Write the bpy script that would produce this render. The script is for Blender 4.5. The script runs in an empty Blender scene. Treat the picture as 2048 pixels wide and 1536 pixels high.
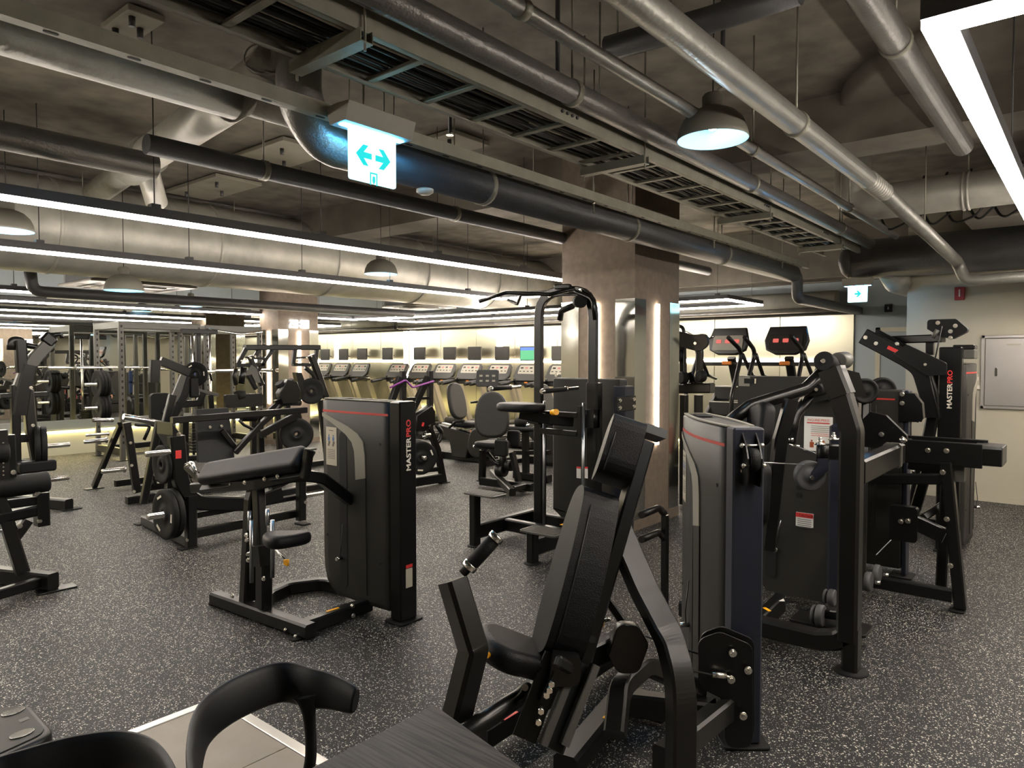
import bpy, math, random
from mathutils import Vector, Matrix
random.seed(7)
SC = bpy.context.scene
COL = SC.collection
V = Vector
# ---------------- camera, world, exposure ----------------
H = 1.65; FPX = 1420.0; CX = 1024.0; CY = 768.0
PIT = math.atan((CY-720)/FPX); YAW = math.atan((2200-CX)/math.hypot(FPX, CY-720))
cam_d = bpy.data.cameras.new('camera'); cam = bpy.data.objects.new('camera', cam_d); COL.objects.link(cam)
cam.location = (0, 0, H); cam.rotation_euler = (math.pi/2-PIT, 0, YAW-math.pi/2)
cam_d.sensor_width = 36.0; cam_d.lens = FPX/2048*36.0; cam_d.clip_start = 0.05; cam_d.clip_end = 100
SC.camera = cam
W = bpy.data.worlds.new('world'); SC.world = W; W.use_nodes = True
W.node_tree.nodes['Background'].inputs[0].default_value = (0.55, 0.6, 0.7, 1)
W.node_tree.nodes['Background'].inputs[1].default_value = 0.0
SC.view_settings.view_transform = 'Standard'; SC.view_settings.look = 'None'
SC.view_settings.gamma = 1.0; SC.view_settings.use_curve_mapping = False
SC.view_settings.exposure = 2.65
SC.cycles.use_denoising = True; SC.cycles.max_bounces = 8; SC.cycles.sample_clamp_indirect = 6.0
SC.cycles.caustics_reflective = False; SC.cycles.caustics_refractive = False
E_LED = 12.0      # linear lamp emission
E_LED_WALL = 5.0
E_SIGN = 0.5
E_PEND = 6.0

# measuring helper: turns a measured sight line into a point on a known plane of the room
_F = V((math.cos(YAW)*math.cos(PIT), math.sin(YAW)*math.cos(PIT), -math.sin(PIT)))
_R = V((math.sin(YAW), -math.cos(YAW), 0)); _U = _R.cross(_F)
def at(x, y, X=None, Y=None, Z=None):
    d = _F + _R*((x-CX)/FPX) + _U*((CY-y)/FPX)
    if X is not None: t = X/d.x
    elif Y is not None: t = Y/d.y
    else: t = (Z-H)/d.z
    return V((0, 0, H)) + d*t
def depth(p): return (V(p)-V((0, 0, H))).dot(_F)
def aX(X): return lambda x, y: at(x, y, X=X)
def aY(Y): return lambda x, y: at(x, y, Y=Y)
def aZ(Z): return lambda x, y: at(x, y, Z=Z)

# ---------------- materials ----------------
MATS = {}
def new_mat(name):
    m = bpy.data.materials.new(name); m.use_nodes = True; MATS[name] = m
    return m, m.node_tree.nodes, m.node_tree.links, m.node_tree.nodes['Principled BSDF']
def S(c): return tuple(((v/255)/12.92 if v/255 <= 0.04045 else ((v/255+0.055)/1.055)**2.4) for v in c)+(1,)
def mat(name, rgb, rough=0.5, metal=0.0, bump=0.0, bscale=40, var=0.0, vscale=6, spec=0.5, emit=None, estr=0, coat=0, alpha=1, stretch=None):
    m, N, L, B = new_mat(name)
    B.inputs['Base Color'].default_value = S(rgb); B.inputs['Roughness'].default_value = rough
    B.inputs['Metallic'].default_value = metal; B.inputs['Specular IOR Level'].default_value = spec
    if coat: B.inputs['Coat Weight'].default_value = coat
    tc = N.new('ShaderNodeTexCoord'); src = tc.outputs['Object']
    if stretch:
        mp = N.new('ShaderNodeMapping'); mp.inputs['Scale'].default_value = stretch; L.new(src, mp.inputs[0]); src = mp.outputs[0]
    if var:
        n = N.new('ShaderNodeTexNoise'); n.inputs['Scale'].default_value = vscale; n.inputs['Detail'].default_value = 5; L.new(src, n.inputs['Vector'])
        r = N.new('ShaderNodeValToRGB'); r.color_ramp.elements[0].position = 0.3; r.color_ramp.elements[1].position = 0.7
        c = S(rgb); r.color_ramp.elements[0].color = tuple(v*(1-var) for v in c[:3])+(1,)
        r.color_ramp.elements[1].color = tuple(min(1, v*(1+var)) for v in c[:3])+(1,)
        L.new(n.outputs['Fac'], r.inputs[0]); L.new(r.outputs[0], B.inputs['Base Color'])
    if bump:
        n2 = N.new('ShaderNodeTexNoise'); n2.inputs['Scale'].default_value = bscale; n2.inputs['Detail'].default_value = 3; L.new(src, n2.inputs['Vector'])
        b = N.new('ShaderNodeBump'); b.inputs['Strength'].default_value = bump; b.inputs['Distance'].default_value = 0.01
        L.new(n2.outputs['Fac'], b.inputs['Height']); L.new(b.outputs[0], B.inputs['Normal'])
    if emit:
        B.inputs['Emission Color'].default_value = S(emit); B.inputs['Emission Strength'].default_value = estr
    return m
M_STEEL = mat('black_powder_coat', (12, 12, 12), 0.28, 0, 0.06, 400, spec=0.38)
M_STEEL2 = mat('charcoal_powder_coat', (20, 19, 18), 0.32, 0, 0.06, 400, spec=0.4)
M_GREY = mat('grey_painted_steel', (70, 69, 64), 0.45, 0.0, 0.08, 300)
M_PLAST = mat('charcoal_plastic', (40, 39, 36), 0.48, 0, 0.12, 300, spec=0.3)
M_PLAST2 = mat('black_plastic', (14, 14, 14), 0.4)
M_PLAST3 = mat('grey_plastic', (128, 124, 112), 0.5, 0, 0.08, 300)
M_LEATH = mat('black_leather', (11, 11, 14), 0.45, 0, 0.25, 260, spec=0.2)
M_RUB = mat('black_rubber', (12, 12, 12), 0.65, 0, 0.2, 150, spec=0.25)
M_CHROME = mat('chrome', (215, 213, 208), 0.16, 1)
M_BOLT = mat('zinc_bolt', (235, 230, 220), 0.25, 1)
M_ROD = mat('brushed_rod', (170, 172, 175), 0.3, 1)
M_CABLE = mat('black_cable', (18, 18, 18), 0.5)
M_WIRE = mat('steel_wire', (150, 152, 155), 0.35, 1)
M_YEL = mat('yellow_plastic', (238, 170, 20), 0.4)
M_ORG = mat('orange_plastic', (225, 130, 45), 0.45)
M_RED = mat('red_stripe', (176, 50, 44), 0.5)
M_WHITE = mat('white_print', (215, 208, 192), 0.6)
M_LBL = mat('label_silver', (170, 163, 146), 0.45)
M_LBLW = mat('label_white', (214, 214, 208), 0.5)
M_INK = mat('print_ink', (95, 92, 88), 0.7)
M_BLUEI = mat('blue_ink', (70, 100, 150), 0.6)
M_BROWNI = mat('brown_ink', (150, 70, 30), 0.6)
M_DUCT = mat('silver_painted_duct', (172, 170, 161), 0.42, 0.35, 0.25, 12, 0.15, 5)
M_PIPE2 = mat('silver_painted_pipe', (132, 131, 125), 0.38, 0.45, 0.3, 40, 0.12, 9)
M_INSUL = mat('grey_wrapped_insulation', (146, 144, 136), 0.5, 0.25, 0.7, 22, 0.15, 8)
M_PIPE = mat('grey_painted_pipe', (116, 114, 111), 0.35, 0.45, 0.3, 60, 0.12, 9)
M_PIPED = mat('dark_painted_pipe', (72, 72, 74), 0.45, 0.2, 0.2, 60, 0.1, 9)
M_TRAY = mat('galvanised_tray', (132, 130, 118), 0.5, 0.3, 0.15, 80, 0.12, 10)
M_CONC = mat('dark_concrete', (104, 98, 88), 0.85, 0, 0.6, 9, 0.4, 3.5)
M_CONCB = mat('concrete_beam', (102, 96, 87), 0.85, 0, 0.4, 9, 0.2, 3)
M_PANELC = mat('pale_ceiling_board', (140, 135, 122), 0.8, 0, 0.2, 12, 0.1, 4)
M_WALLW = mat('cream_wall_paint', (172, 166, 148), 0.7, 0, 0.1, 60, 0.03, 2)
M_WALLG = mat('grey_wall_paint', (140, 148, 150), 0.7, 0, 0.1, 60, 0.03, 2)
M_BASE = mat('cream_plinth', (170, 168, 145), 0.6)
M_CLAD = mat('brown_stone_cladding', (116, 103, 90), 0.7, 0, 0.25, 18, 0.14, 14)
M_BRUSH = mat('brushed_stainless', (200, 196, 192), 0.34, 1, 0.06, 8, 0.05, 2)
M_ACW = mat('ac_panel_plastic', (140, 135, 126), 0.55)
M_LAMP = mat('grey_lamp_enamel', (118, 115, 106), 0.5)
M_CHAIR = mat('matt_black_plastic', (12, 12, 15), 0.5, 0, 0.05, 200, spec=0.3)
M_BLK = mat('black_and_recess_shade', (4, 4, 4), 0.8)  # near black for small parts and print; on slots it paints the inner shade
M_ALUE = mat('aluminium_trim', (205, 202, 196), 0.35, 0.9, 0.05, 100)
M_REDBOX = mat('red_painted_metal', (140, 30, 38), 0.4)
M_SCRN = mat('dark_screen', (40, 38, 36), 0.25)
M_CREAMF = mat('treadmill_frame_beige', (178, 170, 150), 0.45, 0.3)
M_PURP = mat('purple_band', (120, 45, 130), 0.6)
M_BLUEP = mat('blue_rubber', (40, 60, 110), 0.5)
M_SKIN = mat('skin', (190, 140, 110), 0.6)
M_CLOTH = mat('black_cloth', (25, 25, 28), 0.9)
M_DARKW = mat('grey_wheel_plastic', (70, 70, 72), 0.6)
def emis(name, rgb, strength, base=0.8):
    m, N, L, B = new_mat(name)
    B.inputs['Base Color'].default_value = (base, base, base, 1)
    B.inputs['Emission Color'].default_value = S(rgb) if max(rgb) > 1.5 else tuple(rgb)+(1,)
    B.inputs['Emission Strength'].default_value = strength
    return m
M_LED = emis('warm_led_diffuser', (1.0, 0.90, 0.79), E_LED)
M_LEDW = emis('warm_led_tube', (1.0, 0.82, 0.62), E_LED_WALL)
M_LEDY = emis('yellow_cove_led', (1.0, 0.82, 0.34), 7.0)
M_SIGN = emis('sign_panel_light', (0.42, 0.93, 1.0), E_SIGN)
M_SIGNA = emis('sign_arrow_light', (0.0, 0.5, 0.5), 0.25, 0.02)
M_SIGNC = emis('sign_edge_light', (0.06, 0.45, 1.0), 50.0)
M_BULB = emis('cool_bulb', (0.55, 0.82, 1.0), 22)
M_CLOCK = emis('white_clock_digit', (0.8, 0.92, 1.0), 1.5)
M_TVB = emis('tv_blue', (0.05, 0.2, 0.75), 0.2, 0.02)
M_TVG = emis('tv_green', (0.05, 0.5, 0.2), 0.2, 0.02)
M_LEDR = emis('red_led_digits', (1.0, 0.15, 0.12), 0.12, 0.04)
M_PENDI = mat('pendant_white_enamel', (150, 190, 205), 0.5)
# mirror
m, N, L, B = new_mat('wall_mirror'); B.inputs['Base Color'].default_value = (0.72, 0.74, 0.70, 1); B.inputs['Metallic'].default_value = 1; B.inputs['Roughness'].default_value = 0.01
M_MIRROR = m
# wavy polished stainless
def wavy(name, base, rough, sc, st):
    m, N, L, B = new_mat(name); B.inputs['Base Color'].default_value = base; B.inputs['Metallic'].default_value = 1; B.inputs['Roughness'].default_value = rough
    tc = N.new('ShaderNodeTexCoord'); n = N.new('ShaderNodeTexNoise'); n.inputs['Scale'].default_value = sc; n.inputs['Detail'].default_value = 1
    b = N.new('ShaderNodeBump'); b.inputs['Strength'].default_value = st; b.inputs['Distance'].default_value = 0.05
    L.new(tc.outputs['Object'], n.inputs['Vector']); L.new(n.outputs['Fac'], b.inputs['Height']); L.new(b.outputs[0], B.inputs['Normal'])
    return m
M_STAIN = wavy('polished_stainless_panel', (0.44, 0.425, 0.33, 1), 0.28, 1.0, 0.12)
M_WRAP = wavy('polished_column_wrap', (0.55, 0.55, 0.51, 1), 0.09, 1.6, 0.2)
# rubber floor with flecks
m, N, L, B = new_mat('flecked_rubber_floor'); M_FLOOR = m
tc = N.new('ShaderNodeTexCoord'); nz = N.new('ShaderNodeTexNoise'); nz.inputs['Scale'].default_value = 40; nz.inputs['Detail'].default_value = 2
mx = N.new('ShaderNodeMixRGB'); mx.blend_type = 'ADD'; mx.inputs[0].default_value = 0.02
L.new(tc.outputs['Object'], nz.inputs['Vector']); L.new(tc.outputs['Object'], mx.inputs[1]); L.new(nz.outputs['Color'], mx.inputs[2])
def flecks(scale, thr, soft, pick):
    v = N.new('ShaderNodeTexVoronoi'); v.inputs['Scale'].default_value = scale; L.new(mx.outputs[0], v.inputs['Vector'])
    a = N.new('ShaderNodeMapRange'); a.inputs[1].default_value = thr; a.inputs[2].default_value = thr-soft; L.new(v.outputs['Distance'], a.inputs[0])
    s = N.new('ShaderNodeSeparateColor'); L.new(v.outputs['Color'], s.inputs[0])
    g = N.new('ShaderNodeMath'); g.operation = 'GREATER_THAN'; g.inputs[1].default_value = pick; L.new(s.outputs[0], g.inputs[0])
    p = N.new('ShaderNodeMath'); p.operation = 'MULTIPLY'; L.new(a.outputs[0], p.inputs[0]); L.new(g.outputs[0], p.inputs[1])
    return p
f1 = flecks(100, 0.40, 0.10, 0.76); f2 = flecks(200, 0.42, 0.12, 0.80)
ad = N.new('ShaderNodeMath'); ad.operation = 'MAXIMUM'; L.new(f1.outputs[0], ad.inputs[0]); L.new(f2.outputs[0], ad.inputs[1])
big = N.new('ShaderNodeTexNoise'); big.inputs['Scale'].default_value = 0.8; L.new(tc.outputs['Object'], big.inputs['Vector'])
r = N.new('ShaderNodeMixRGB'); r.inputs[1].default_value = S((20, 21, 22)); r.inputs[2].default_value = S((205, 200, 188)); L.new(ad.outputs[0], r.inputs[0])
L.new(r.outputs[0], B.inputs['Base Color']); B.inputs['Roughness'].default_value = 0.55; B.inputs['Specular IOR Level'].default_value = 0.3
bb = N.new('ShaderNodeTexNoise'); bb.inputs['Scale'].default_value = 220; bp = N.new('ShaderNodeBump'); bp.inputs['Strength'].default_value = 0.35; bp.inputs['Distance'].default_value = 0.003
L.new(tc.outputs['Object'], bb.inputs['Vector']); L.new(bb.outputs['Fac'], bp.inputs['Height']); L.new(bp.outputs[0], B.inputs['Normal'])
# dark wood table top
m, N, L, B = new_mat('black_woodgrain'); M_WOOD = m
tc = N.new('ShaderNodeTexCoord'); mp = N.new('ShaderNodeMapping'); mp.inputs['Scale'].default_value = (60, 2.5, 2); mp.inputs['Rotation'].default_value = (0, 0, math.radians(-8))
n = N.new('ShaderNodeTexNoise'); n.inputs['Scale'].default_value = 2.0; n.inputs['Detail'].default_value = 6; rp = N.new('ShaderNodeValToRGB')
rp.color_ramp.elements[0].color = S((30, 28, 26)); rp.color_ramp.elements[1].color = S((66, 60, 54)); rp.color_ramp.elements[0].position = 0.35; rp.color_ramp.elements[1].position = 0.68
L.new(tc.outputs['Object'], mp.inputs[0]); L.new(mp.outputs[0], n.inputs['Vector']); L.new(n.outputs['Fac'], rp.inputs[0]); L.new(rp.outputs[0], B.inputs['Base Color'])
B.inputs['Roughness'].default_value = 0.5; B.inputs['Specular IOR Level'].default_value = 0.2
bp = N.new('ShaderNodeBump'); bp.inputs['Strength'].default_value = 0.2; bp.inputs['Distance'].default_value = 0.004; L.new(n.outputs['Fac'], bp.inputs['Height']); L.new(bp.outputs[0], B.inputs['Normal'])
M_TILE = mat('beige_porcelain_tile', (138, 128, 116), 0.5, 0, 0.1, 40, 0.06, 7)

# ---------------- mesh building ----------------
def rect_prof(w, h, c=None):
    c = min(w, h)*0.14 if c is None else c
    a, b = w/2, h/2
    return [(-a+c, -b), (a-c, -b), (a, -b+c), (a, b-c), (a-c, b), (-a+c, b), (-a, b-c), (-a, -b+c)]
def circ_prof(r, n=12, r2=None):
    r2 = r2 or r
    return [(r*math.cos(2*math.pi*i/n), r2*math.sin(2*math.pi*i/n)) for i in range(n)]
def fillet(pts, rad, n=6):
    pts = [V(p) for p in pts]
    if rad <= 0 or len(pts) < 3: return pts
    out = [pts[0]]
    for i in range(1, len(pts)-1):
        a, b, c = pts[i-1], pts[i], pts[i+1]
        u = (a-b); v = (c-b); lu, lv = u.length, v.length; u.normalize(); v.normalize()
        ang = u.angle(v, math.pi)
        if ang > 3.05: out.append(b); continue
        t = min(rad/math.tan(ang/2), lu*0.49, lv*0.49)
        p0, p1 = b+u*t, b+v*t
        for k in range(n+1):
            s = k/n; out.append(p0*(1-s)**2+b*2*s*(1-s)+p1*s*s)
    out.append(pts[-1]); return out
def crom(pts, n=6):
    pts = [V(p) for p in pts]; o = []
    for i in range(len(pts)-1):
        a, b, c, d = pts[max(0, i-1)], pts[i], pts[i+1], pts[min(len(pts)-1, i+2)]
        for k in range(n):
            t = k/n; o.append(0.5*((2*b)+(c-a)*t+(2*a-5*b+4*c-d)*t*t+(3*b-a-3*c+d)*t*t*t))
    return o+[pts[-1]]
def rrect(w, h, r, n=5):
    r = min(r, w/2-1e-4, h/2-1e-4); o = []
    for cx, cy, a0 in ((w/2-r, h/2-r, 0), (-w/2+r, h/2-r, 90), (-w/2+r, -h/2+r, 180), (w/2-r, -h/2+r, 270)):
        for k in range(n+1):
            a = math.radians(a0+90*k/n); o.append((cx+r*math.cos(a), cy+r*math.sin(a)))
    return o
def smooth_poly(pts, it=2):
    for _ in range(it):
        o = []
        for i in range(len(pts)):
            a, b = pts[i], pts[(i+1) % len(pts)]
            o.append((a[0]*.75+b[0]*.25, a[1]*.75+b[1]*.25)); o.append((a[0]*.25+b[0]*.75, a[1]*.25+b[1]*.75))
        pts = o
    return pts
def offset_poly(pts, d):
    n = len(pts); A = sum(pts[i][0]*pts[(i+1) % n][1]-pts[(i+1) % n][0]*pts[i][1] for i in range(n))
    sg = 1 if A > 0 else -1; o = []
    for i in range(n):
        p, q, r = V(pts[i-1]), V(pts[i]), V(pts[(i+1) % n])
        a = (q-p); b = (r-q)
        if a.length < 1e-7: a = b
        if b.length < 1e-7: b = a
        a = a.normalized(); b = b.normalized()
        na = V((-a.y, a.x))*sg; nb = V((-b.y, b.x))*sg
        m_ = na+nb
        if m_.length < 1e-4: o.append(tuple(q)); continue
        m_.normalize(); k = max(0.4, m_.dot(na)); q2 = q+m_*(d/k); o.append((q2.x, q2.y))
    return o
class MB:
    def __init__(s): s.v = []; s.f = []; s.sm = []
    def loops(s, Ls, cap=True, smooth=True, closed=False):
        b = len(s.v); n = len(Ls[0])
        for lp in Ls: s.v += [tuple(p) for p in lp]
        m = len(Ls)
        for i in range(m if closed else m-1):
            i2 = (i+1) % m
            for j in range(n):
                s.f.append((b+i*n+j, b+i*n+(j+1) % n, b+i2*n+(j+1) % n, b+i2*n+j)); s.sm.append(smooth)
        if cap and not closed:
            s.f.append(tuple(b+j for j in range(n))[::-1]); s.sm.append(False)
            s.f.append(tuple(b+(m-1)*n+j for j in range(n))); s.sm.append(False)
        return s
    def sweep(s, pts, prof, nrm=None, smooth=False, closed=False):
        pts = [V(p) for p in pts]; Ls = []; n = len(pts); prev = None
        for i, p in enumerate(pts):
            if closed: t = (pts[(i+1) % n]-pts[i-1]).normalized(); sc = 1
            else:
                a = (pts[i]-pts[i-1]).normalized() if i > 0 else None
                c = (pts[i+1]-pts[i]).normalized() if i < n-1 else None
                t = (a+c).normalized() if (a is not None and c is not None) else (a if a is not None else c)
            if nrm is not None:
                x = V(nrm) - t*V(nrm).dot(t)
                if x.length < 1e-5: x = t.orthogonal()
                x.normalize()
            else:
                if prev is None:
                    x = t.cross(V((0, 0, 1)))
                    if x.length < 1e-3: x = t.cross(V((1, 0, 0)))
                    x.normalize()
                else:
                    x = (prev - t*prev.dot(t)).normalized()
                prev = x
            y = t.cross(x).normalized()
            k = 1.0
            if 0 < i < n-1 and not closed:
                k = min(2.2, 1/max(0.35, a.dot(t)))
            Ls.append([p + x*u*(k if False else 1) + y*w*k for u, w in prof])
        return s.loops(Ls, True, smooth, closed)
    def bar(s, pts, n, w, h, rad=0, c=None): return s.sweep(fillet(pts, rad), rect_prof(w, h, c), n)
    def tube(s, pts, r, rad=0, seg=12, closed=False): return s.sweep(fillet(pts, rad, 7), circ_prof(r, seg), None, True, closed)
    def box(s, c, size, rot=None, ch=0.0):
        c = V(c); a, b, d = size[0]/2, size[1]/2, size[2]/2
        R3 = rot if rot is not None else Matrix.Identity(3)
        if ch <= 0:
            L0 = [c+R3 @ V(q) for q in ((-a, -b, -d), (a, -b, -d), (a, b, -d), (-a, b, -d))]
            L1 = [c+R3 @ V(q) for q in ((-a, -b, d), (a, -b, d), (a, b, d), (-a, b, d))]
            return s.loops([L0, L1], True, False)
        pr = rect_prof(2*a, 2*b, ch); pi = rect_prof(2*a-2*ch, 2*b-2*ch, ch*.5)
        return s.loops([[c+R3 @ V((x, y, z)) for x, y in p] for p, z in ((pi, -d), (pr, -d+ch), (pr, d-ch), (pi, d))], True, False)
    def bb(s, lo, hi, ch=0.0):
        lo, hi = V(lo), V(hi); sz = V([abs(q) for q in (hi-lo)]); return s.box((lo+hi)/2, sz, None, ch)
    def cyl(s, a, b, r, seg=16, r2=None, ch=0):
        a, b = V(a), V(b); t = (b-a).normalized(); x = t.orthogonal().normalized(); y = t.cross(x); r2 = r if r2 is None else r2
        def ring(p, q): return [p+x*q*math.cos(2*math.pi*i/seg)+y*q*math.sin(2*math.pi*i/seg) for i in range(seg)]
        if ch: return s.loops([ring(a, r-ch), ring(a+t*ch, r), ring(b-t*ch, r2), ring(b, r2-ch)])
        return s.loops([ring(a, r), ring(b, r2)])
    def lathe(s, o, ax, prof, seg=24, cap=False):
        o = V(o); t = V(ax).normalized(); x = t.orthogonal().normalized(); y = t.cross(x)
        return s.loops([[o+t*h+x*r_*math.cos(2*math.pi*i/seg)+y*r_*math.sin(2*math.pi*i/seg) for i in range(seg)] for r_, h in prof], cap, True)
    def slab(s, poly, o, u, v, t, e=0.0, ne=3, smooth=None):
        """outline poly (2d) in plane o,u,v, thickness t along u x v, edges rounded by e"""
        o, u, v = V(o), V(u).normalized(), V(v).normalized(); w = u.cross(v)
        A = sum(poly[i][0]*poly[(i+1) % len(poly)][1]-poly[(i+1) % len(poly)][0]*poly[i][1] for i in range(len(poly)))
        if A < 0: poly = poly[::-1]
        if e <= 0: lv = [(0, 0), (0, t)]
        else:
            e = min(e, t/2*0.999); lv = [(e*(1-math.cos(math.pi/2*(1-k/ne)))*0+e*(1-math.sin(math.pi/2*k/ne)), e*(1-math.cos(math.pi/2*k/ne))) for k in range(ne+1)]
            lv = lv+[(a, t-b) for a, b in lv[::-1]]
        Ls = []
        for ins, h in lv:
            q = offset_poly(poly, ins) if ins > 1e-6 else poly
            Ls.append([o+u*a+v*b+w*h for a, b in q])
        return s.loops(Ls, True, e > 0 if smooth is None else smooth)
    def mk(s, name, mt, parent=None, label=None):
        me = bpy.data.meshes.new(name); off = V((0, 0, 0))
        p = parent
        while p is not None: off += V(p.location); p = p.parent
        me.from_pydata([(a[0]-off.x, a[1]-off.y, a[2]-off.z) for a in s.v], [], s.f)
        me.polygons.foreach_set('use_smooth', s.sm)
        me.update()
        me.materials.append(mt)
        o = bpy.data.objects.new(name, me); COL.objects.link(o)
        if parent is not None: o.parent = parent
        if label: o['label'] = label
        return o
def thing(name, label, cat, loc=(0, 0, 0), group=None):
    o = bpy.data.objects.new(name, None); COL.objects.link(o); o.location = loc; o.empty_display_size = 0.1
    o['label'] = label; o['category'] = cat
    if group: o['group'] = group
    return o
def tag(o, label, cat, group=None):
    o['label'] = label; o['category'] = cat
    if group: o['group'] = group
    return o
def struct(o): o['kind'] = 'structure'; return o
def copy_tree(o, parent=None):
    c = o.copy(); COL.objects.link(c)
    if parent is not None: c.parent = parent
    for ch in [q for q in list(CH.get(o.name, []))]: copy_tree(ch, c)
    return c
CH = {}
def index_children():
    CH.clear()
    for o in bpy.data.objects:
        if o.parent is not None: CH.setdefault(o.parent.name, []).append(o)
def text(body, size, o, u, v, mt, parent, name='lettering', extrude=0.0006, bold=0.0, align='LEFT', sx=1.0):
    cu = bpy.data.curves.new('t', 'FONT'); cu.body = body; cu.size = size; cu.extrude = 0; cu.offset = bold; cu.align_x = align; cu.resolution_u = 3
    ob = bpy.data.objects.new('t', cu); COL.objects.link(ob)
    dg = bpy.context.evaluated_depsgraph_get(); me0 = bpy.data.meshes.new_from_object(ob.evaluated_get(dg))
    u, v = V(u).normalized(), V(v).normalized(); w = u.cross(v); b = MB()
    b.v = [tuple(V(o)+u*q.co.x*sx+v*q.co.y+w*extrude) for q in me0.vertices]; b.f = [tuple(p.vertices) for p in me0.polygons]; b.sm = [False]*len(b.f)
    bpy.data.objects.remove(ob); bpy.data.curves.remove(cu); bpy.data.meshes.remove(me0)
    return b.mk(name, mt, parent)
def one(name, mt, parent, fn, *a, **k):
    b = MB(); getattr(b, fn)(*a, **k); return b.mk(name, mt, parent)
XA, YA, ZA = V((1, 0, 0)), V((0, 1, 0)), V((0, 0, 1))
def bolts(parent, pts, axis, r=0.011, l=0.012, n='bolt', mt=None):
    r = min(r, 0.013) if r > 0.014 else r
    for p in pts:
        b = MB(); p = V(p); a = V(axis).normalized(); b.cyl(p-a*0.004, p+a*l*0.35, r*1.35, 12); b.cyl(p, p+a*l, r, 6); b.mk(n, mt or M_BOLT, parent)
# ---------------- the room ----------------
WX = 12.6; MY = 13.9; CEIL = 3.75; LZ = 2.526
struct(one('floor', M_FLOOR, None, 'bb', (-4.5, -5, -0.1), (WX+0.3, MY+0.3, 0)))
struct(one('ceiling', M_CONC, None, 'bb', (-4.5, -5, CEIL), (WX+0.3, MY+0.3, CEIL+0.15)))
struct(one('wall_far', M_WALLG, None, 'bb', (WX, -5, 0), (WX+0.2, MY+0.2, CEIL)))
struct(one('wall_left', M_WALLG, None, 'bb', (-4.5, MY, 0), (WX, MY+0.2, CEIL)))
struct(one('wall_back', M_WALLW, None, 'bb', (-4.7, -5, 0), (-4.5, MY+0.2, CEIL)))
struct(one('wall_rear', M_WALLW, None, 'bb', (-4.5, -5.2, 0), (WX, -5, CEIL)))
b = MB(); b.bb((9.88, -5, 0), (WX, 1.85, CEIL)); struct(b.mk('wall_right', M_WALLW, None))
struct(one('baseboard_right', M_WALLW, None, 'bb', (9.868, -5, 0), (9.88, 1.85, 0.07)))
# plinth under the mirror wall, mirror with a thin grey ledge
pl = struct(one('trim_1', M_BASE, None, 'bb', (-4.5, MY-0.05, 0), (WX, MY, 0.42)))
struct(one('trim_2', mat('grey_ledge', (120, 124, 118), 0.5), None, 'bb', (-4.5, MY-0.07, 0.42), (WX, MY, 0.60)))
mir = MB()
for i in range(9):
    x0 = -4.5+i*1.9; x1 = min(WX-0.01, x0+1.896)
    if x1 <= x0: break
    q = MB(); q.bb((x0, MY-0.03, 0.60), (x1, MY-0.004, 2.72)); struct(q.mk('wall_mirror' if i == 0 else 'wall_mirror', M_MIRROR, None))
struct(one('trim_3', M_WALLG, None, 'bb', (-4.5, MY-0.06, 2.72), (WX, MY, 2.80)))
# polished panels on the far wall
py = 3.12; n = 0
while py < MY-0.1:
    y1 = min(MY-0.05, py+1.2); q = MB(); q.bb((WX-0.03, py+0.004, 1.12), (WX-0.002, y1-0.004, 2.40), 0.003); struct(q.mk('wall_panel', M_STAIN, None))
    q = MB(); q.bb((WX-0.03, py+0.004, 0.12), (WX-0.002, y1-0.004, 1.10), 0.003); struct(q.mk('wall_panel', M_STAIN, None)); py = y1
struct(one('trim_4', M_WALLW, None, 'bb', (WX-0.12, 3.12, 1.085), (WX-0.03, MY-0.05, 1.125)))
struct(one('trim_5', M_PIPED, None, 'bb', (WX-0.10, 3.0, 2.40), (WX, MY, 2.50)))
led = one('wall_light_line', M_LEDW, None, 'bb', (WX-0.11, 3.4, 1.595), (WX-0.03, MY-0.3, 1.665))
tag(led, 'long horizontal warm light line on the polished wall behind the treadmills', 'light')
led = one('wall_light_line', M_LEDW, None, 'bb', (WX-0.10, 10.75, 1.68), (WX-0.03, 10.81, 2.34)); tag(led, 'short vertical light tube on the polished wall above the treadmill screens', 'light')
led = one('wall_light_line', M_LEDW, None, 'bb', (WX-0.10, 13.72, 1.1), (WX-0.03, 13.79, 2.4)); tag(led, 'vertical light tube in the corner between mirror and polished wall', 'light')
led = one('cove_light_line', M_LEDY, None, 'bb', (-4.4, MY-0.078, 0.403), (WX-0.2, MY-0.052, 0.418)); tag(led, 'yellow cove light line under the mirror ledge', 'light')
led = one('cove_light_line', M_LEDY, None, 'bb', (WX-0.06, 5.0, 0.10), (WX-0.04, MY-0.3, 0.12)); tag(led, 'yellow cove light line at the foot of the polished wall', 'light')

def column(nm, x0, x1, y0, y1, clock=False):
    c = one(nm, M_CLAD, None, 'bb', (x0, y0, 0), (x1, y1, CEIL)); struct(c)
    w = 0.21; ht = 2.24; e = 0.006
    def wrap(a0, a1, b0, b1): struct(one('corner_wrap', M_WRAP, c, 'bb', (a0, b0, 0.02), (a1, b1, ht)))
    wrap(x0-e, x0+w, y0-e, y0+w); wrap(x1-w, x1+e, y0-e, y0+w); wrap(x0-e, x0+w, y1-w, y1+e); wrap(x1-w, x1+e, y1-w, y1+e)
    struct(one('plinth', M_CLAD, c, 'bb', (x0-0.012, y0-0.012, 0), (x1+0.012, y1+0.012, 0.1)))
    return c
c1 = column('column_1', 5.98, 6.90, 3.43, 4.28); c2 = column('column_2', 7.65, 8.55, 12.15, 12.80)
def vled(x0, x1, y0, y1, lab):
    q = one('column_light', M_LEDW, None, 'bb', (x0, y0, 0.80), (x1, y1, 2.21)); tag(q, lab, 'light')
vled(6.40, 6.435, 3.405, 3.43, 'vertical light tube on the right face of the near brown column')
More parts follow.
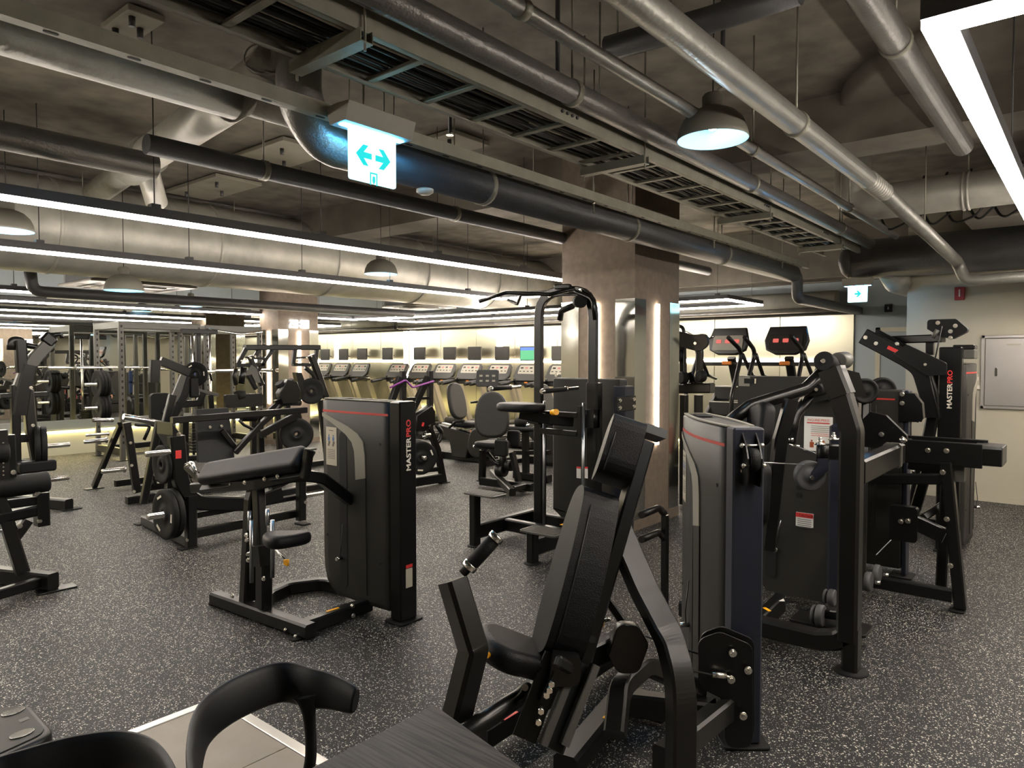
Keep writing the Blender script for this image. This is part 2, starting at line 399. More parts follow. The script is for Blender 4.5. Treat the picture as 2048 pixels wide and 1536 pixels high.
vled(5.955, 5.98, 3.83, 3.865, 'vertical light tube on the left face of the near brown column, behind the dip machine')
vled(8.08, 8.13, 12.12, 12.15, 'vertical light tube on the front of the far brown column, below the clock')
vled(7.62, 7.65, 12.45, 12.50, 'vertical light tube on the left face of the far brown column')
# clock on the far column: seven segment digits
ck = thing('digital_clock', 'white lit digital clock high on the far brown column', 'clock', (8.1, 12.13, 2.27))
one('clock_rail', M_PIPED, ck, 'bb', (7.88, 12.134, 2.345), (8.32, 12.15, 2.365))
SEG = {'0': 'abcdef', '1': 'bc', '2': 'abged', '3': 'abgcd', '8': 'abcdefg', '4': 'fgbc'}
def digit(ch, x, z, w=0.075, h=0.15, t=0.022):
    q = MB(); y0, y1 = 12.115, 12.134
    R_ = {'a': (x, x+w, z+h-t, z+h), 'g': (x, x+w, z+h/2-t/2, z+h/2+t/2), 'd': (x, x+w, z, z+t), 'f': (x, x+t, z+h/2, z+h), 'b': (x+w-t, x+w, z+h/2, z+h), 'e': (x, x+t, z, z+h/2), 'c': (x+w-t, x+w, z, z+h/2)}
    for s in SEG[ch]: a = R_[s]; q.bb((a[0], y0, a[2]), (a[1], y1, a[3]))
    q.mk('digit', M_CLOCK, ck)
for ch, x in zip('2008', (7.89, 7.99, 8.14, 8.24)): digit(ch, x, 2.28)
one('colon_dot', M_CLOCK, ck, 'bb', (8.09, 12.115, 2.32), (8.11, 12.134, 2.34)); one('colon_dot', M_CLOCK, ck, 'bb', (8.09, 12.115, 2.37), (8.11, 12.134, 2.39))

# door in the grey wall and things on the right walls
d = struct(one('door_1', M_WALLG, None, 'bb', (WX-0.05, 1.9, 0.02), (WX-0.01, 2.72, 2.10), 0.004))
q = MB(); q.bb((WX-0.06, 2.72, 0), (WX, 2.79, 2.17)); q.bb((WX-0.06, 1.86, 2.10), (WX, 2.79, 2.17)); struct(q.mk('door_frame', M_WALLW, d))
one('door_handle', M_CHROME, d, 'tube', [(WX-0.05, 2.6, 1.02), (WX-0.11, 2.6, 1.02), (WX-0.11, 2.5, 1.02)], 0.011)
def boxthing(nm, lab, cat, lo, hi, mt, inner=None, imt=None):
    t = thing(nm, lab, cat, ((lo[0]+hi[0])/2, (lo[1]+hi[1])/2, lo[2])); one('body', mt, t, 'bb', lo, hi, 0.006); 
    if inner: one('window', imt, t, 'bb', *inner)
    return t
A = at(1910, 575, X=9.88); A2 = at(1930, 600, X=9.88)
boxthing('alarm_lamp', 'small square dark red alarm lamp high on the cream wall', 'alarm', (9.84, A2.y, A2.z), (9.88, A.y, A.z), M_REDBOX, ((9.832, A2.y+0.045, A2.z+0.04), (9.84, A.y-0.045, A.z-0.03)), M_WHITE)
A = at(1770, 609, X=WX); A2 = at(1785, 624, X=WX)
boxthing('door_sensor', 'small square black sensor on the grey wall above the door', 'sensor', (WX-0.04, A2.y, A2.z), (WX, A.y, A.z), M_BLK, ((WX-0.047, A2.y+0.045, A2.z+0.04), (WX-0.04, A.y-0.045, A.z-0.04)), M_WALLG)
A = at(1964, 671, X=9.88); A2 = at(2110, 822, X=9.88)
t = thing('hydrant_cabinet', 'recessed brushed steel fire hydrant cabinet in the cream wall', 'cabinet', (9.87, (A.y+A2.y)/2, A2.z))
q = MB(); f = 0.035
for lo, hi in (((9.85, A2.y, A2.z), (9.88, A.y, A2.z+f)), ((9.85, A2.y, A.z-f), (9.88, A.y, A.z)), ((9.85, A.y-f, A2.z), (9.88, A.y, A.z)), ((9.85, A2.y, A2.z), (9.88, A2.y+f, A.z))): q.bb(lo, hi, 0.004)
q.mk('frame', M_BRUSH, t)
dd = one('door', M_BRUSH, t, 'bb', (9.862, A2.y+f+0.004, A2.z+f+0.004), (9.879, A.y-f-0.004, A.z-f-0.004), 0.002)
hp = at(1992, 744, X=9.86); q = MB(); q.slab(rrect(0.028, 0.10, 0.013), hp+V((-0.0, 0, 0)), (0, -1, 0), (0, 0, 1), 0.008, 0.002); q.mk('latch', M_CHROME, dd)
hp = at(2024, 689, X=9.86); one('name_plate', M_LBL, dd, 'bb', hp+V((-0.004, -0.08, -0.008)), hp+V((0.002, 0.05, 0.008)))
for (xx, yy) in ((1954, 758), (1957, 775)):
    hp = at(xx, yy, X=9.88)
    if yy == 758: sw = thing('light_switch', 'cream double light switch plate beside the steel cabinet', 'switch', (9.87, hp.y, hp.z-0.08)); one('plate', M_WALLW, sw, 'bb', hp+V((-0.012, -0.035, -0.12)), hp+V((0, 0.035, 0.05)), 0.004)
    one('rocker', M_WHITE, sw, 'bb', V((9.862, hp.y-0.018, hp.z-0.02)), V((9.87, hp.y+0.018, hp.z+0.025)), 0.003)

# ---------------- ceiling structure ----------------
for i, (x0, x1, z) in enumerate(((6.0, 6.5, 3.35), (-0.9, -0.4, 3.35), (11.8, 12.6, 2.95))):
    struct(one('beam_%d' % (i+1), M_CONCB, None, 'bb', (x0, -5, z), (x1, MY, CEIL)))
struct(one('beam_4', M_CONCB, None, 'bb', (-4.5, 10.3, 3.08), (WX, 10.9, CEIL)))
struct(one('beam_5', M_CONCB, None, 'bb', (-4.5, -1.2, 3.2), (WX, -0.7, CEIL)))
q = MB(); q.lathe((6.5, 0.2, CEIL), (0, 0, -1), [(1.5, 0), (1.5, 0.10), (1.45, 0.12), (0.01, 0.12)], 40); struct(q.mk('column_capital', M_CONCB, None))
# pale boards fixed under the slab with hooks
for c4 in (((455, 332), (548, 276), (640, 300), (545, 352)), ((345, 388), (408, 352), (505, 368), (438, 402)), ((240, 25), (330, 45), (300, 75), (190, 55)), ((800, 300), (890, 262), (960, 285), (870, 325))):
    P_ = [at(x, y, Z=3.70) for x, y in c4]; xs = [p.x for p in P_]; ys = [p.y for p in P_]; x0, x1, y0, y1 = sorted(xs)[0], sorted(xs)[-1], sorted(ys)[0], sorted(ys)[-1]
    x0 += (x1-x0)*0.12; x1 -= (x1-x0)*0.12
    bd = one('ceiling_board', M_PANELC, None, 'bb', (x0, y0, 3.70), (x1, y1, 3.74), 0.004); struct(bd)
    for dx, dy in ((.25, .2), (.7, .5), (.25, .8)): struct(one('hook', M_PIPED, bd, 'cyl', (x0+dx*(x1-x0), y0+dy*(y1-y0), 3.70), (x0+dx*(x1-x0), y0+dy*(y1-y0), 3.64), 0.02, 8))

def pipeX(nm, lab, cat, px, yt, yb, z, x0, x1, mt, clamps=(), rods=True, extra=None, r=None, seg=20):
    c = at(px, (yt+yb)/2, Z=z); sl = (720-(yt+yb)/2)/(2200-px); rr = r or (yb-yt)*math.cos(math.atan(sl))/2*depth(c)/FPX
    t = thing(nm, lab, cat, ((x0+x1)/2, c.y, z)); q = MB()
    q.tube([(x0, c.y, z), (x1, c.y, z)] if extra is None else [(x0, c.y, z), (x1, c.y, z)]+[V((x1, c.y, z))+V(e) for e in extra], rr, 0.16 if extra else 0, seg); q.mk('pipe_run', mt, t)
    for cx_ in clamps:
        q = MB(); q.lathe((cx_-0.02, c.y, z), (1, 0, 0), [(rr+0.001, 0), (rr+0.008, 0.002), (rr+0.008, 0.038), (rr+0.001, 0.04)], 20); q.mk('pipe_clamp', M_TRAY, t)
        if rods: one('hanger_rod', M_TRAY, t, 'cyl', (cx_, c.y, z+rr), (cx_, c.y, CEIL), 0.006, 6)
    return t, c.y, rr
tA, yA, rA = pipeX('steel_pipe', 'large silver pipe running right above the grey pendant lamp', 'pipe', 1600, 225, 283, 2.95, -2.5, 6.1, M_PIPE2, (1.4, 4.05))
for k in range(9):
    x = 5.6+k*0.06; q = MB(); q.lathe((x, yA, 2.95), (1, 0, 0), [(rA, 0), (rA+0.006, 0.02), (rA, 0.045)], 20); q.mk('tape_wrap', M_INSUL, tA)
E_ = at(1915, 524, X=8.93); G_ = at(1931, 562, X=8.93); K_ = at(2048, 553, X=8.93); dK = (K_-G_).normalized()
q = MB(); q.tube([(6.08, yA, 2.95), E_, G_+V((0, 0, 0.0)), G_+dK*4.5], rA*0.93, 0.12, 20); q.mk('pipe_run', M_PIPE2, tA)
one('hanger_rod', M_TRAY, tA, 'cyl', (7.6, yA-0.03, 2.95), (7.6, yA-0.03, CEIL), 0.006, 6)
pipeX('steel_pipe', 'slim shiny pipe between two thicker pipes, passing behind the pendant lamp', 'pipe', 1582, 334, 356, 3.02, -2.5, 8.8, M_PIPE2, (2.2, 4.6, 6.9))
pipeX('steel_pipe', 'silver pipe running just right of the long cable tray', 'pipe', 1559, 380, 412, 3.0, -2.5, 9.05, M_PIPE, (3.0, 5.4, 7.8))
pipeX('steel_pipe', 'slim dark pipe tight above the cable tray rail', 'pipe', 1000, 112, 150, 3.10, -2.5, 9.0, M_PIPE, (0.7, 3.6))
pipeX('insulated_pipe', 'wrapped silver pipe at the top left, above the slotted steel channel', 'pipe', 200, 85, 165, 3.0, -2.5, 1.98, M_INSUL, (0.6,))
pipeX('insulated_pipe', 'wrinkled wrapped pipe continuing behind the double-arrow exit sign', 'pipe', 1000, 328, 376, 3.0, 2.0, 7.5, M_INSUL, (2.9, 4.4, 5.9))
tD, yD, rD = pipeX('dark_pipe', 'thick dark pipe with a pale lower rim, ending at the right-arrow exit sign', 'pipe', 1350, 458, 506, 2.75, 2.35, 9.3, M_PIPED, (3.4, 5.2, 7.1))
q = MB(); q.tube([(2.36, yD, 2.75), (2.2, yD, 2.75), (2.05, yD, 2.9), (2.05, yD, CEIL)], rD*1.02, 0.25, 20); q.mk('elbow', M_PIPE, tD)
q = MB(); q.tube([(9.28, yD, 2.75), (9.5, yD, 2.75), (9.5, yD, 2.45), (12.5, yD, 2.45)], 0.07, 0.12, 14); q.mk('elbow', M_PIPED, tD)
pipeX('steel_pipe', 'dark pipe crossing low in front of the large silver duct', 'pipe', 600, 340, 375, 2.9, 1.85, 9.5, M_PIPED, (2.6, 4.4, 6.2))
pipeX('steel_pipe', 'thick grey pipe entering at the left edge below the wrapped pipe', 'pipe', 0, 240, 300, 2.9, -2.5, 2.1, M_PIPE, (0.4,))
pipeX('steel_pipe', 'slim pipe along the ceiling left of the cable tray', 'pipe', 700, 20, 60, 3.2, -2.5, 1.7, M_PIPE, (0.9,), r=0.035)
pipeX('steel_pipe', 'grey pipe at the upper right beside the zig-zag lamp', 'pipe', 1880, 195, 250, 3.2, 1.0, 6.1, M_PIPE, (3.9,), r=0.07)
# big silver duct across the room, and short crossing ducts
DY, DZ, DR = 9.08, 3.15, 0.53
t = thing('ventilation_duct', 'very large round silver duct crossing behind the first two light lines', 'duct', (3, DY, 2.62))
q = MB(); q.tube([(-4.4, DY, DZ), (WX, DY, DZ)], DR, 0, 40); q.mk('duct_run', M_DUCT, t)
for x in (-2.6, -0.8, 1.0, 2.8, 4.6, 6.4, 8.2, 10.0):
    q = MB(); q.lathe((x, DY, DZ), (1, 0, 0), [(DR, 0), (DR+0.012, 0.004), (DR+0.012, 0.035), (DR, 0.04)], 40); q.mk('duct_flange', M_DUCT, t)
    for s in (-0.3, 0.3): one('hanger_rod', M_TRAY, t, 'cyl', (x+0.3, DY+s, DZ+0.42), (x+0.3, DY+s, CEIL), 0.005, 6)
t = thing('ventilation_duct', 'diagonal silver wrapped duct crossing under the pipes at the left', 'duct', (2.2, 4.5, 3.0))
q = MB(); q.tube([at(565, 128, Z=3.25), at(290, 315, Z=3.25)], 0.127, 0, 22); q.mk('duct_run', M_DUCT, t)
q = MB(); q.tube([at(300, 308, Z=3.25), at(262, 335, Z=3.25)], 0.148, 0, 22); q.mk('collar', M_INSUL, t)
q = MB(); q.tube([at(275, 325, Z=3.25), at(190, 388, Z=3.25)], 0.11, 0, 22); q.mk('branch', M_INSUL, t)
q = MB(); a = at(275, 325, Z=3.23); q.tube([a, a+V((0.12, 0.1, -0.02)), a+V((0.3, 0.35, -0.22))], 0.09, 0.1, 18); q.mk('branch', M_DUCT, t)
t = thing('ventilation_duct', 'wrapped flexible duct elbow at the top, left of the cable tray bracket', 'duct', (1.6, 2.9, 3.1))
q = MB(); q.tube([at(505, 105, Z=3.2), at(545, 135, Z=3.15), at(580, 112, Z=3.2), at(600, 80, Z=3.35)], 0.075, 0.1, 18); q.mk('duct_run', M_INSUL, t)
for k in range(5):
    a = at(520+k*14, 118+(k % 2)*2, Z=3.17); q = MB(); q.lathe(a, (0.7, 0.7, 0), [(0.076, -0.01), (0.082, 0), (0.076, 0.01)], 16); q.mk('tape_wrap', M_DUCT, t)
# duct at the right: round duct with elbow crossing towards the right wall
t = thing('ventilation_duct', 'grey round duct with a hanger crossing behind the large silver pipe at the right', 'duct', (7, 1.5, 3.0))
q = MB(); a = at(1715, 410, Z=3.25); q.tube([a+V((0, 0.05, 0.48)), a+V((0, 0.05, 0.02)), a+V((0, -0.2, 0.0)), a+V((0, -4.5, 0))], 0.172, 0.18, 22); q.mk('duct_run', M_DUCT, t)
for dy in (-0.95, -0.99): q = MB(); q.lathe(a+V((0, dy, 0)), (0, 1, 0), [(0.172, 0), (0.186, 0.005), (0.186, 0.02), (0.172, 0.025)], 22); q.mk('duct_flange', M_DUCT, t)
one('hanger_rod', M_TRAY, t, 'cyl', a+V((0, -0.97, 0.16)), V((a.x, a.y-0.97, CEIL)), 0.008, 6)
t = thing('ventilation_duct', 'long dark oval duct above the cream wall at the right', 'duct', (9.3, 0, 2.6))
q = MB(); q.tube([(9.35, -4.6, 2.86), (9.35, 2.32, 2.86)], 0.235, 0, 28); 
q.lathe((9.35, 2.32, 2.86), (0, 1, 0), [(0.235, 0), (0.22, 0.07), (0.16, 0.14), (0.06, 0.18), (0.001, 0.185)], 28); q.mk('duct_run', M_PIPED, t)
q = MB(); q.tube([(9.35, 1.95, 2.75), (9.8, 1.95, 2.62), (12.5, 1.9, 2.62)], 0.15, 0.2, 20); q.mk('branch', M_DUCT, t)
t = thing('ceiling_fan_unit', 'dark ventilation box hanging in the corner above the cream wall', 'fan', (8.6, 0.3, 3.0)); 
one('body', M_CONCB, t, 'bb', (8.4, -0.6, 3.05), (9.1, 1.1, 3.5), 0.01); one('grille', M_BLK, t, 'bb', (8.39, -0.1, 3.15), (8.4, 0.4, 3.42))
for k in range(5): one('slat', M_PIPED, t, 'bb', (8.375, -0.08, 3.17+k*0.05), (8.392, 0.38, 3.18+k*0.05))
t = thing('ceiling_cables', 'loose dark cables sagging in the corner under the duct at the right', 'cable', (8, 1, 3))
for k in range(7):
    y0 = 0.2+k*0.2; q = MB(); q.tube([(8.2, y0, 3.5), (8.1-0.1*k % 0.3, y0+0.1, 3.05+0.05*(k % 3)), (8.3, y0+0.35, 3.0), (8.45, y0+0.5, 3.3)], 0.012, 0.15, 6); q.mk('cable', M_CABLE, t)
# slotted steel channel
q0 = at(1000, 342, Z=2.80)
t = thing('steel_channel', 'long slotted grey steel channel running past the double-arrow exit sign', 'beam', (3, q0.y, 2.8))
CW, CH_ = 0.055, 0.065
b = MB(); b.bb((-2.5, q0.y, 2.80), (9.3, q0.y+CW, 2.804)); b.bb((-2.5, q0.y, 2.804), (9.3, q0.y+0.004, 2.80+CH_)); b.bb((-2.5, q0.y+CW-0.004, 2.804), (9.3, q0.y+CW, 2.80+CH_)); b.mk('channel_web', M_TRAY, t)
for k in range(34):
    x = -0.2+k*0.28; b = MB(); b.slab(rrect(0.05, 0.016, 0.0075, 3), (x, q0.y+CW/2, 2.7995), (1, 0, 0), (0, -1, 0), 0.0008); b.mk('slot', M_BLK, t)
for x in (0.6, 2.3, 4.4, 6.5, 8.4):
    one('hanger_rod', M_TRAY, t, 'cyl', (x, q0.y+0.03, 2.72), (x, q0.y+0.03, CEIL), 0.006, 6); one('rod_nut', M_BOLT, t, 'cyl', (x, q0.y+0.03, 2.785), (x, q0.y+0.03, 2.799), 0.014, 6)
# ladder cable tray
TY0, TY1, TZ = 2.19, 2.60, 2.90
t = thing('cable_tray', 'long ladder cable tray full of dark cables, running to the far right', 'cable tray', (3, 2.4, TZ))
for y in (TY0, TY1):
    b = MB(); s = 1 if y == TY0 else -1
    b.bb((-2.6, y-0.003, TZ), (9.05, y+0.003, TZ+0.17)); b.bb((-2.6, min(y, y+s*0.03), TZ), (9.05, max(y, y+s*0.03), TZ+0.005)); b.bb((-2.6, min(y, y+s*0.03), TZ+0.165), (9.05, max(y, y+s*0.03), TZ+0.17)); b.mk('side_rail', M_TRAY, t)
x = -1.35
while x < 8.95:
    b = MB(); b.bb((x-0.018, TY0, TZ+0.006), (x+0.018, TY1, TZ+0.024), 0.003); b.mk('rung', M_TRAY, t); x += 0.345
for x in (-0.4, 1.75, 3.9, 6.05, 8.2):
    b = MB(); b.bb((x-0.03, TY0-0.03, TZ-0.052), (x+0.03, TY1+0.03, TZ-0.048)); b.bb((x-0.03, TY0-0.03, TZ-0.048), (x-0.026, TY1+0.03, TZ-0.002)); b.bb((x+0.026, TY0-0.03, TZ-0.048), (x+0.03, TY1+0.03, TZ-0.002)); b.mk('cross_channel', M_TRAY, t)
    for y in (TY0-0.018, TY1+0.018): one('hanger_rod', M_TRAY, t, 'cyl', (x, y, TZ-0.08), (x, y, CEIL), 0.006, 6)
for bx in (3.05, 5.95, 7.6):
    for i in range(4):
        for j in range(2): one('splice_bolt', M_PIPED, t, 'cyl', (bx+i*0.045+0.02*j, TY0-0.003, TZ+0.045+j*0.075), (bx+i*0.045+0.02*j, TY0-0.014, TZ+0.045+j*0.075), 0.009, 6)
rnd = random.Random(3); b = MB(); b2 = MB()
for k in range(26):
    yb = TY0+0.03+(k/25)*0.36; zb = TZ+0.035+rnd.random()*0.06; pts = []; x = -2.5; dr = 0
    while x < 9.0: dr += rnd.uniform(-0.02, 0.02); dr *= 0.8; pts.append((x, min(TY1-0.02, max(TY0+0.02, yb+dr)), zb+rnd.uniform(-0.004, 0.006))); x += 0.4
    (b if k % 7 else b2).tube(pts, rnd.choice((0.007, 0.010, 0.013)), 0.25, 6)
for bb_, mt_, lb in ((b, M_CABLE, 'bundle of black cables lying in the ladder cable tray'), (b2, M_WHITE, 'few pale thin cables winding through the ladder cable tray')):
    o = bb_.mk('tray_cables', mt_); tag(o, lb, 'cables'); o['kind'] = 'stuff'

# ---------------- lamps ----------------
def rods(t, pts, z):
    for x, y in pts: one('hanger_rod', M_PIPED, t, 'cyl', (x, y, z), (x, y, CEIL), 0.004, 6); one('hanger_clip', M_PIPED, t, 'bb', (x-0.03, y-0.03, z-0.005), (x+0.03, y+0.03, z+0.025), 0.003)
def loop_lamp(lab, x0, x1, y0, y1, group=None, w=0.06, z=LZ, rp=()):
    t = thing('loop_lamp', lab, 'lamp', ((x0+x1)/2, (y0+y1)/2, z), group)
    a = w/2
    for lo, hi in (((x0-a, y0-a), (x1+a, y0+a)), ((x0-a, y1-a), (x1+a, y1+a)), ((x0-a, y0+a), (x0+a, y1-a)), ((x1-a, y0+a), (x1+a, y1-a))):
        one('housing', M_PIPED, t, 'bb', (lo[0], lo[1], z+0.025), (hi[0], hi[1], z+0.085)); one('diffuser', M_LED, t, 'bb', (lo[0]+0.002, lo[1]+0.002, z), (hi[0]-0.002, hi[1]-0.002, z+0.025))
    rods(t, rp, z+0.085)
loop_lamp('long light loop nearest the camera, its sides crossing before the silver duct', -3.2, 7.9, 4.64, 6.75, rp=[(x, y) for y in (4.64, 6.75) for x in (0.0, 2.05, 3.3, 4.55, 5.8, 7.2)])
loop_lamp('far rectangular light loop in front of the mirror wall', -3.2, 9.9, 10.86, 12.75, rp=[(x, y) for y in (10.86, 12.75) for x in (0, 3, 6, 9)])
loop_lamp('rectangular light loop over the treadmills along the polished wall', 10.1, 11.45, 4.25, 12.4, rp=[(x, y) for x in (10.1, 11.45) for y in (4.4, 6, 8, 10, 12)])
loop_lamp('bright light loop at the upper right corner, close to the camera', 2.26, 8.6, -1.5, 0.36, w=0.075, z=2.55, rp=[(x, y) for y in (0.36, -1.5) for x in (2.4, 4.3, 6.5, 8.3)])
def pendant(loc, r, lab):
    x, y, z = loc; t = thing('pendant_lamp', lab, 'lamp', loc, 'dome pendant lamps'); k = r/0.2
    pr = [(0.2, 0), (0.203, 0.004), (0.2, 0.02), (0.192, 0.06), (0.17, 0.11), (0.13, 0.15), (0.09, 0.17), (0.062, 0.178), (0.06, 0.185), (0.062, 0.245), (0.05, 0.262), (0.001, 0.265)]
    b = MB(); b.lathe(loc, ZA, [(a*k, c*k) for a, c in pr], 32); b.mk('shade', M_LAMP, t)
    b = MB(); b.lathe(loc, ZA, [(a*k, c*k) for a, c in ((0.199, 0.001), (0.188, 0.06), (0.165, 0.105), (0.125, 0.142), (0.08, 0.16), (0.001, 0.165))], 32); b.mk('shade_lining', M_PENDI, t)
    b = MB(); b.lathe((x, y, z), ZA, [(0.001, 0.05*k), (0.022*k, 0.06*k), (0.03*k, 0.085*k), (0.02*k, 0.12*k), (0.015*k, 0.16*k)], 16); b.mk('bulb', M_BULB, t)
    one('cord', M_CABLE, t, 'cyl', (x, y, z+0.26*k), (x, y, CEIL), 0.004, 6)
pendant((3.84, 1.71, 2.89), 0.195, 'grey dome pendant lamp hanging large and close between the pipes')
pendant((5.71, 6.81, 2.70), 0.20, 'grey dome pendant lamp in front of the silver duct, left of the near column')
pendant((3.36, 8.39, 2.42), 0.20, 'dome pendant lamp just above the left ceiling air conditioner')
pendant((1.93, 7.14, 2.74), 0.20, 'dome pendant lamp cut off by the left edge of the view')
pendant((6.3, 12.84, 2.63), 0.18, 'small far dome pendant lamp in front of the mirror wall')
# exit signs
def exit_sign(lab, c, w, h, arrows, ux, rod=3.75):
    """c = top centre of panel; ux = direction of the panel's width"""
    t = thing('exit_sign', lab, 'sign', c); c = V(c); u = V(ux).normalized(); nrm = V((u.y, -u.x, 0))
    if nrm.dot(-c) < 0: nrm = -nrm
    b = MB(); b.slab([(-0.06, 0.0), (0.06, 0.0), (0.085, 0.085), (0.0, 0.09), (-0.085, 0.085)], c-u*(w*0.72), nrm, ZA, w*1.44 if nrm.cross(ZA).dot(u) > 0 else -w*1.44, 0); b.mk('sign_housing', M_ACW, t)
    b = MB(); b.box(c+V((0, 0, -0.002)), (1, 1, 1), Matrix((u*w*1.3, nrm*0.03, ZA*0.004)).transposed()); b.mk('glow_edge', M_SIGNC, t)
    R3 = Matrix((u, nrm, ZA)).transposed()
    p = MB(); pl = rrect(w, h, 0.012); p.slab(pl, c-ZA*(h/2+0.004)-nrm*0.006, u, ZA, 0.012 if u.cross(ZA).dot(nrm) > 0 else -0.012, 0); pan = p.mk('sign_panel', M_SIGN, t)
    def flat(poly, nm):
        q = MB(); o = c-ZA*(h/2+0.004)+nrm*0.0065; q.slab([(a*w, b_*w) for a, b_ in poly], o, u, ZA, 0.0012 if u.cross(ZA).dot(nrm) > 0 else -0.0012); q.mk(nm, M_SIGNA, pan)
    sgn = 1 if u.dot(_R) > 0 else -1
    def arrow(x, d):
        d *= sgn; x *= sgn
        flat([(x+d*0.33, 0.02), (x+d*0.18, 0.19), (x+d*0.07, 0.19), (x+d*0.17, 0.07), (x, 0.07), (x, -0.03), (x+d*0.17, -0.03), (x+d*0.07, -0.15), (x+d*0.18, -0.15)], 'arrow')
    if arrows == 2:
        arrow(-0.04, -1); arrow(0.04, 1)
        flat([(-0.08*sgn, -0.26), (-0.055*sgn, -0.26), (-0.055*sgn, -0.45), (-0.08*sgn, -0.45)], 'door_symbol'); flat([(-0.08*sgn, -0.24), (0.08*sgn, -0.24), (0.08*sgn, -0.265), (-0.08*sgn, -0.265)], 'door_symbol'); flat([(0.055*sgn, -0.26), (0.08*sgn, -0.26), (0.08*sgn, -0.45), (0.055*sgn, -0.45)], 'door_symbol')
        flat([(-0.02, -0.30), (0.03, -0.30), (0.035, -0.38), (0.0, -0.44), (-0.03, -0.38)], 'runner_symbol')
    else: arrow(-0.14, 1)
    for s in (-0.3, 0.3): one('hanger_rod', M_TRAY, t, 'cyl', c+u*w*s*1.6+ZA*0.08, V((c.x+u.x*w*s*1.6, c.y+u.y*w*s*1.6, rod)), 0.004, 6)
    return t
P0 = at(697, 248, Y=2.75); P1 = at(790, 283, Y=2.75); P2 = at(790, 380, Y=2.75)
exit_sign('cyan lit exit sign with arrows pointing left and right', ((P0.x+P1.x)/2, 2.75, (P0.z+P1.z)/2), abs(P1.x-P0.x), P1.z-P2.z, 2, (1, 0, 0))
P0 = at(1696, 573, X=9.2); P1 = at(1735, 573, X=9.2)
exit_sign('cyan lit exit sign with one arrow pointing right, far at the grey wall', (9.2, (P0.y+P1.y)/2, P0.z), abs(P0.y-P1.y), 0.19, 1, (0, 1, 0), 2.66)
# cassette air conditioners
def cassette(x0, x1, y0, y1, z, lab):
    t = thing('ceiling_air_conditioner', lab, 'air conditioner', ((x0+x1)/2, (y0+y1)/2, z), 'ceiling cassette air conditioners'); cx_, cy_ = (x0+x1)/2, (y0+y1)/2; w, h = x1-x0, y1-y0
    b = MB(); b.slab(rrect(w, h, 0.05), (cx_, cy_, z), XA, YA, 0.035, 0.012); b.mk('fascia', M_ACW, t)
    one('body', M_PIPED, t, 'bb', (x0+0.08, y0+0.08, z+0.035), (x1-0.08, y1-0.08, z+0.3), 0.01)
    b = MB(); b.slab(rrect(w*0.55, h*0.55, 0.04), (cx_, cy_, z-0.02), XA, YA, 0.025, 0.008); b.mk('intake_grille', M_ACW, t)
    for dx, dy, a, c_ in ((0, -1, w*0.6, 0.06), (0, 1, w*0.6, 0.06), (-1, 0, 0.06, h*0.6), (1, 0, 0.06, h*0.6)):
        b = MB(); p = (cx_+dx*w*0.37, cy_+dy*h*0.37, z-0.003); b.slab(rrect(a, c_, 0.015), p, XA, YA, 0.004); b.mk('air_outlet', M_BLK, t)
    for sx in (-1, 1):
        for sy in (-1, 1): one('hanger_rod', M_TRAY, t, 'cyl', (cx_+sx*w*0.45, cy_+sy*h*0.45, z+0.03), (cx_+sx*w*0.45, cy_+sy*h*0.45, CEIL), 0.004, 6)
cassette(3.70, 5.15, 10.25, 11.5, 2.70, 'ceiling air conditioner at the left, under the silver duct')
cassette(9.0, 10.05, 9.7, 10.75, 2.66, 'ceiling air conditioner over the treadmills, left of the near column')
t = thing('drain_pipe', 'dark pipe with an elbow hanging beside the left air conditioner', 'pipe', (5, 10.2, 2.6))
q = MB(); a = at(62, 568, Y=10.4); q.tube([(a.x-0.02, 10.4, 2.9), (a.x+0.02, 10.4, 2.52), (a.x+0.3, 10.4, 2.52), (9.5, 10.4, 2.55)], 0.07, 0.12, 14); q.mk('pipe_run', M_PIPED, t)
# pipes above the far polished wall
for i, (y_, z_, r_, lb) in enumerate(((0, 2.62, 0.16, 'large grey duct running along the top of the polished wall'), (0, 2.47, 0.045, 'slim grey pipe under the duct along the polished wall'))):
    t = thing('wall_pipe', lb, 'pipe', (12.2, 7, z_)); q = MB(); q.tube([(12.25-0.1*i, 3.3, z_), (12.25-0.1*i, 13.8, z_)], r_, 0, 18); q.mk('pipe_run', M_DUCT if i == 0 else M_PIPE, t)

# small things between the pipes: a dark cross pipe, sprinkler heads and a smoke detector
t = thing('dark_pipe', 'short dark pipe crossing above the other pipes at the top of the view', 'pipe', (3.2, 1.8, 3.45)); q = MB(); q.tube([at(1215, 98, Z=3.45), at(1420, 40, Z=3.45), at(1600, -20, Z=3.45)], 0.07, 0, 14); q.mk('pipe_run', M_PIPED, t)
for k in (0, 1): q = MB(); p = at(1235, 92, Z=3.45).lerp(at(1420, 40, Z=3.45), k*0.6); one('hanger_rod', M_TRAY, t, 'cyl', p, V((p.x, p.y, CEIL)), 0.006, 6)
p = at(850, 386, Y=yD); p.z = 2.75-rD-0.029; t = thing('smoke_detector', 'small white round detector under the dark pipe, right of the exit sign', 'detector', p); q = MB(); q.lathe(p, ZA, [(0.001, 0), (0.03, 0.0), (0.05, 0.012), (0.05, 0.03), (0.001, 0.03)], 20); q.mk('detector_body', M_WHITE, t)
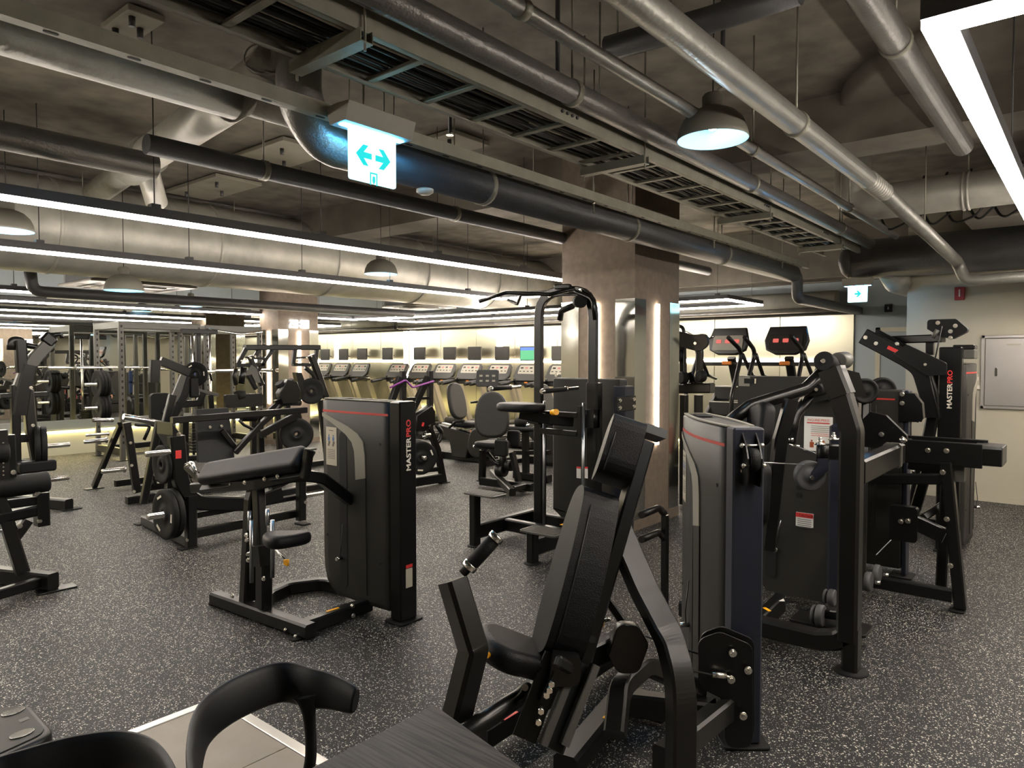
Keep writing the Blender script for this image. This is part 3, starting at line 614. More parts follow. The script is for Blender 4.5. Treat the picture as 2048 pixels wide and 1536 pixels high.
for i, (x, y) in enumerate(((1445, 172), (1115, 150), (900, 265))):
    p = at(x, y, Z=3.25); t = thing('sprinkler_head', ['brass sprinkler head above the pendant lamp', 'sprinkler head beside the pipe at the top centre', 'sprinkler head above the tray, right of the exit sign'][i], 'sprinkler', p); one('drop_tube', M_PIPED, t, 'cyl', p, V((p.x, p.y, CEIL)), 0.014, 10); one('deflector', M_BOLT, t, 'cyl', p-ZA*0.02, p-ZA*0.016, 0.028, 14); one('nozzle', M_BOLT, t, 'cyl', p-ZA*0.018, p, 0.009, 8)
# ---------------- gym machine helpers ----------------
def pd(x, y, d):
    """point on a measured sight line at distance d along the view axis"""
    return V((0, 0, H)) + (_F + _R*((x-CX)/FPX) + _U*((CY-y)/FPX))*d
M_NAVY = mat('dark_navy_panel', (26, 30, 42), 0.4, 0, 0.05, 300)
def foot(parent, p, a=XA, w=0.13, l=0.09, mt=None):
    b = MB(); a = V(a).normalized(); b.slab(rrect(w, l, 0.02), V((p[0], p[1], 0)), a, ZA.cross(a), 0.012, 0.004); b.mk('foot_plate', mt or M_RUB, parent)
def lettering(parent, o, pn, length=0.34, cap=0.036):
    """two-colour vertical lettering on a post; o = bottom centre"""
    u = ZA; v = V(pn).cross(ZA); sz = cap/0.70
    k = length/(sz*0.66*9)
    o = V(o)-v*cap/2
    text('MASTER', sz, o, u, v, M_WHITE, parent, 'lettering', 0.0012, 0.0012, 'LEFT', k)
    w = 0
    text('PRO', sz, o+u*length*0.615, u, v, M_RED2, parent, 'lettering', 0.0012, 0.0012, 'LEFT', k)
M_RED2 = mat('red_print', (200, 48, 46), 0.5)
def placard(parent, conv, s0, s1, z0, z1, nm='instruction_placard', red=False):
    """placard with figures; conv(s,z,n) -> world"""
    b = MB(); ribbon(b, conv, [(s0, z0, s1, z0), (s0, z1, s1, z1)], 0.003); p = b.mk(nm, M_LBL if not red else M_LBLW, parent)
    dz = z1-z0; ds = s1-s0
    if red:
        b = MB(); ribbon(b, conv, [(s0+ds*.1, z0+dz*.80, s1-ds*.1, z0+dz*.80), (s0+ds*.1, z0+dz*.83, s1-ds*.1, z0+dz*.83)], 0.0042); b.mk('red_rule', M_RED2, p)
        for q in range(6):
            zz = z0+dz*(0.72-q*0.055); b = MB(); ribbon(b, conv, [(s0+ds*.25, zz, s1-ds*.12, zz), (s0+ds*.25, zz+dz*.012, s1-ds*.12, zz+dz*.012)], 0.0042); b.mk('text_line', M_INK if q < 4 else M_RED2, p)
        figs = (0.28, 0.70)
        for f_ in figs:
            for part, (a, b_, c_, d_) in {'torso_figure': (-.07, .07, .10, .26), 'head_figure': (-.03, .03, .27, .32), 'arm_figure': (.07, .14, .20, .24)}.items():
                b = MB(); ribbon(b, conv, [(s0+ds*(f_+a), z0+dz*c_, s0+ds*(f_+b_), z0+dz*c_), (s0+ds*(f_+a), z0+dz*d_, s0+ds*(f_+b_), z0+dz*d_)], 0.0042); b.mk(part, M_BROWNI, p)
    else:
        for f_ in (0.30, 0.72):
            for a, b_, c_, d_, m_ in ((-.08, .08, .64, .74, M_BLUEI), (-.04, .04, .75, .80, M_BLUEI), (-.12, .05, .56, .63, M_INK), (-.05, .1, .5, .56, M_INK)):
                b = MB(); ribbon(b, conv, [(s0+ds*(f_+a), z0+dz*c_, s0+ds*(f_+b_), z0+dz*c_), (s0+ds*(f_+a), z0+dz*d_, s0+ds*(f_+b_), z0+dz*d_)], 0.0042); b.mk('figure', m_, p)
        for q in range(6):
            zz = z0+dz*(0.40-q*0.045); b = MB(); ribbon(b, conv, [(s0+ds*.15, zz, s1-ds*.15, zz), (s0+ds*.15, zz+dz*.012, s1-ds*.15, zz+dz*.012)], 0.0042); b.mk('text_line', M_INK, p)
        b = MB(); ribbon(b, conv, [(s0+ds*.3, z0+dz*.9, s1-ds*.3, z0+dz*.9), (s0+ds*.3, z0+dz*.92, s1-ds*.3, z0+dz*.92)], 0.0042); b.mk('text_line', M_INK, p)
    return p
def ribbon(b, conv, pairs, eps, sub=4):
    base = len(b.v); n = sub+1
    for lay in (0.0, eps):
        for sa, za, sb, zb in pairs:
            for k in range(n): t_ = k/sub; b.v.append(tuple(conv(sa+(sb-sa)*t_, za+(zb-za)*t_, lay)))
    m = len(pairs); off = m*n
    for i in range(m-1):
        for k in range(sub):
            a = off+i*n+k; b.f.append((base+a, base+a+1, base+a+1+n, base+a+n)); b.sm.append(False)
    ring = [k for k in range(n)]+[i*n+n-1 for i in range(1, m)]+[(m-1)*n+k for k in range(n-2, -1, -1)]+[i*n for i in range(m-2, 0, -1)]
    for i in range(len(ring)):
        a, c = ring[i], ring[(i+1) % len(ring)]; b.f.append((base+a, base+c, base+off+c, base+off+a)); b.sm.append(False)
def tower(t, o, Ld, Nd, L=0.72, T=0.17, zt=1.385, bulge=0.03, post=0.10, postw=0.14, txt=None, plac=True, slot=(0.42, 0.50), swoosh=True, pulley=False, posth=None, navy=False):
    o = V(o); Ld = V(Ld).normalized(); Nd = V(Nd).normalized()
    bg = lambda s: bulge*math.sin(math.pi*min(1, max(0, s/L)))
    conv = lambda s, z, n: V((o.x, o.y, 0))+Ld*s+Nd*(bg(s)+n)+ZA*z
    # shroud
    b = MB(); Ls = []
    def plan(z, Le, ins):
        fr = [(s, bg(s*L/max(Le, .01) if False else s)-ins) for s in [0.012+ins+(Le-0.02-2*ins)*k/12 for k in range(13)]]
        bk = [(s, -T-bg(s)*0.6+ins) for s, _ in fr[::-1]]
        return [V((o.x, o.y, z))+Ld*s+Nd*n for s, n in fr+bk]
    for z, Le, ins in ((0.05, L-0.22, 0.02), (0.06, L-0.16, 0), (0.09, L-0.09, 0), (0.14, L-0.035, 0), (0.22, L-0.008, 0), (0.32, L, 0), (zt-0.30, L, 0), (zt-0.012, L, 0), (zt, L, 0.012)): Ls.append(plan(z, Le, ins))
    b.loops(Ls); sh = b.mk('shroud', M_PLAST, t)
    for p_ in sh.data.polygons: p_.use_smooth = len(p_.vertices) == 4
    # top trim rim and recessed tray
    b = MB(); r0 = plan(zt, L, 0.004); r1 = plan(zt, L, 0.022)
    b.loops([[p+ZA*0 for p in r0], [p+ZA*0.006 for p in r0], [p+ZA*0.006 for p in r1], [p for p in r1]], False, False); b.mk('top_rim', M_PLAST3, t)
    b = MB(); b.slab(rrect(L*0.22, 0.07, 0.03), conv(L*0.78, zt+0.002, -T*0.5-bg(L*.78)*.8), Ld, ZA.cross(Ld), 0.005); b.mk('cup_recess', M_BLK, t)
    b = MB(); ribbon(b, conv, [(0.014, zt-0.088, L-0.006, zt-0.088), (0.014, zt-0.074, L-0.006, zt-0.074)], 0.002, 14); b.mk('red_stripe', M_RED, t)
    if swoosh:
        U_ = [(L-.004, zt-.095), (L-.12, zt-.125), (L-.30, zt-.175), (L-.40, zt-.215), (L-.455, zt-.265), (L-.47, zt-.35), (L-.475, zt-.50), (L-.478, zt-.70)]
        D_ = [(L-.004, zt-.12), (L-.13, zt-.165), (L-.27, zt-.225), (L-.34, zt-.275), (L-.365, zt-.33), (L-.372, zt-.40), (L-.378, zt-.52), (L-.385, zt-.70)]
        b = MB(); ribbon(b, conv, [(d[0], d[1], u[0], u[1]) for u, d in list(zip(U_, D_))[:7]], 0.007, 4); b.mk('swoosh_panel', M_PLAST3, t)  # paler grey of the upper band also paints light caught on its bend
        b = MB(); ribbon(b, conv, [(D_[6][0], D_[6][1], U_[6][0], U_[6][1]), (L-.40, 0.12, L-.482, 0.12)], 0.006, 4); b.mk('lower_panel', M_PLAST, t)
    if slot:
        s0, s1 = slot; pr = []; r_ = (s1-s0)/2; sc = (s0+s1)/2; za, zb = 0.12, zt-0.21
        for k in range(7): a = math.pi/2*k/6; pr.append((sc-r_*math.sin(a), za-r_*math.cos(a)+r_, sc+r_*math.sin(a), za-r_*math.cos(a)+r_))
        for k in range(6, -1, -1): a = math.pi/2*k/6; pr.append((sc-r_*math.sin(a), zb+r_*math.cos(a)-r_, sc+r_*math.sin(a), zb+r_*math.cos(a)-r_))
        b = MB(); ribbon(b, conv, pr, 0.0025, 2); sl = b.mk('weight_slot_shade', M_BLK, t)  # flat black ribbon, the shade inside the slot painted as colour
        b = MB(); b.tube([conv(sc, 0.55, 0.012), conv(sc-.01, 0.40, 0.03), conv(sc+0.02, 0.32, 0.02)], 0.003, 0.03, 6); b.mk('pin_cord', M_CABLE, t)
        b = MB(); b.cyl(conv(sc+.02, .32, 0.005), conv(sc+.02, .32, 0.05), 0.012, 10); b.mk('selector_pin', M_CHROME, t)
    for s_, z_ in ((0.09, zt-0.27), (0.09, 0.35), (L-0.05, 0.45)):
        b = MB(); c_ = conv(s_, z_, 0.0); b.cyl(c_, c_+Nd*0.003, 0.009, 10); b.mk('screw_cap', M_BLK, t)
    if plac: placard(t, conv, L-0.17, L-0.045, zt-0.45, zt-0.19)
    # post
    ph = posth or zt+0.005; pc = V((o.x, o.y, 0))-Ld*(post/2)-Nd*(T/2-0.0)
    R3 = Matrix((Ld, -Nd, ZA)).transposed()
    b = MB(); b.box(pc+ZA*(ph/2+0.006), (post, postw, ph-0.012), R3, 0.008); po = b.mk('post', M_NAVY if navy else M_STEEL, t)
    foot(t, pc, Nd, 0.20, 0.16)
    pf = pc-Ld*(post/2)
    if txt: lettering(po, V((pf.x, pf.y, txt[0])), -Ld, txt[1], 0.036)
    if pulley:
        for sgn in (-1, 1):
            b = MB(); oo = pf+ZA*(ph-0.24)+Nd*0.028*sgn
            b.slab([(0, 0), (0.06, 0), (0.075, 0.03), (0.075, 0.12), (0.05, 0.17), (0, 0.22)], oo-Nd*0.003, -Ld, ZA, 0.006); b.mk('pulley_bracket', M_STEEL, t)
        b = MB(); b.cyl(pf-Ld*0.035+ZA*(ph-0.13)-Nd*0.02, pf-Ld*0.035+ZA*(ph-0.13)+Nd*0.02, 0.05, 20); b.mk('pulley_wheel', M_RUB, t)
        for zz, dd in ((ph-0.07, 0.035), (ph-0.15, 0.06)):
            b = MB(); b.cyl(pf-Ld*dd+ZA*zz-Nd*0.05, pf-Ld*dd+ZA*zz+Nd*0.05, 0.006, 8); b.cyl(pf-Ld*dd+ZA*zz+Nd*0.034, pf-Ld*dd+ZA*zz+Nd*0.046, 0.011, 6); b.cyl(pf-Ld*dd+ZA*zz-Nd*0.046, pf-Ld*dd+ZA*zz-Nd*0.034, 0.011, 6); b.mk('axle_bolt', M_BOLT, t)
        b = MB(); b.cyl(pf+ZA*(ph-0.18)+Nd*0.028, pf+ZA*(ph-0.18)+Nd*0.038, 0.012, 6); b.mk('axle_bolt', M_BOLT, t)
    return conv, pf
def pad(t, poly, o, u, v, th, e, nm='seat_pad', mt=None, sm=2):
    b = MB(); b.slab(smooth_poly(poly, sm) if sm else poly, o, u, v, th, e, 5); return b.mk(nm, mt or M_LEATH, t)
def plate_disc(t, c, ax, r, n=2, th=0.035, nm='weight_plate', bars=True):
    c = V(c); a = V(ax).normalized()
    for k in range(n):
        o = c+a*(k*(th+0.003)); b = MB()
        pr = [(0.026, 0.004), (0.06, 0.002), (0.066, 0.010), (r*0.55, 0.010), (r*0.62, 0.004), (r*0.80, 0.002), (r*0.86, 0.0), (r-0.006, 0.001), (r, 0.007), (r, th-0.007), (r-0.006, th-0.001), (r*0.86, th), (r*0.80, th-0.002), (r*0.62, th-0.004), (r*0.55, th-0.010), (0.066, th-0.010), (0.06, th-0.002), (0.026, th-0.004)]
        b.lathe(o, a, pr+[pr[0]], 32); b.mk(nm, M_RUB, t)
    if bars:
        x = a.orthogonal().normalized(); y = a.cross(x); oo = c+a*(n*(th+0.003))
        for k in range(3):
            an = math.radians(120*k+40); d_ = x*math.cos(an)+y*math.sin(an); tt = -x*math.sin(an)+y*math.cos(an)
            b = MB(); b.box(oo+d_*r*0.72-a*0.003, (1, 1, 1), Matrix((tt*r*0.34, d_*r*0.09, a*0.004)).transposed()); b.mk('plate_marking', M_WHITE, t)
def horn(t, p, ax, l=0.2, r=0.025, nm='plate_horn'):
    p = V(p); a = V(ax).normalized(); b = MB(); b.lathe(p, a, [(r*1.5, 0), (r*1.5, 0.012), (r, 0.013), (r, l-0.006), (r-0.006, l), (0.001, l)], 16); return b.mk(nm, M_CHROME, t)
def grip(t, a, b_, r=0.017, nm='hand_grip', caps=True):
    a, b_ = V(a), V(b_); d = (b_-a).normalized(); q = MB(); q.cyl(a, b_, r, 14, ch=0.003); g = q.mk(nm, M_RUB, t)
    if caps:
        for p, s in ((a, -1), (b_, 1)): q = MB(); q.cyl(p+d*s*0.0, p+d*s*0.022, r*1.15, 12, ch=0.003); q.mk('grip_collar', M_CHROME, t)
    return g
# ======== foreground right: seated press machine with its weight tower (stands turned about 40 degrees) ========
g1 = V((math.cos(math.radians(40)), math.sin(math.radians(40)), 0)); g2 = V((math.sin(math.radians(40)), -math.cos(math.radians(40)), 0))
t = thing('press_machine', 'nearest press machine with tall black back pad, grip arm and red-striped weight tower', 'gym machine', (2.4, 1.5, 0))
o = pd(1453, 858, 3.08); o.z = 0
convT, pf = tower(t, o, g1, -g2, L=0.76, T=0.13, zt=1.36, bulge=0.035, post=0.10, postw=0.132, pulley=True, navy=True, slot=(0.40, 0.47))
# guide bracket plates low on the tower post, bolts, adjuster
pc_ = pf+g2*0.0
for k, (dx, dy) in enumerate(((0, 0), (8, -6))):
    P_ = [pd(x+dx, y+dy, 2.93) for x, y in ((1395, 1278), (1440, 1262), (1505, 1290), (1508, 1498), (1452, 1500), (1448, 1400), (1398, 1375))]; o_ = P_[0]+g1*0.03*k
    pl2 = [((p-P_[0]).dot(g2), (p-P_[0]).z) for p in P_]; q_ = fillet([((pl2[0][0]+pl2[-1][0])/2, (pl2[0][1]+pl2[-1][1])/2, 0)]+[(a_, b_, 0) for a_, b_ in pl2]+[((pl2[0][0]+pl2[-1][0])/2, (pl2[0][1]+pl2[-1][1])/2, 0)], 0.05)[:-1]
    b = MB(); b.slab([(p.x, p.y) for p in q_], o_, g2, ZA, 0.008, 0.002); b.mk('side_plate', M_STEEL, t)
for (x, y) in ((1466, 1307), (1463, 1360), (1497, 1342), (1487, 1433)):
    p = pd(x, y, 2.9); b = MB(); b.cyl(p+g1*0.012, p, 0.016, 16); b.cyl(p, p-g1*0.008, 0.011, 6); b.mk('bolt', M_BOLT, t)
b = MB(); b.tube([pd(1290, 1322, 2.85), pd(1425, 1350, 2.9)], 0.004, 0, 6); b.mk('pull_cable', M_CABLE, t)
b = MB(); b.tube([pd(1290, 1272, 2.95), pd(1440, 1322, 3.0)], 0.004, 0, 6); b.mk('pull_cable', M_CABLE, t)
b = MB(); b.cyl(pd(1424, 1349, 2.9), pd(1452, 1352, 2.9), 0.013, 8); b.cyl(pd(1452, 1352, 2.9), pd(1462, 1356, 2.9), 0.006, 8); b.mk('cable_adjuster', M_BOLT, t)
# upright beam sweeping from behind the pad to the floor in front of the tower
n70 = V((math.cos(math.radians(66)), math.sin(math.radians(66)), 0))
foot_p = pd(1362, 1490, 2.50); foot_p.z = 0
b = MB(); b.bar([pd(1228, 1040, 2.80), pd(1288, 1180, 2.70), pd(1338, 1275, 2.60), pd(1357, 1345, 2.53), V((foot_p.x, foot_p.y, 0.45)), V((foot_p.x, foot_p.y, 0.012))], n70, 0.06, 0.105, 0.3); b.mk('upright_beam', M_STEEL2, t)
foot(t, foot_p, XA, 0.16, 0.12)
a = at(1391, 1475, Z=0.24); c = at(1482, 1389, Z=0.24)
b = MB(); b.bar([V((foot_p.x+0.02, a.y+0.06, 0.20)), V((c.x+0.02, c.y+0.03, 0.20))], ZA, 0.10, 0.075); b.mk('cross_beam', M_STEEL2, t)
b = MB(); b.bar([V((c.x-0.14, c.y+0.05, 0.20)), V((c.x-0.32, c.y+0.42, 0.20))], ZA, 0.10, 0.07); b.mk('cross_beam', M_STEEL2, t)
# curved lower frame tubes
b = MB(); b.bar([pd(1230, 1470, 2.55), pd(1240, 1375, 2.68), pd(1290, 1330, 2.85), pd(1400, 1380, 3.0)], ZA+g1*0.3, 0.07, 0.075, 0.14); b.mk('frame_tube', M_STEEL2, t)
b = MB(); b.bar([at(1130, 1536, Z=0.07), at(1245, 1395, Z=0.07), at(1330, 1420, Z=0.07)], ZA, 0.10, 0.10, 0.1); b.mk('base_rail', M_STEEL2, t)
one('warning_sticker', M_YEL, t, 'box', at(1215, 1432, Z=0.124), (0.05, 0.022, 0.002), Matrix.Rotation(math.radians(2), 3, 'Z'))
b = MB(); b.bar([at(960, 1475, Z=0.09), at(1110, 1380, Z=0.09), at(1235, 1300, Z=0.09)], ZA, 0.10, 0.085); b.mk('base_rail', M_STEEL2, t)
one('warning_sticker', M_RED2, t, 'box', at(1018, 1430, Z=0.142), (0.09, 0.03, 0.002))
b = MB(); b.tube([pd(880, 1500, 2.2), pd(1030, 1400, 2.55), pd(1055, 1380, 2.62)], 0.032, 0.03, 14); b.mk('lever_tube', M_STEEL, t)
# inclined column carrying the seat
for dx, mt_ in ((0, M_STEEL), (42, M_STEEL)):
    b = MB(); b.bar([pd(1085+dx, 1490, 2.42), pd(1148+dx, 1330, 2.52)], g1, 0.05, 0.028); b.mk('guide_rail', M_GREY, t)
b = MB(); b.bar([pd(1105, 1500, 2.45), pd(1168, 1330, 2.58)], g1, 0.06, 0.07); b.mk('seat_post', M_STEEL, t)
b = MB(); b.bar([pd(1078, 1400, 2.48), pd(1112, 1310, 2.52)], g1, 0.10, 0.012); b.bar([pd(1048, 1478, 2.44), pd(1112, 1310, 2.52)], g1, 0.012, 0.085); b.mk('adjuster_plate', M_STEEL, t)
for (x, y) in ((1103, 1368), (1099, 1380), (1093, 1390), (1082, 1422), (1077, 1444)):
    p = pd(x, y, 2.44); b = MB(); b.cyl(p+g1*0.02, p-g1*0.008, 0.011, 6); b.mk('bolt', M_BOLT, t)
b = MB(); b.cyl(pd(1050, 1375, 2.48), pd(1050, 1375, 2.60), 0.012, 10); b.mk('bolt', M_BOLT, t)
b = MB(); b.slab([(p.x, p.y) for p in fillet([(-.06, -.05, 0), (.05, -.05, 0), (.06, .05, 0), (-.04, .06, 0)], .03)], pd(1130, 1345, 2.46), g2, ZA, -0.05); b.mk('carriage', M_STEEL, t)
one('lever_latch', M_PLAST2, t, 'box', pd(1128, 1330, 2.44), (0.10, 0.03, 0.04), Matrix.Rotation(0.6, 3, 'Y'), 0.008)
# seat: saddle pad
so = pd(1048, 1290, 2.62); so.z = 0.515
f2 = -g2; f1 = g1   # f2 = forwards (left in view)
uu = (f2*1.0-f1*0.25).normalized(); vv = ZA.cross(uu); tilt = (uu+ZA*0.42).normalized(); vv2 = vv
sp = [(0.20, 0.10), (0.215, 0.0), (0.20, -0.10), (0.12, -0.165), (0.0, -0.13), (-0.12, -0.15), (-0.19, -0.10), (-0.20, 0.0), (-0.19, 0.10), (-0.12, 0.15), (0.0, 0.13), (0.12, 0.165)]
pad(t, sp, so, tilt, vv2, 0.085, 0.035, 'seat_pad')
b = MB(); b.tube([pd(1003, 1308, 2.50), pd(975, 1310, 2.48)], 0.011, 0, 10); b.mk('adjust_lever', M_YEL, t)
# back pad, in two cushions on a spine
pb, pt_ = pd(1120, 1318, 2.62), pd(1206, 985, 2.80)
sd = (pt_-pb); Lp = sd.length; sd.normalize(); fw = V((math.cos(math.radians(140)), math.sin(math.radians(140)), 0)); fw = (fw-sd*fw.dot(sd)).normalized(); wd = sd.cross(fw)
poly_ = [(0.0, -0.10), (0.0, 0.10), (Lp*0.14, 0.14), (Lp*0.5, 0.145), (Lp*0.88, 0.11), (Lp, 0.06), (Lp, -0.06), (Lp*0.88, -0.11), (Lp*0.5, -0.145), (Lp*0.14, -0.14)]
pad(t, poly_, pb-fw*0.05, sd, wd, 0.145 if sd.cross(wd).dot(fw) > 0 else -0.145, 0.055, 'back_pad')
hb = pd(1228, 968, 2.80); he = pd(1264, 848, 2.88); hs = (he-hb); Lh = hs.length; hs.normalize(); hf = V((math.cos(math.radians(130)), math.sin(math.radians(130)), 0)); hf = (hf-hs*hf.dot(hs)).normalized(); hw = hs.cross(hf)
poly_ = [(0.0, -0.08), (0.0, 0.08), (0.03, 0.125), (Lh*0.5, 0.125), (Lh*0.9, 0.12), (Lh, 0.07), (Lh, -0.07), (Lh*0.9, -0.12), (Lh*0.5, -0.125), (0.03, -0.125)]
pad(t, poly_, hb-hf*0.05, hs, hw, 0.135 if hs.cross(hw).dot(hf) > 0 else -0.135, 0.055, 'head_pad')
fw = fw*1.0; pb = pb-fw*0.05; hb = hb-hf*0.05
# seam piping on the visible side
for A_, d1, Lx, q0, w_ in ((pb+fw*0.05, sd, Lp, wd, 0.147), (hb+hf*0.05, hs, Lh, hw, 0.122)):
    sgn_ = -1 if q0.dot(g1) > 0 else 1
    b = MB(); b.tube([A_+fw*0.062+d1*Lx*f+q0*sgn_*w_*g for f, g in ((.06, .80), (.14, .965), (.5, 1.0), (.88, .76))], 0.0025, 0, 6); b.mk('seam_piping', M_CABLE, t)
b = MB(); b.bar([pb-sd*0.05-fw*0.03, hb+sd*0.20-fw*0.03], wd, 0.09, 0.055); b.mk('pad_spine', M_STEEL, t)
for s in (0.1, 0.35, 0.60, 0.78, 0.92):
    p = pb+sd*s-fw*0.035+(-wd if wd.dot(g1) > 0 else wd)*0.046; b = MB(); b.cyl(p, p-(wd if wd.dot(g1) > 0 else -wd)*0.008, 0.013, 12); b.mk('bolt_cap', M_PLAST2, t)
ph_ = he-fw*0.085-sd*0.01
b = MB(); b.box(ph_, (1, 1, 1), Matrix((wd*0.10, fw*0.10, sd*0.035)).transposed()); hd = b.mk('phone_holder', M_PLAST2, t)
b = MB(); b.box(ph_+sd*0.02, (1, 1, 1), Matrix((wd*0.075, fw*0.065, sd*0.006)).transposed()); b.mk('holder_screen', M_SCRN, hd)
# left press arm with grip
d_ = 2.45
b = MB(); b.bar([pd(905, 1160, d_), pd(947, 1300, d_-0.04), pd(912, 1440, d_-0.06), pd(893, 1520, d_-0.08)], g1*0.75-g2*0.65, 0.085, 0.085, 0.03); b.mk('press_arm', M_STEEL, t)
ga, gb = pd(925, 1148, d_), pd(992, 1075, d_+0.02)
one('grip_bar', M_STEEL, t, 'cyl', ga, gb, 0.016, 12); gd = gb-ga; grip(t, ga+gd*0.28, ga+gd*0.93, 0.025)
# pulley box behind the seat
b = MB(); p = pd(1247, 1290, 2.72); b.slab([(q.x, q.y) for q in fillet([(-.065, -.02, 0), (-.03, .10, 0), (.05, .09, 0), (.09, .02, 0), (.05, -.09, 0), (-.03, -.09, 0), (-.065, -.02, 0)], .04)][:-1], p, g2, ZA, 0.05, 0.004); b.mk('pulley_cover', M_STEEL, t)
for (x, y) in ((1245, 1290), (1240, 1252)): q = pd(x, y, 2.71); b = MB(); b.cyl(q, q-g1*0.014, 0.013, 12); b.mk('bolt', M_BOLT, t)
b = MB(); b.bar([pd(1160, 1320, 2.72), pd(1250, 1280, 2.80)], ZA, 0.09, 0.06); b.mk('pulley_beam', M_STEEL, t)
b = MB(); b.bar([pd(1215, 1200, 2.85), pd(1262, 1268, 2.80)], g1, 0.04, 0.03); b.mk('link_bar', M_STEEL, t)
one('pull_knob', M_YEL, t, 'cyl', pd(1192, 1255, 2.86), pd(1203, 1243, 2.86), 0.018, 12)
one('knob_rod', M_CHROME, t, 'cyl', pd(1203, 1243, 2.86), pd(1222, 1238, 2.86), 0.008, 8)

# ======== preacher curl machine, centre left ========
X1 = 2.93
t = thing('preacher_curl_machine', 'preacher curl machine with long arm pad, saddle seat and lettered weight tower', 'gym machine', (2.6, 3.9, 0))
conv1, pf1 = tower(t, (X1, 3.42, 0), (0, 1, 0), (-1, 0, 0), L=0.70, T=0.13, zt=1.385, bulge=0.012, post=0.10, postw=0.14, txt=(0.955, 0.345))
q = pf1+ZA*0.30; b = MB(); b.slab(rrect(0.055, 0.12, 0.004), q+V((0.0, -0.0, -0.02)), XA, ZA, 0.0015); lb = b.mk('warning_label', M_LBL, t)
one('warning_header', M_RED2, t, 'bb', q+V((-0.027, -0.003, 0.045)), q+V((0.027, 0.0, 0.065)))
# base frame
b = MB(); b.bar([at(430, 1195, Z=0.05).lerp(at(430, 1195, Z=0.05), 0), at(622, 1262, Z=0.05)], ZA, 0.085, 0.085); b.mk('base_rail', M_STEEL, t)
p1 = at(620, 1240, Z=0.05); foot(t, (2.42, 3.62), XA, 0.16, 0.06); foot(t, (2.42, 4.58), XA, 0.16, 0.06)
b = MB(); b.bar([V((2.45, 3.64, 0.05)), V((2.95, 3.66, 0.05))], ZA, 0.085, 0.075); b.mk('base_rail', M_STEEL, t)
one('warning_sticker', M_YEL, t, 'box', (2.66, 3.655, 0.094), (0.09, 0.02, 0.002))
b = MB(); b.bar([V((2.46, 4.16, 0.05)), V((2.62, 4.30, 0.05)), V((2.80, 4.36, 0.05)), V((3.02, 4.25, 0.05)), V((3.05, 4.05, 0.05))], ZA, 0.085, 0.07, 0.12); b.mk('base_rail', M_STEEL, t)
# seat post and pad support, plane X ~ 2.42
y0 = at(500, 1100, X=2.42).y
b = MB(); b.bar([V((2.42, at(495, 1190, X=2.42).y, 0.09)), at(505, 1000, X=2.46), at(517, 955, X=2.5)], YA, 0.075, 0.09); b.mk('rear_post', M_STEEL, t)
b = MB(); b.bar([at(528, 1215, X=2.40), at(528, 1105, X=2.40)], YA, 0.09, 0.075); b.mk('seat_post', M_STEEL, t)
b = MB(); b.bar([at(528, 1130, X=2.39), at(524, 1090, X=2.39)], YA, 0.11, 0.10); b.mk('seat_sleeve', M_STEEL, t)
b = MB(); b.bar([at(522, 1100, X=2.42), at(516, 960, X=2.46)], YA, 0.075, 0.06); b.mk('pad_post', M_STEEL, t)
for (xa, ya, xb, yb) in ((503, 1165, 503, 1040), (545, 1155, 545, 1040), (499, 1060, 499, 1022), (535, 1050, 535, 1018)):
    one('guide_rod', M_ROD, t, 'cyl', at(xa, ya, X=2.37), at(xb, yb, X=2.37), 0.013, 12)
bolts(t, [at(497, 1108, X=2.36), at(497, 1120, X=2.36), at(493, 1070, X=2.36), at(494, 1080, X=2.36), at(528, 1157, X=2.36), at(465, 1192, X=2.37)], (-1, 0, 0))
bolts(t, [at(592, 1273, X=2.38), at(572, 1260, X=2.38), at(706, 1231, X=2.78), at(705, 1212, X=2.78)], (0, -1, 0))
so = at(566, 1082, X=2.30)
sp = [(-0.165, 0.10), (-0.17, 0.0), (-0.165, -0.10), (-0.09, -0.15), (0.06, -0.10), (0.15, -0.05), (0.17, 0.0), (0.15, 0.05), (0.06, 0.10), (-0.09, 0.15)]
uu = V((0.75, 0.66, 0.0)).normalized()
pad(t, [(a, b_) for a, b_ in sp], so-ZA*0.03, (-uu+ZA*0.12).normalized(), ZA.cross(-uu).normalized(), 0.075, 0.032, 'seat_pad')
b = MB(); b.tube([at(552, 1100, X=2.36), at(572, 1122, X=2.36)], 0.006, 0, 8); b.mk('adjust_rod', M_CHROME, t)
b = MB(); k_ = at(574, 1124, X=2.36); b.slab([(-0.012, -0.012), (0.018, -0.02), (0.022, 0.02), (-0.012, 0.016)], k_, (0.2, -1, 0), ZA, 0.018, 0.003); b.mk('adjust_knob', M_YEL, t)
# arm pad: long cushion sloping, plane X about 2.5, seen from behind
pa, pb = at(412, 952, X=2.40), at(612, 920, X=2.52)
ax = (pb-pa).normalized(); nrm = V((-0.75, 0.0, 0.66)); nrm = (nrm-ax*nrm.dot(ax)).normalized(); wv = nrm.cross(ax)
Lp = (pb-pa).length
b = MB(); b.slab(rrect(Lp, 0.17, 0.05, 6), (pa+pb)/2-nrm*0.02, ax, wv, 0.085 if ax.cross(wv).dot(nrm) > 0 else -0.085, 0.035, 5); b.mk('arm_pad', M_LEATH, t)
b = MB(); b.slab(rrect(Lp*1.02, 0.20, 0.02), (pa+pb)/2-nrm*0.045+ax*-0.02, ax, wv, 0.022 if ax.cross(wv).dot(nrm) > 0 else -0.022, 0.003); b.mk('pad_plate', M_PLAST2, t)
b = MB(); b.bar([at(390, 975, X=2.42), at(520, 968, X=2.44), at(600, 950, X=2.55), at(640, 955, X=2.68), at(700, 1000, X=2.93)], ZA, 0.07, 0.075, 0.12); b.mk('support_beam', M_STEEL, t)
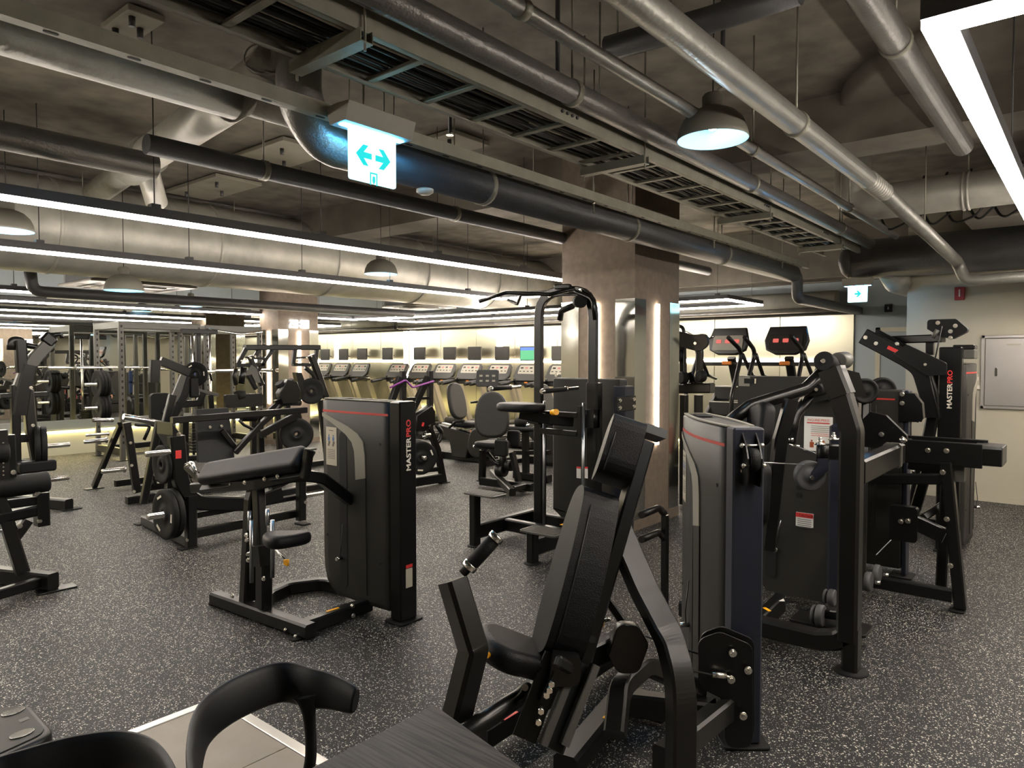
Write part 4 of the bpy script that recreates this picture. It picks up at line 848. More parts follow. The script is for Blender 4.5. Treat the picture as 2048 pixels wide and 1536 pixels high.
b = MB(); b.bar([at(610, 955, X=2.5), at(618, 900, X=2.5)], YA, 0.05, 0.05); b.mk('pivot_bracket', M_STEEL, t)
one('bracket_cap', M_GREY, t, 'box', at(621, 898, X=2.5), (0.05, 0.06, 0.01), None, 0.002)
# curl lever with chrome handle at the far end
b = MB(); b.bar([at(372, 932, X=2.45), at(395, 955, X=2.45), at(420, 978, X=2.42)], XA, 0.03, 0.05); b.mk('curl_lever', M_STEEL, t)
b = MB(); b.tube([at(372, 935, X=2.40), at(383, 925, X=2.42), at(392, 945, X=2.42)], 0.014, 0.03, 10); b.mk('curl_handle', M_CHROME, t)
bolts(t, [at(462, 968, X=2.40), at(490, 965, X=2.40), at(530, 958, X=2.43), at(556, 953, X=2.45)], (-1, 0, 0), 0.010)

# ======== dip / pull-up assist machine in front of the column ========
# two steps stand at (4.57,4.20) and (4.47,3.49); arch over them
t = thing('assist_dip_machine', 'assisted dip machine with tall arched frame, knee pad and two ribbed steps', 'gym machine', (5.0, 3.9, 0))
YL, YR = 4.20, 3.50
for Y_, (fx, fy), (tx, ty) in ((YL, (950, 1092), (975, 982)), (YR, (1065, 1127), (1085, 1050))):
    p0 = at(fx, fy, Z=0.0); p0 = V((p0.x, p0.y, 0)); zt_ = at(tx-18 if Y_ == YL else 1072, 985 if Y_ == YL else 1060, X=p0.x).z
    b = MB(); b.bar([p0+ZA*0.012, p0+ZA*(zt_-0.02)], XA, 0.085, 0.075); b.mk('step_leg', M_STEEL, t)
    b = MB(); b.lathe(p0, ZA, [(0.07, 0), (0.07, 0.008), (0.055, 0.014), (0.001, 0.014)], 20); b.mk('foot_plate', M_RUB, t)
    b = MB(); b.slab(rrect(0.20, 0.36, 0.03), p0+V((0.03, -0.09, zt_-0.02)), XA, YA, 0.018, 0.003); st = b.mk('step_plate', M_GREY, t)
    for k in range(9): one('tread_rib', M_GREY, st, 'bb', p0+V((-0.055+k*0.021, -0.25, zt_-0.002)), p0+V((-0.048+k*0.021, 0.07, zt_+0.003)))
    b = MB(); b.bar([p0+V((0.03, 0, 0.13)), V((5.55, p0.y-0.0, 0.13))], ZA, 0.13, 0.075); b.mk('base_rail', M_STEEL, t)
b = MB(); b.bar([V((5.0, YR, 0.13)), V((5.0, YL, 0.13))], ZA, 0.11, 0.075); b.mk('cross_beam', M_STEEL, t)
b = MB(); b.bar([V((5.5, YR-0.05, 0.10)), V((5.5, YL+0.1, 0.10))], ZA, 0.11, 0.075); b.mk('cross_beam', M_STEEL, t)
# arch: uprights at px 1075 and 1190
XA_ = 5.25
def pa_(x, y): return at(x, y, X=XA_)
yl = pa_(1080, 900).y; yr = pa_(1188, 900).y
ztop = pa_(1130, 583).z
Hh = [V((XA_, yl, 0.1)), V((XA_, yl, ztop-0.02)), V((XA_, yl-0.02, ztop))]
b = MB(); b.bar([V((XA_, yl, 0.06)), V((XA_, yl, 1.20))], XA, 0.085, 0.10); b.mk('upright', M_STEEL, t)
b = MB(); b.bar([V((XA_, yr, 0.06)), V((XA_, yr, 1.45))], XA, 0.10, 0.12); b.mk('upright', M_STEEL, t)
b = MB(); b.bar([V((XA_-0.02, yl, 1.12)), V((XA_-0.02, yl, ztop)), V((XA_-0.02, yr, ztop)), V((XA_-0.02, yr, 1.12))], XA, 0.05, 0.085, 0.24); b.mk('arch_tube', M_STEEL2, t)
for y_ in (yl, yr): b = MB(); b.slab([(-.06, -.10), (.07, -.10), (.07, .06), (-.06, .06)], V((XA_-0.10, y_, 1.16)), YA, ZA, 0.10, 0.004); b.mk('grip_bracket', M_STEEL, t)
# dip handles with chrome ends
for (xa, ya, xb, yb) in ((1040, 773, 978, 778), (1155, 776, 1082, 783)):
    a_, b_ = at(xa, ya, X=XA_-0.08), at(xb, yb, X=XA_-0.62); one('grip_bar', M_CHROME, t, 'cyl', a_, b_, 0.016, 12); dd_ = b_-a_; grip(t, a_+dd_*0.35, a_+dd_*0.93, 0.021)
# knee pad on a lever
ko = at(1075, 818, X=4.92); kz = ko.z
sp = [(-0.16, -0.20), (0.10, -0.24), (0.17, -0.10), (0.17, 0.10), (0.10, 0.24), (-0.16, 0.20)]
pad(t, sp, V((4.92, 3.98, kz-0.03)), XA, YA, 0.075, 0.03, 'knee_pad')
b = MB(); b.bar([V((4.92, 3.98, kz-0.05)), V((5.05, 3.75, kz-0.10)), V((5.22, 3.62, kz-0.12))], ZA, 0.09, 0.06); b.mk('knee_lever', M_STEEL, t)
for dz in (0, -0.16): b = MB(); b.bar([V((5.10, yl-0.12, kz-0.05+dz)), V((5.10, yr+0.06, kz-0.05+dz))], ZA, 0.05, 0.04); b.mk('carriage_bar', M_STEEL, t)
b = MB(); b.bar([V((5.10, yr+0.05, kz-0.24)), V((5.10, yr+0.05, kz+0.03))], XA, 0.04, 0.05); b.mk('carriage_bar', M_STEEL, t)
one('adjust_knob', M_YEL, t, 'cyl', at(1105, 825, X=4.98), at(1113, 824, X=4.94), 0.026, 14)
for x in (1088, 1166): a_ = at(x, 1090, X=5.12); one('guide_rod', M_ROD, t, 'cyl', V((5.12, a_.y, 0.10)), V((5.12, a_.y, 1.28)), 0.013, 12)
# pull-up bars on top
b = MB(); b.tube([at(958, 603, X=4.75), at(1012, 585, X=4.9), at(1100, 589, X=5.0), at(1150, 577, X=5.1)], 0.017, 0.08, 12); b.mk('pullup_bar', M_STEEL, t)
b = MB(); b.tube([at(1016, 600, X=5.6), at(1035, 608, X=5.55), at(1042, 590, X=5.4), at(1140, 588, X=5.3)], 0.015, 0.03, 10); b.mk('pullup_bar', M_STEEL, t)
b = MB(); b.tube([at(1115, 584, X=5.2), at(1148, 582, X=5.15), at(1185, 598, X=5.1), at(1190, 640, X=5.1)], 0.018, 0.08, 12); b.mk('pullup_bar', M_STEEL, t)
b = MB(); b.slab(rrect(0.16, 0.045, 0.02), at(1128, 574, X=5.2), (0.2, -1, 0), ZA, 0.05, 0.01); b.mk('top_cover', M_STEEL, t)
b = MB(); b.tube([at(1120, 640, X=5.4), at(1122, 622, X=5.38), at(1145, 612, X=5.3)], 0.028, 0.05, 12); b.mk('hook_grip', M_RUB, t)
one('top_pulley', M_RUB, t, 'cyl', at(1157, 603, X=5.2), at(1162, 603, X=5.1), 0.055, 20)
bolts(t, [at(1099, 591, X=XA_-0.06), at(1160, 582, X=XA_-0.06), at(1113, 750, X=XA_-0.07)], (-1, 0, 0), 0.014)
# shroud behind with navy side post
sx = 5.62
b = MB(); b.slab([(p.x, p.y) for p in fillet([(-0.72, 0.22, 0), (-0.72, 1.48, 0), (0.02, 1.48, 0), (0.02, 0.10, 0), (-0.55, 0.10, 0), (-0.72, 0.22, 0)], 0.03)], V((sx, yr-0.10, 0)), (0, -1, 0), ZA, 0.14, 0.012); sh = b.mk('shroud', M_PLAST, t)
b = MB(); b.slab([(0, 0), (0.09, 0), (0.18, 0.26), (0.18, 0.34), (0.0, 0.34)], V((sx-0.008, yl-0.18, 1.12)), (0, -1, 0), ZA, 0.006 if False else 0.007); b.mk('swoosh_panel', M_PLAST3, t)
b = MB(); b.slab(rrect(0.09, 0.95, 0.045), V((sx-0.006, yr+0.13, 0.62)), (0, -1, 0), ZA, 0.005); b.mk('weight_slot_shade', M_BLK, t)  # no opening here, black slab paints the slot's inner shade
one('post', M_NAVY, t, 'bb', (5.45, yr-0.20, 0.012), (5.60, yr-0.07, 1.42), 0.008); foot(t, (5.52, yr-0.13), XA, 0.22, 0.16)
one('side_plate', M_STEEL, t, 'bb', (5.30, yr-0.205, 1.20), (5.62, yr-0.18, 1.33), 0.004)
bolts(t, [V((5.34, yr-0.206, 1.235)), V((5.34, yr-0.206, 1.30)), V((5.58, yr-0.206, 1.235)), V((5.58, yr-0.206, 1.30))], (0, -1, 0), 0.013)
for yy in (0.02, 0.10):
    q = at(1158, 943, X=5.18)+V((0, -yy+0.02, 0)); 
for x_ in (1157, 1171):
    q = at(x_, 945, X=5.19); one('warning_label', M_LBLW, t, 'bb', q+V((-0.001, -0.025, -0.05)), q+V((0.0005, 0.02, 0.05))); one('warning_header', M_RED2, t, 'bb', q+V((-0.002, -0.025, 0.035)), q+V((-0.001, 0.02, 0.052)))
one('warning_sticker', M_YEL, t, 'box', at(1125, 1049, Z=0.19), (0.05, 0.03, 0.002))
def poly(t, nm, pts, n, w, h, mt=None, rad=0.0): b = MB(); b.bar(pts, n, w, h, rad); return b.mk(nm, mt or M_STEEL, t)
def tub(t, nm, pts, r, mt=None, rad=0.05, seg=12): b = MB(); b.tube(pts, r, rad, seg); return b.mk(nm, mt or M_STEEL, t)
def disc(t, nm, a, c, r, mt=None, seg=24): b = MB(); b.cyl(a, c, r, seg, ch=min(0.006, r*0.2)); return b.mk(nm, mt or M_RUB, t)
def roller(t, c, ax, r, l, nm='foam_roller'): a = V(ax).normalized(); b = MB(); b.cyl(V(c)-a*l/2, V(c)+a*l/2, r, 20, ch=0.012); return b.mk(nm, M_RUB, t)
# ======== hoop framed incline press behind the near tower ========
XH = 4.0; h4 = aX(XH)
t = thing('incline_press_machine', 'press machine with a tall bent hoop frame, swivelling cable pulley and red and white placard', 'gym machine', (4.5, 1.4, 0))
poly(t, 'hoop_frame', [V((XH, 0.995, 0.17)), V((XH, 0.995, 1.28)), h4(1668, 742)], XA, 0.11, 0.105, M_STEEL2, 0.10)
poly(t, 'foot_post', [V((XH, 0.98, 0.015)), V((XH, 0.98, 0.24))], XA, 0.10, 0.08, M_STEEL2); b = MB(); b.lathe((XH, 0.98, 0), ZA, [(0.085, 0), (0.085, 0.008), (0.07, 0.016), (0.001, 0.016)], 24); b.mk('foot_plate', M_RUB, t)
poly(t, 'hoop_base', [V((XH, 0.995, 0.34)), V((XH, 0.995, 0.17)), V((XH, 1.15, 0.13)), V((XH, 1.95, 0.13))], XA, 0.10, 0.10, M_STEEL2, 0.10)
poly(t, 'pivot_sleeve', [h4(1684, 792), h4(1663, 738)], XA, 0.125, 0.118, M_STEEL2)
tub(t, 'press_arm', [pd(1452, 850, 4.3), pd(1500, 812, 4.35), pd(1612, 778, 4.45), pd(1655, 735, 4.5)], 0.040, M_STEEL, 0.14, 18)
disc(t, 'arm_hub', pd(1647, 722, 4.40), pd(1672, 738, 4.62), 0.062, M_RUB); b = MB(); p = pd(1645, 722, 4.39); b.cyl(p, p-_F*0.01, 0.014, 12); b.mk('hub_bolt', M_CHROME, t)
tub(t, 'press_arm', [pd(1580, 885, 4.5), pd(1590, 830, 4.55), pd(1630, 783, 4.6)], 0.035, M_STEEL, 0.12, 16)
disc(t, 'arm_hub', pd(1632, 779, 4.45), pd(1655, 774, 4.6), 0.042, M_RUB); b = MB(); p = pd(1631, 779, 4.44); b.cyl(p, p-_F*0.01, 0.011, 12); b.mk('hub_bolt', M_CHROME, t)
b = MB(); b.slab([(-0.02, 0.09), (0.22, 0.03), (0.27, -0.12), (0.02, -0.14), (-0.16, -0.18)], pd(1650, 755, 4.55), g2, ZA, -0.06, 0.004); b.mk('pivot_gusset', M_STEEL, t)
disc(t, 'top_hub', pd(1676, 722, 4.5), pd(1690, 720, 4.62), 0.055, M_GREY)
# cable swivel on an arm
poly(t, 'pulley_arm', [pd(1705, 905, 4.15), pd(1648, 903, 4.15)], ZA, 0.09, 0.06, M_STEEL)
disc(t, 'swivel_barrel', pd(1645, 926, 4.1), pd(1645, 890, 4.1), 0.035, M_STEEL)
for (x, y) in ((1640, 890), (1667, 880)): b = MB(); p = pd(x, y, 4.1); b.cyl(p, p+ZA*0.012, 0.03, 16); b.cyl(p+ZA*0.012, p+ZA*0.03, 0.014, 6); b.cyl(p+ZA*0.03, p+ZA*0.045, 0.009, 8); b.mk('swivel_nut', M_BOLT, t)
pc_ = pd(1619, 951, 4.05); b = MB(); b.lathe(pc_-_F*0.025, _F, [(0.001, 0.0), (0.035, 0), (0.038, 0.006), (0.058, 0.008), (0.078, 0.0), (0.086, 0.006), (0.086, 0.044), (0.078, 0.05), (0.001, 0.05)], 32); b.mk('pulley_wheel', M_DARKW, t)
b = MB(); b.slab([(-0.018, -0.02), (0.02, -0.022), (0.085, 0.03), (0.09, 0.10), (0.03, 0.10), (0.03, 0.06), (0.0, 0.03)], pc_-_F*0.032, _R, _U, -0.008 if False else 0.008); b.mk('pulley_fork', M_NAVY, t)
b = MB(); p = pd(1623, 955, 4.0); b.cyl(p, p-_F*0.012, 0.012, 12); b.mk('pulley_bolt', M_BOLT, t)
b = MB(); b.tube([pd(1519, 925, 3.2), pd(1608, 929, 4.02)], 0.0035, 0, 6); b.mk('pull_cable', M_WIRE, t)
b = MB(); b.tube([pd(1582, 888, 4.5), pd(1634, 908, 4.2)], 0.0035, 0, 6); b.mk('pull_cable', M_WIRE, t)
b = MB(); b.cyl(pd(1580, 888, 4.5), pd(1600, 895, 4.45), 0.012, 8); b.mk('cable_adjuster', M_BOLT, t)
b = MB(); p = pd(1582, 882, 4.45); b.cyl(p, p+ZA*0.02, 0.016, 12); b.mk('cable_stud', M_CHROME, t)
b = MB(); b.tube([V((XH+0.02, 1.02, 1.0)), pd(1560, 1100, 4.6)], 0.003, 0, 6)
poly(t, 'stub_tube', [V((4.06, 0.985, 1.055)), V((5.05, 0.985, 1.055))], YA, 0.09, 0.135, M_STEEL2)
poly(t, 'clamp_strap', [V((4.90, 0.985, 1.055)), V((4.935, 0.985, 1.055))], YA, 0.105, 0.155, M_GREY)
b = MB(); p = V((4.87, 0.93, 1.15)); b.cyl(p, p-YA*0.02+ZA*0.02, 0.02, 12); b.mk('clamp_bolt', M_CHROME, t)
# little guide wheels near the floor
for (x, y, d_, r_) in ((1641, 1231, 4.1, 0.062), (1664, 1195, 4.35, 0.05)):
    p = pd(x, y, d_); b = MB(); b.cyl(p-YA*0.02-XA*0.0, p+YA*0.02, r_, 24, ch=0.006); b.cyl(p+YA*0.03, p+YA*0.045, r_*0.9, 24, ch=0.005); b.mk('guide_wheel', M_DARKW, t)
poly(t, 'wheel_bracket', [pd(1650, 1225, 4.15), pd(1705, 1232, 3.98)], ZA, 0.05, 0.09, M_STEEL)
b = MB(); b.slab(rrect(0.20, 0.42, 0.02), V((4.35, 1.18, 0.10)), XA, YA, 0.02, 0.004); b.mk('wheel_platform', M_STEEL2, t)
# seat cushions seen edge on
for nm, pts_ in (('head_pad', (1541, 810, 1530, 895)), ('back_pad', (1528, 925, 1520, 1050))):
    a_, c_ = pd(pts_[0], pts_[1], 4.25), pd(pts_[2], pts_[3], 4.2); ax = (a_-c_); L_ = ax.length; ax.normalize(); wv = V((0.7, 0.7, 0)); wv = (wv-ax*wv.dot(ax)).normalized()
    b = MB(); b.slab(rrect(L_, 0.22 if nm == 'head_pad' else 0.28, 0.07, 6), (a_+c_)/2, ax, wv, 0.10, 0.04, 5); b.mk(nm, M_LEATH, t)
poly(t, 'pad_spine', [pd(1583, 800, 4.3), pd(1560, 880, 4.3), pd(1535, 1100, 4.3)], g1, 0.06, 0.08, M_STEEL)
# arched shroud with placard, facing the camera side
XS = 4.85; sh = aX(XS)
yl_, yr_ = sh(1528, 900).y, sh(1690, 900).y; W_ = yl_-yr_; ztp = sh(1600, 783).z
arc = [(0, 0.10), (0.03, 0.06), (W_-0.03, 0.06), (W_, 0.10)]+[(W_/2+W_/2*math.cos(a), ztp-0.24+0.24*math.sin(a)) for a in [math.pi*k/12 for k in range(13)]]
b = MB(); b.slab(arc, V((XS, yl_, 0)), (0, -1, 0), ZA, -0.13, 0.012)
b.mk('shroud', M_PLAST, t)
b = MB(); b.slab([(0, 0.12), (0.30, 0.06), (0.30, 1.05), (0.24, 1.12), (0.08, 1.12), (0, 1.05)], V((XS-0.018, yl_-0.02, 0)), (0, -1, 0), ZA, 0.018, 0.006) if False else b
one('shroud_side', M_NAVY, t, 'bb', (XS-0.02, yr_-0.02, 0.06), (XS+0.14, yr_+0.10, ztp-0.20), 0.02)
b = MB(); b.slab(rrect(0.07, 0.92, 0.035), V((XS-0.006, yl_-0.06, 0.62)), (0, -1, 0), ZA, 0.006); sl = b.mk('weight_slot_shade', M_BLK, t)  # flat black slab painted for the shade within the slot
b = MB(); b.tube([sh(1562, 1040), sh(1556, 1060), sh(1553, 1092)], 0.004, 0, 6); b.mk('pin_cord', M_WIRE, t)
b = MB(); p = sh(1552, 1098); b.cyl(p, p-XA*0.03, 0.018, 16); b.mk('selector_pin', M_CHROME, t)
A, B_ = at(1608, 832, X=XS-0.01), at(1664, 905, X=XS-0.01)
convS = lambda s, z, n: V((XS-0.002-n, A.y-s, z))
pl_ = placard(t, convS, 0, A.y-B_.y, B_.z, A.z, red=True)
text('INCLINE PRESS', 0.021, V((XS-0.008, A.y-0.022, A.z-0.03)), (0, -1, 0), ZA, M_RED2, pl_)
A, B_ = at(1592, 1024, X=XS-0.01), at(1626, 1056, X=XS-0.01)
cl = one('caution_label', M_LBLW, t, 'bb', (XS-0.012, B_.y, B_.z), (XS-0.0, A.y, A.z)); one('caution_header', M_RED2, cl, 'bb', (XS-0.014, B_.y, A.z-0.03), (XS-0.012, A.y, A.z))
text('CAUTION', 0.022, V((XS-0.015, A.y-0.02, A.z-0.024)), (0, -1, 0), ZA, M_BLK, cl)
for k in range(5): one('text_line', M_INK, cl, 'bb', (XS-0.013, B_.y+0.01, A.z-0.045-k*0.013), (XS-0.012, A.y-0.01, A.z-0.041-k*0.013))
for (x, y) in ((1685, 880), (1682, 989), (1681, 1003), (1680, 1084), (1598, 975), (1598, 990), (1556, 970), (1555, 985)):
    p = at(x, y, X=XS-0.02 if x > 1650 else XS-0.001); b = MB(); b.cyl(p, p-XA*0.004, 0.018, 14); b.mk('screw_recess', M_BLK, t)
poly(t, 'base_rail', [pd(1500, 1265, 4.2), pd(1560, 1205, 4.55)], ZA, 0.12, 0.07, M_STEEL); one('base_label', M_LBLW, t, 'box', pd(1560, 1197, 4.5)+ZA*0.0, (0.10, 0.04, 0.003), Matrix.Rotation(0.5, 3, 'Z'))
one('warning_sticker', M_YEL, t, 'box', pd(1534, 1222, 4.25)+ZA*0.01, (0.06, 0.02, 0.003), Matrix.Rotation(0.9, 3, 'Z'))
# ======== flat topped tower behind it ========
XT = 5.45; st = aX(XT)
t = thing('weight_tower', 'wide flat-topped black weight tower behind the hoop framed press, with a small vent slot', 'gym machine', (5.6, 1.9, 0))
A, B_ = st(1476, 752), st(1700, 752)
b = MB(); b.slab([(0, 0.06), (A.y-B_.y, 0.06), (A.y-B_.y, A.z), (0, A.z)], V((XT, A.y, 0)), (0, -1, 0), ZA, -0.16, 0.01); b.mk('shroud', M_PLAST, t)
b = MB(); p = st(1478, 753); b.bb((XT-0.006, st(1500, 760).y+0.0, p.z-0.075), (XT, p.y, p.z)); 
b.mk('top_band', M_PLAST3, t)
one('vent_slot', M_BLK, t, 'bb', (XT-0.008, st(1510, 760).y, st(1500, 767).z), (XT-0.003, st(1489, 760).y, st(1500, 757).z))
one('vent_clip', M_CHROME, t, 'bb', (XT-0.009, st(1513, 760).y, st(1500, 767).z), (XT-0.004, st(1510, 760).y, st(1500, 757).z))
b = MB(); p = st(1492, 769); b.cyl(p-XA*0.006, p, 0.015, 12); b.mk('screw_recess', M_BLK, t)
b = MB(); b.slab([(0, 0), (0.30, 0), (0.22, -0.30), (0.05, -0.55), (0, -0.55)], V((XT-0.004, st(1578, 753).y-0.0, A.z-0.0)), (0, 1, 0) if False else (0, -1, 0), ZA, 0.004); b.mk('swoosh_panel', M_PLAST, t)
foot(t, (5.5, B_.y+0.1), XA, 0.2, 0.14); poly(t, 'post', [V((5.52, B_.y+0.05, 0.012)), V((5.52, B_.y+0.05, 0.9))], XA, 0.14, 0.10)
# ======== A-frame with long boxed beam ========
XB = 5.45; hb_ = aX(XB)
t = thing('lever_row_machine', 'A-frame cable machine with long boxed beam pointing right and two big guide wheels', 'gym machine', (5.4, 1.1, 0))
za, zb = hb_(1850, 884).z, hb_(1850, 925).z
y0_, y1_ = hb_(1760, 900).y, hb_(1965, 900).y
for dx in (0, 0.30): poly(t, 'beam_rail', [V((XB+dx, y0_, (za+zb)/2)), V((XB+dx, y1_, (za+zb)/2))], XA, 0.035, za-zb+0.02)
poly(t, 'beam_head', [V((XB+0.15, y1_+0.02, (za+zb)/2)), V((XB+0.15, hb_(2003, 900).y, (za+zb)/2+0.0))], XA, 0.26, za-zb-0.01); one('beam_end_cap', M_GREY, t, 'box', V((XB+0.15, hb_(2004, 900).y, (za+zb)/2)), (0.25, 0.006, za-zb-0.02))
for y_ in (hb_(1800, 900).y, y1_+0.04): poly(t, 'beam_spacer', [V((XB, y_, (za+zb)/2+0.02)), V((XB+0.30, y_, (za+zb)/2+0.02))], YA, 0.05, 0.08)
bolts(t, [hb_(1857, 900)-XA*0.02, hb_(1894, 901)-XA*0.02], (-1, 0, 0), 0.02, 0.015)
poly(t, 'a_frame_leg', [hb_(1893, 925), V((XB, hb_(1922, 1190).y, 0.02))], XA, 0.09, 0.07)
poly(t, 'a_frame_leg', [hb_(1882, 920)+XA*0.3, V((XB+0.35, hb_(1900, 1190).y+0.1, 0.02))], XA, 0.09, 0.07)
foot(t, (XB, hb_(1916, 1190).y), XA, 0.16, 0.09); foot(t, (XB+0.35, hb_(1900, 1190).y+0.1), XA, 0.16, 0.09)
bolts(t, [hb_(1888, 943)-XA*0.045, hb_(1896, 1036)-XA*0.045, hb_(1903, 1128)-XA*0.045], (-1, 0, 0), 0.02, 0.014)
poly(t, 'cross_bar', [hb_(1740, 958), hb_(1885, 958)], XA, 0.06, 0.07); poly(t, 'cross_bar', [hb_(1800, 935)+XA*0.3, hb_(1885, 950)+XA*0.3], XA, 0.06, 0.09); one('bar_end', M_GREY, t, 'box', hb_(1910, 950)+XA*0.1, (0.10, 0.09, 0.10))
poly(t, 'base_rail', [V((XB, hb_(1740, 1180).y, 0.09)), V((XB, hb_(1905, 1180).y, 0.09))], XA, 0.07, 0.085)
poly(t, 'brace_bar', [hb_(1820, 1040), hb_(1890, 1072)], XA, 0.05, 0.10)
poly(t, 'inclined_bar', [hb_(1838, 930)+XA*0.42, hb_(1806, 1040)+XA*0.42], XA, 0.06, 0.07)
poly(t, 'floor_bar', [hb_(1880, 1020)+XA*0.5, hb_(1830, 1050)+XA*0.3], XA, 0.06, 0.05)
b = MB(); b.slab([(p.x, p.y) for p in fillet([(-.09, -.13, 0), (-.09, .11, 0), (.08, .11, 0), (.08, -.13, 0), (-.09, -.13, 0)], .03)][:-1], hb_(1810, 1044)-XA*0.03, (0, -1, 0), ZA, -0.07, 0.004); b.mk('pulley_cover', M_STEEL, t)
bolts(t, [hb_(1804, 1041)-XA*0.04, hb_(1818, 1040)-XA*0.04], (-1, 0, 0), 0.018, 0.014)
b = MB(); b.slab([(-.16, -.10), (-.16, .08), (-.10, .15), (0.0, .13), (.13, .0), (.14, -.10)], hb_(1772, 868)-XA*0.02, (0, -1, 0), ZA, -0.05, 0.004); b.mk('cam_plate', M_STEEL, t); bolts(t, [hb_(1765, 868)-XA*0.03], (-1, 0, 0), 0.018)
for (x, y, d_, r_) in ((1727, 782, 5.3, 0.095), (1762, 780, 5.6, 0.10)):
    p = pd(x, y, d_); b = MB(); b.lathe(p-_F*0.03+_R*0, (_F+_R*0.25), [(0.001, 0), (r_*0.3, 0), (r_*0.34, 0.008), (r_*0.75, 0.01), (r_*0.82, 0), (r_, 0.006), (r_, 0.05), (r_*0.9, 0.056), (0.001, 0.056)], 32); b.mk('guide_wheel', M_DARKW if False else M_RUB, t)
p = pd(1717, 781, 5.24); b = MB(); b.cyl(p, p-_F*0.015, 0.022, 12); b.mk('wheel_bolt', M_CHROME, t)
poly(t, 'wheel_post', [pd(1720, 1180, 5.0), pd(1728, 800, 5.35)], g1, 0.06, 0.06)
for x in (1752, 1741): b = MB(); b.tube([pd(x, 780, 5.5), pd(x-2, 1050, 5.3)], 0.004, 0, 6); b.mk('pull_cable', M_CABLE, t)
b = MB(); b.tube([pd(1752, 1110, 5.0), pd(1802, 1060, 5.3)], 0.004, 0, 6); b.mk('pull_cable', M_WIRE, t)
for (x, y, d_) in ((1737, 1163, 4.7), (1754, 1148, 4.85)):
    p = pd(x, y, d_); b = MB(); b.cyl(p-YA*0.02, p+YA*0.02, 0.065, 24, ch=0.008); b.mk('guide_wheel', M_DARKW, t); b = MB(); b.cyl(p-YA*0.02+_R*0.02, p-YA*0.045+_R*0.03, 0.014, 8); b.mk('wheel_bolt', M_CHROME, t)
p = pd(1810, 780, 5.9)
tt = thing('weight_tower', 'narrow red-striped weight tower with pulley bracket, behind the guide wheels', 'gym machine', (6.3, 1.5, 0))
XQ = 6.0; q_ = aX(XQ)
A, B_ = q_(1765, 780), q_(1808, 780)
one('shroud', M_PLAST, tt, 'bb', (XQ, B_.y, 0.06), (XQ+0.2, A.y+0.3, A.z+0.0), 0.01)
one('red_stripe', M_RED, tt, 'bb', (XQ-0.003, q_(1790, 796).y, q_(1780, 800).z), (XQ, A.y+0.25, q_(1780, 797).z))
one('post', M_NAVY, tt, 'bb', (XQ+0.0, q_(1812, 780).y-0.02, 0.012), (XQ+0.12, B_.y-0.002, A.z), 0.006); foot(tt, (XQ+0.05, B_.y), XA, 0.2, 0.16)
b = MB(); b.slab([(0, -.16), (0, .06), (.10, .05), (.15, -.02), (.16, -.13), (.12, -.16)], q_(1800, 800)-XA*0.02, (0, -1, 0), ZA, -0.08, 0.004); b.mk('pulley_bracket', M_STEEL, tt)
bolts(tt, [q_(1806, 788)-XA*0.03, q_(1806, 806)-XA*0.03], (-1, 0, 0), 0.016); one('pull_cable', M_CABLE, tt, 'tube', [q_(1822, 820), q_(1822, 905)], 0.004)
# ======== far right lettered tower with lever arms ========
t = thing('lat_pulldown_machine', 'tall lever machine by the cream wall, lettered post, two arms reaching left', 'gym machine', (7.3, 1.0, 0))
conv5, pf5 = tower(t, (7.12, 0.88, 0), (1, 0, 0), (0, -1, 0), L=0.70, T=0.20, zt=1.62, bulge=0.03, post=0.10, postw=0.17, txt=(1.235, 0.35), plac=False, posth=1.76)
pf_ = aX(7.0)
b = MB(); b.slab([(p.x, p.y) for p in fillet([(-.14, .02, 0), (-.14, .10, 0), (.07, .10, 0), (.17, .0, 0), (.05, -.07, 0), (-.04, -.05, 0), (-.14, .02, 0)], .03)][:-1], pf_(1893, 662)-XA*0.03, (0, -1, 0), ZA, -0.10, 0.004); b.mk('top_bracket', M_STEEL, t)
bolts(t, [pf_(1877, 646)-XA*0.035, pf_(1912, 652)-XA*0.035, pf_(1902, 663)-XA*0.03, pf_(1902, 676)-XA*0.03], (-1, 0, 0), 0.02)
one('rear_block', M_GREY, t, 'bb', (7.14, 0.82, 1.66), (7.34, 0.98, 1.74), 0.006); one('rear_block', M_STEEL, t, 'bb', (7.14, 0.82, 1.74), (7.34, 0.98, 1.78), 0.006)
am = aX(6.9); am2 = aX(7.1)
poly(t, 'lever_arm', [am(1727, 672), am(1762, 690), am(1812, 717), am(1842, 737), am(1858, 790), am(1860, 835)], XA, 0.06, 0.14, None, 0.25)
poly(t, 'lever_arm', [am2(1748, 670), am2(1800, 698), am2(1868, 735), am2(1874, 830)], XA, 0.06, 0.12, None, 0.12)
b = MB(); b.slab([(p.x, p.y) for p in fillet([(-.20, .02, 0), (-.10, .10, 0), (.20, -.06, 0), (.20, -.16, 0), (.05, -.17, 0), (-.20, .02, 0)], .03)][:-1], am(1842, 712)-XA*0.04, (0, -1, 0), ZA, 0.02, 0.004); b.mk('joint_plate', M_STEEL, t)
bolts(t, [am(1733, 675)-XA*0.035, am(1754, 687)-XA*0.035, am(1853, 729)-XA*0.05, am(1795, 688)-XA*0.02], (-1, 0, 0), 0.02)
one('warning_sticker', M_RED2, t, 'box', am(1787, 699)-XA*0.032, (0.002, 0.09, 0.03), Matrix.Rotation(math.radians(-28), 3, 'X').inverted())
poly(t, 'top_beam', [pf_(1745, 680)+XA*0.2, pf_(1885, 676)+XA*0.05], XA, 0.08, 0.07)
poly(t, 'hanger_block', [pf_(1856, 683)+XA*0.1, pf_(1856, 710)+XA*0.1], XA, 0.08, 0.06, M_STEEL2)
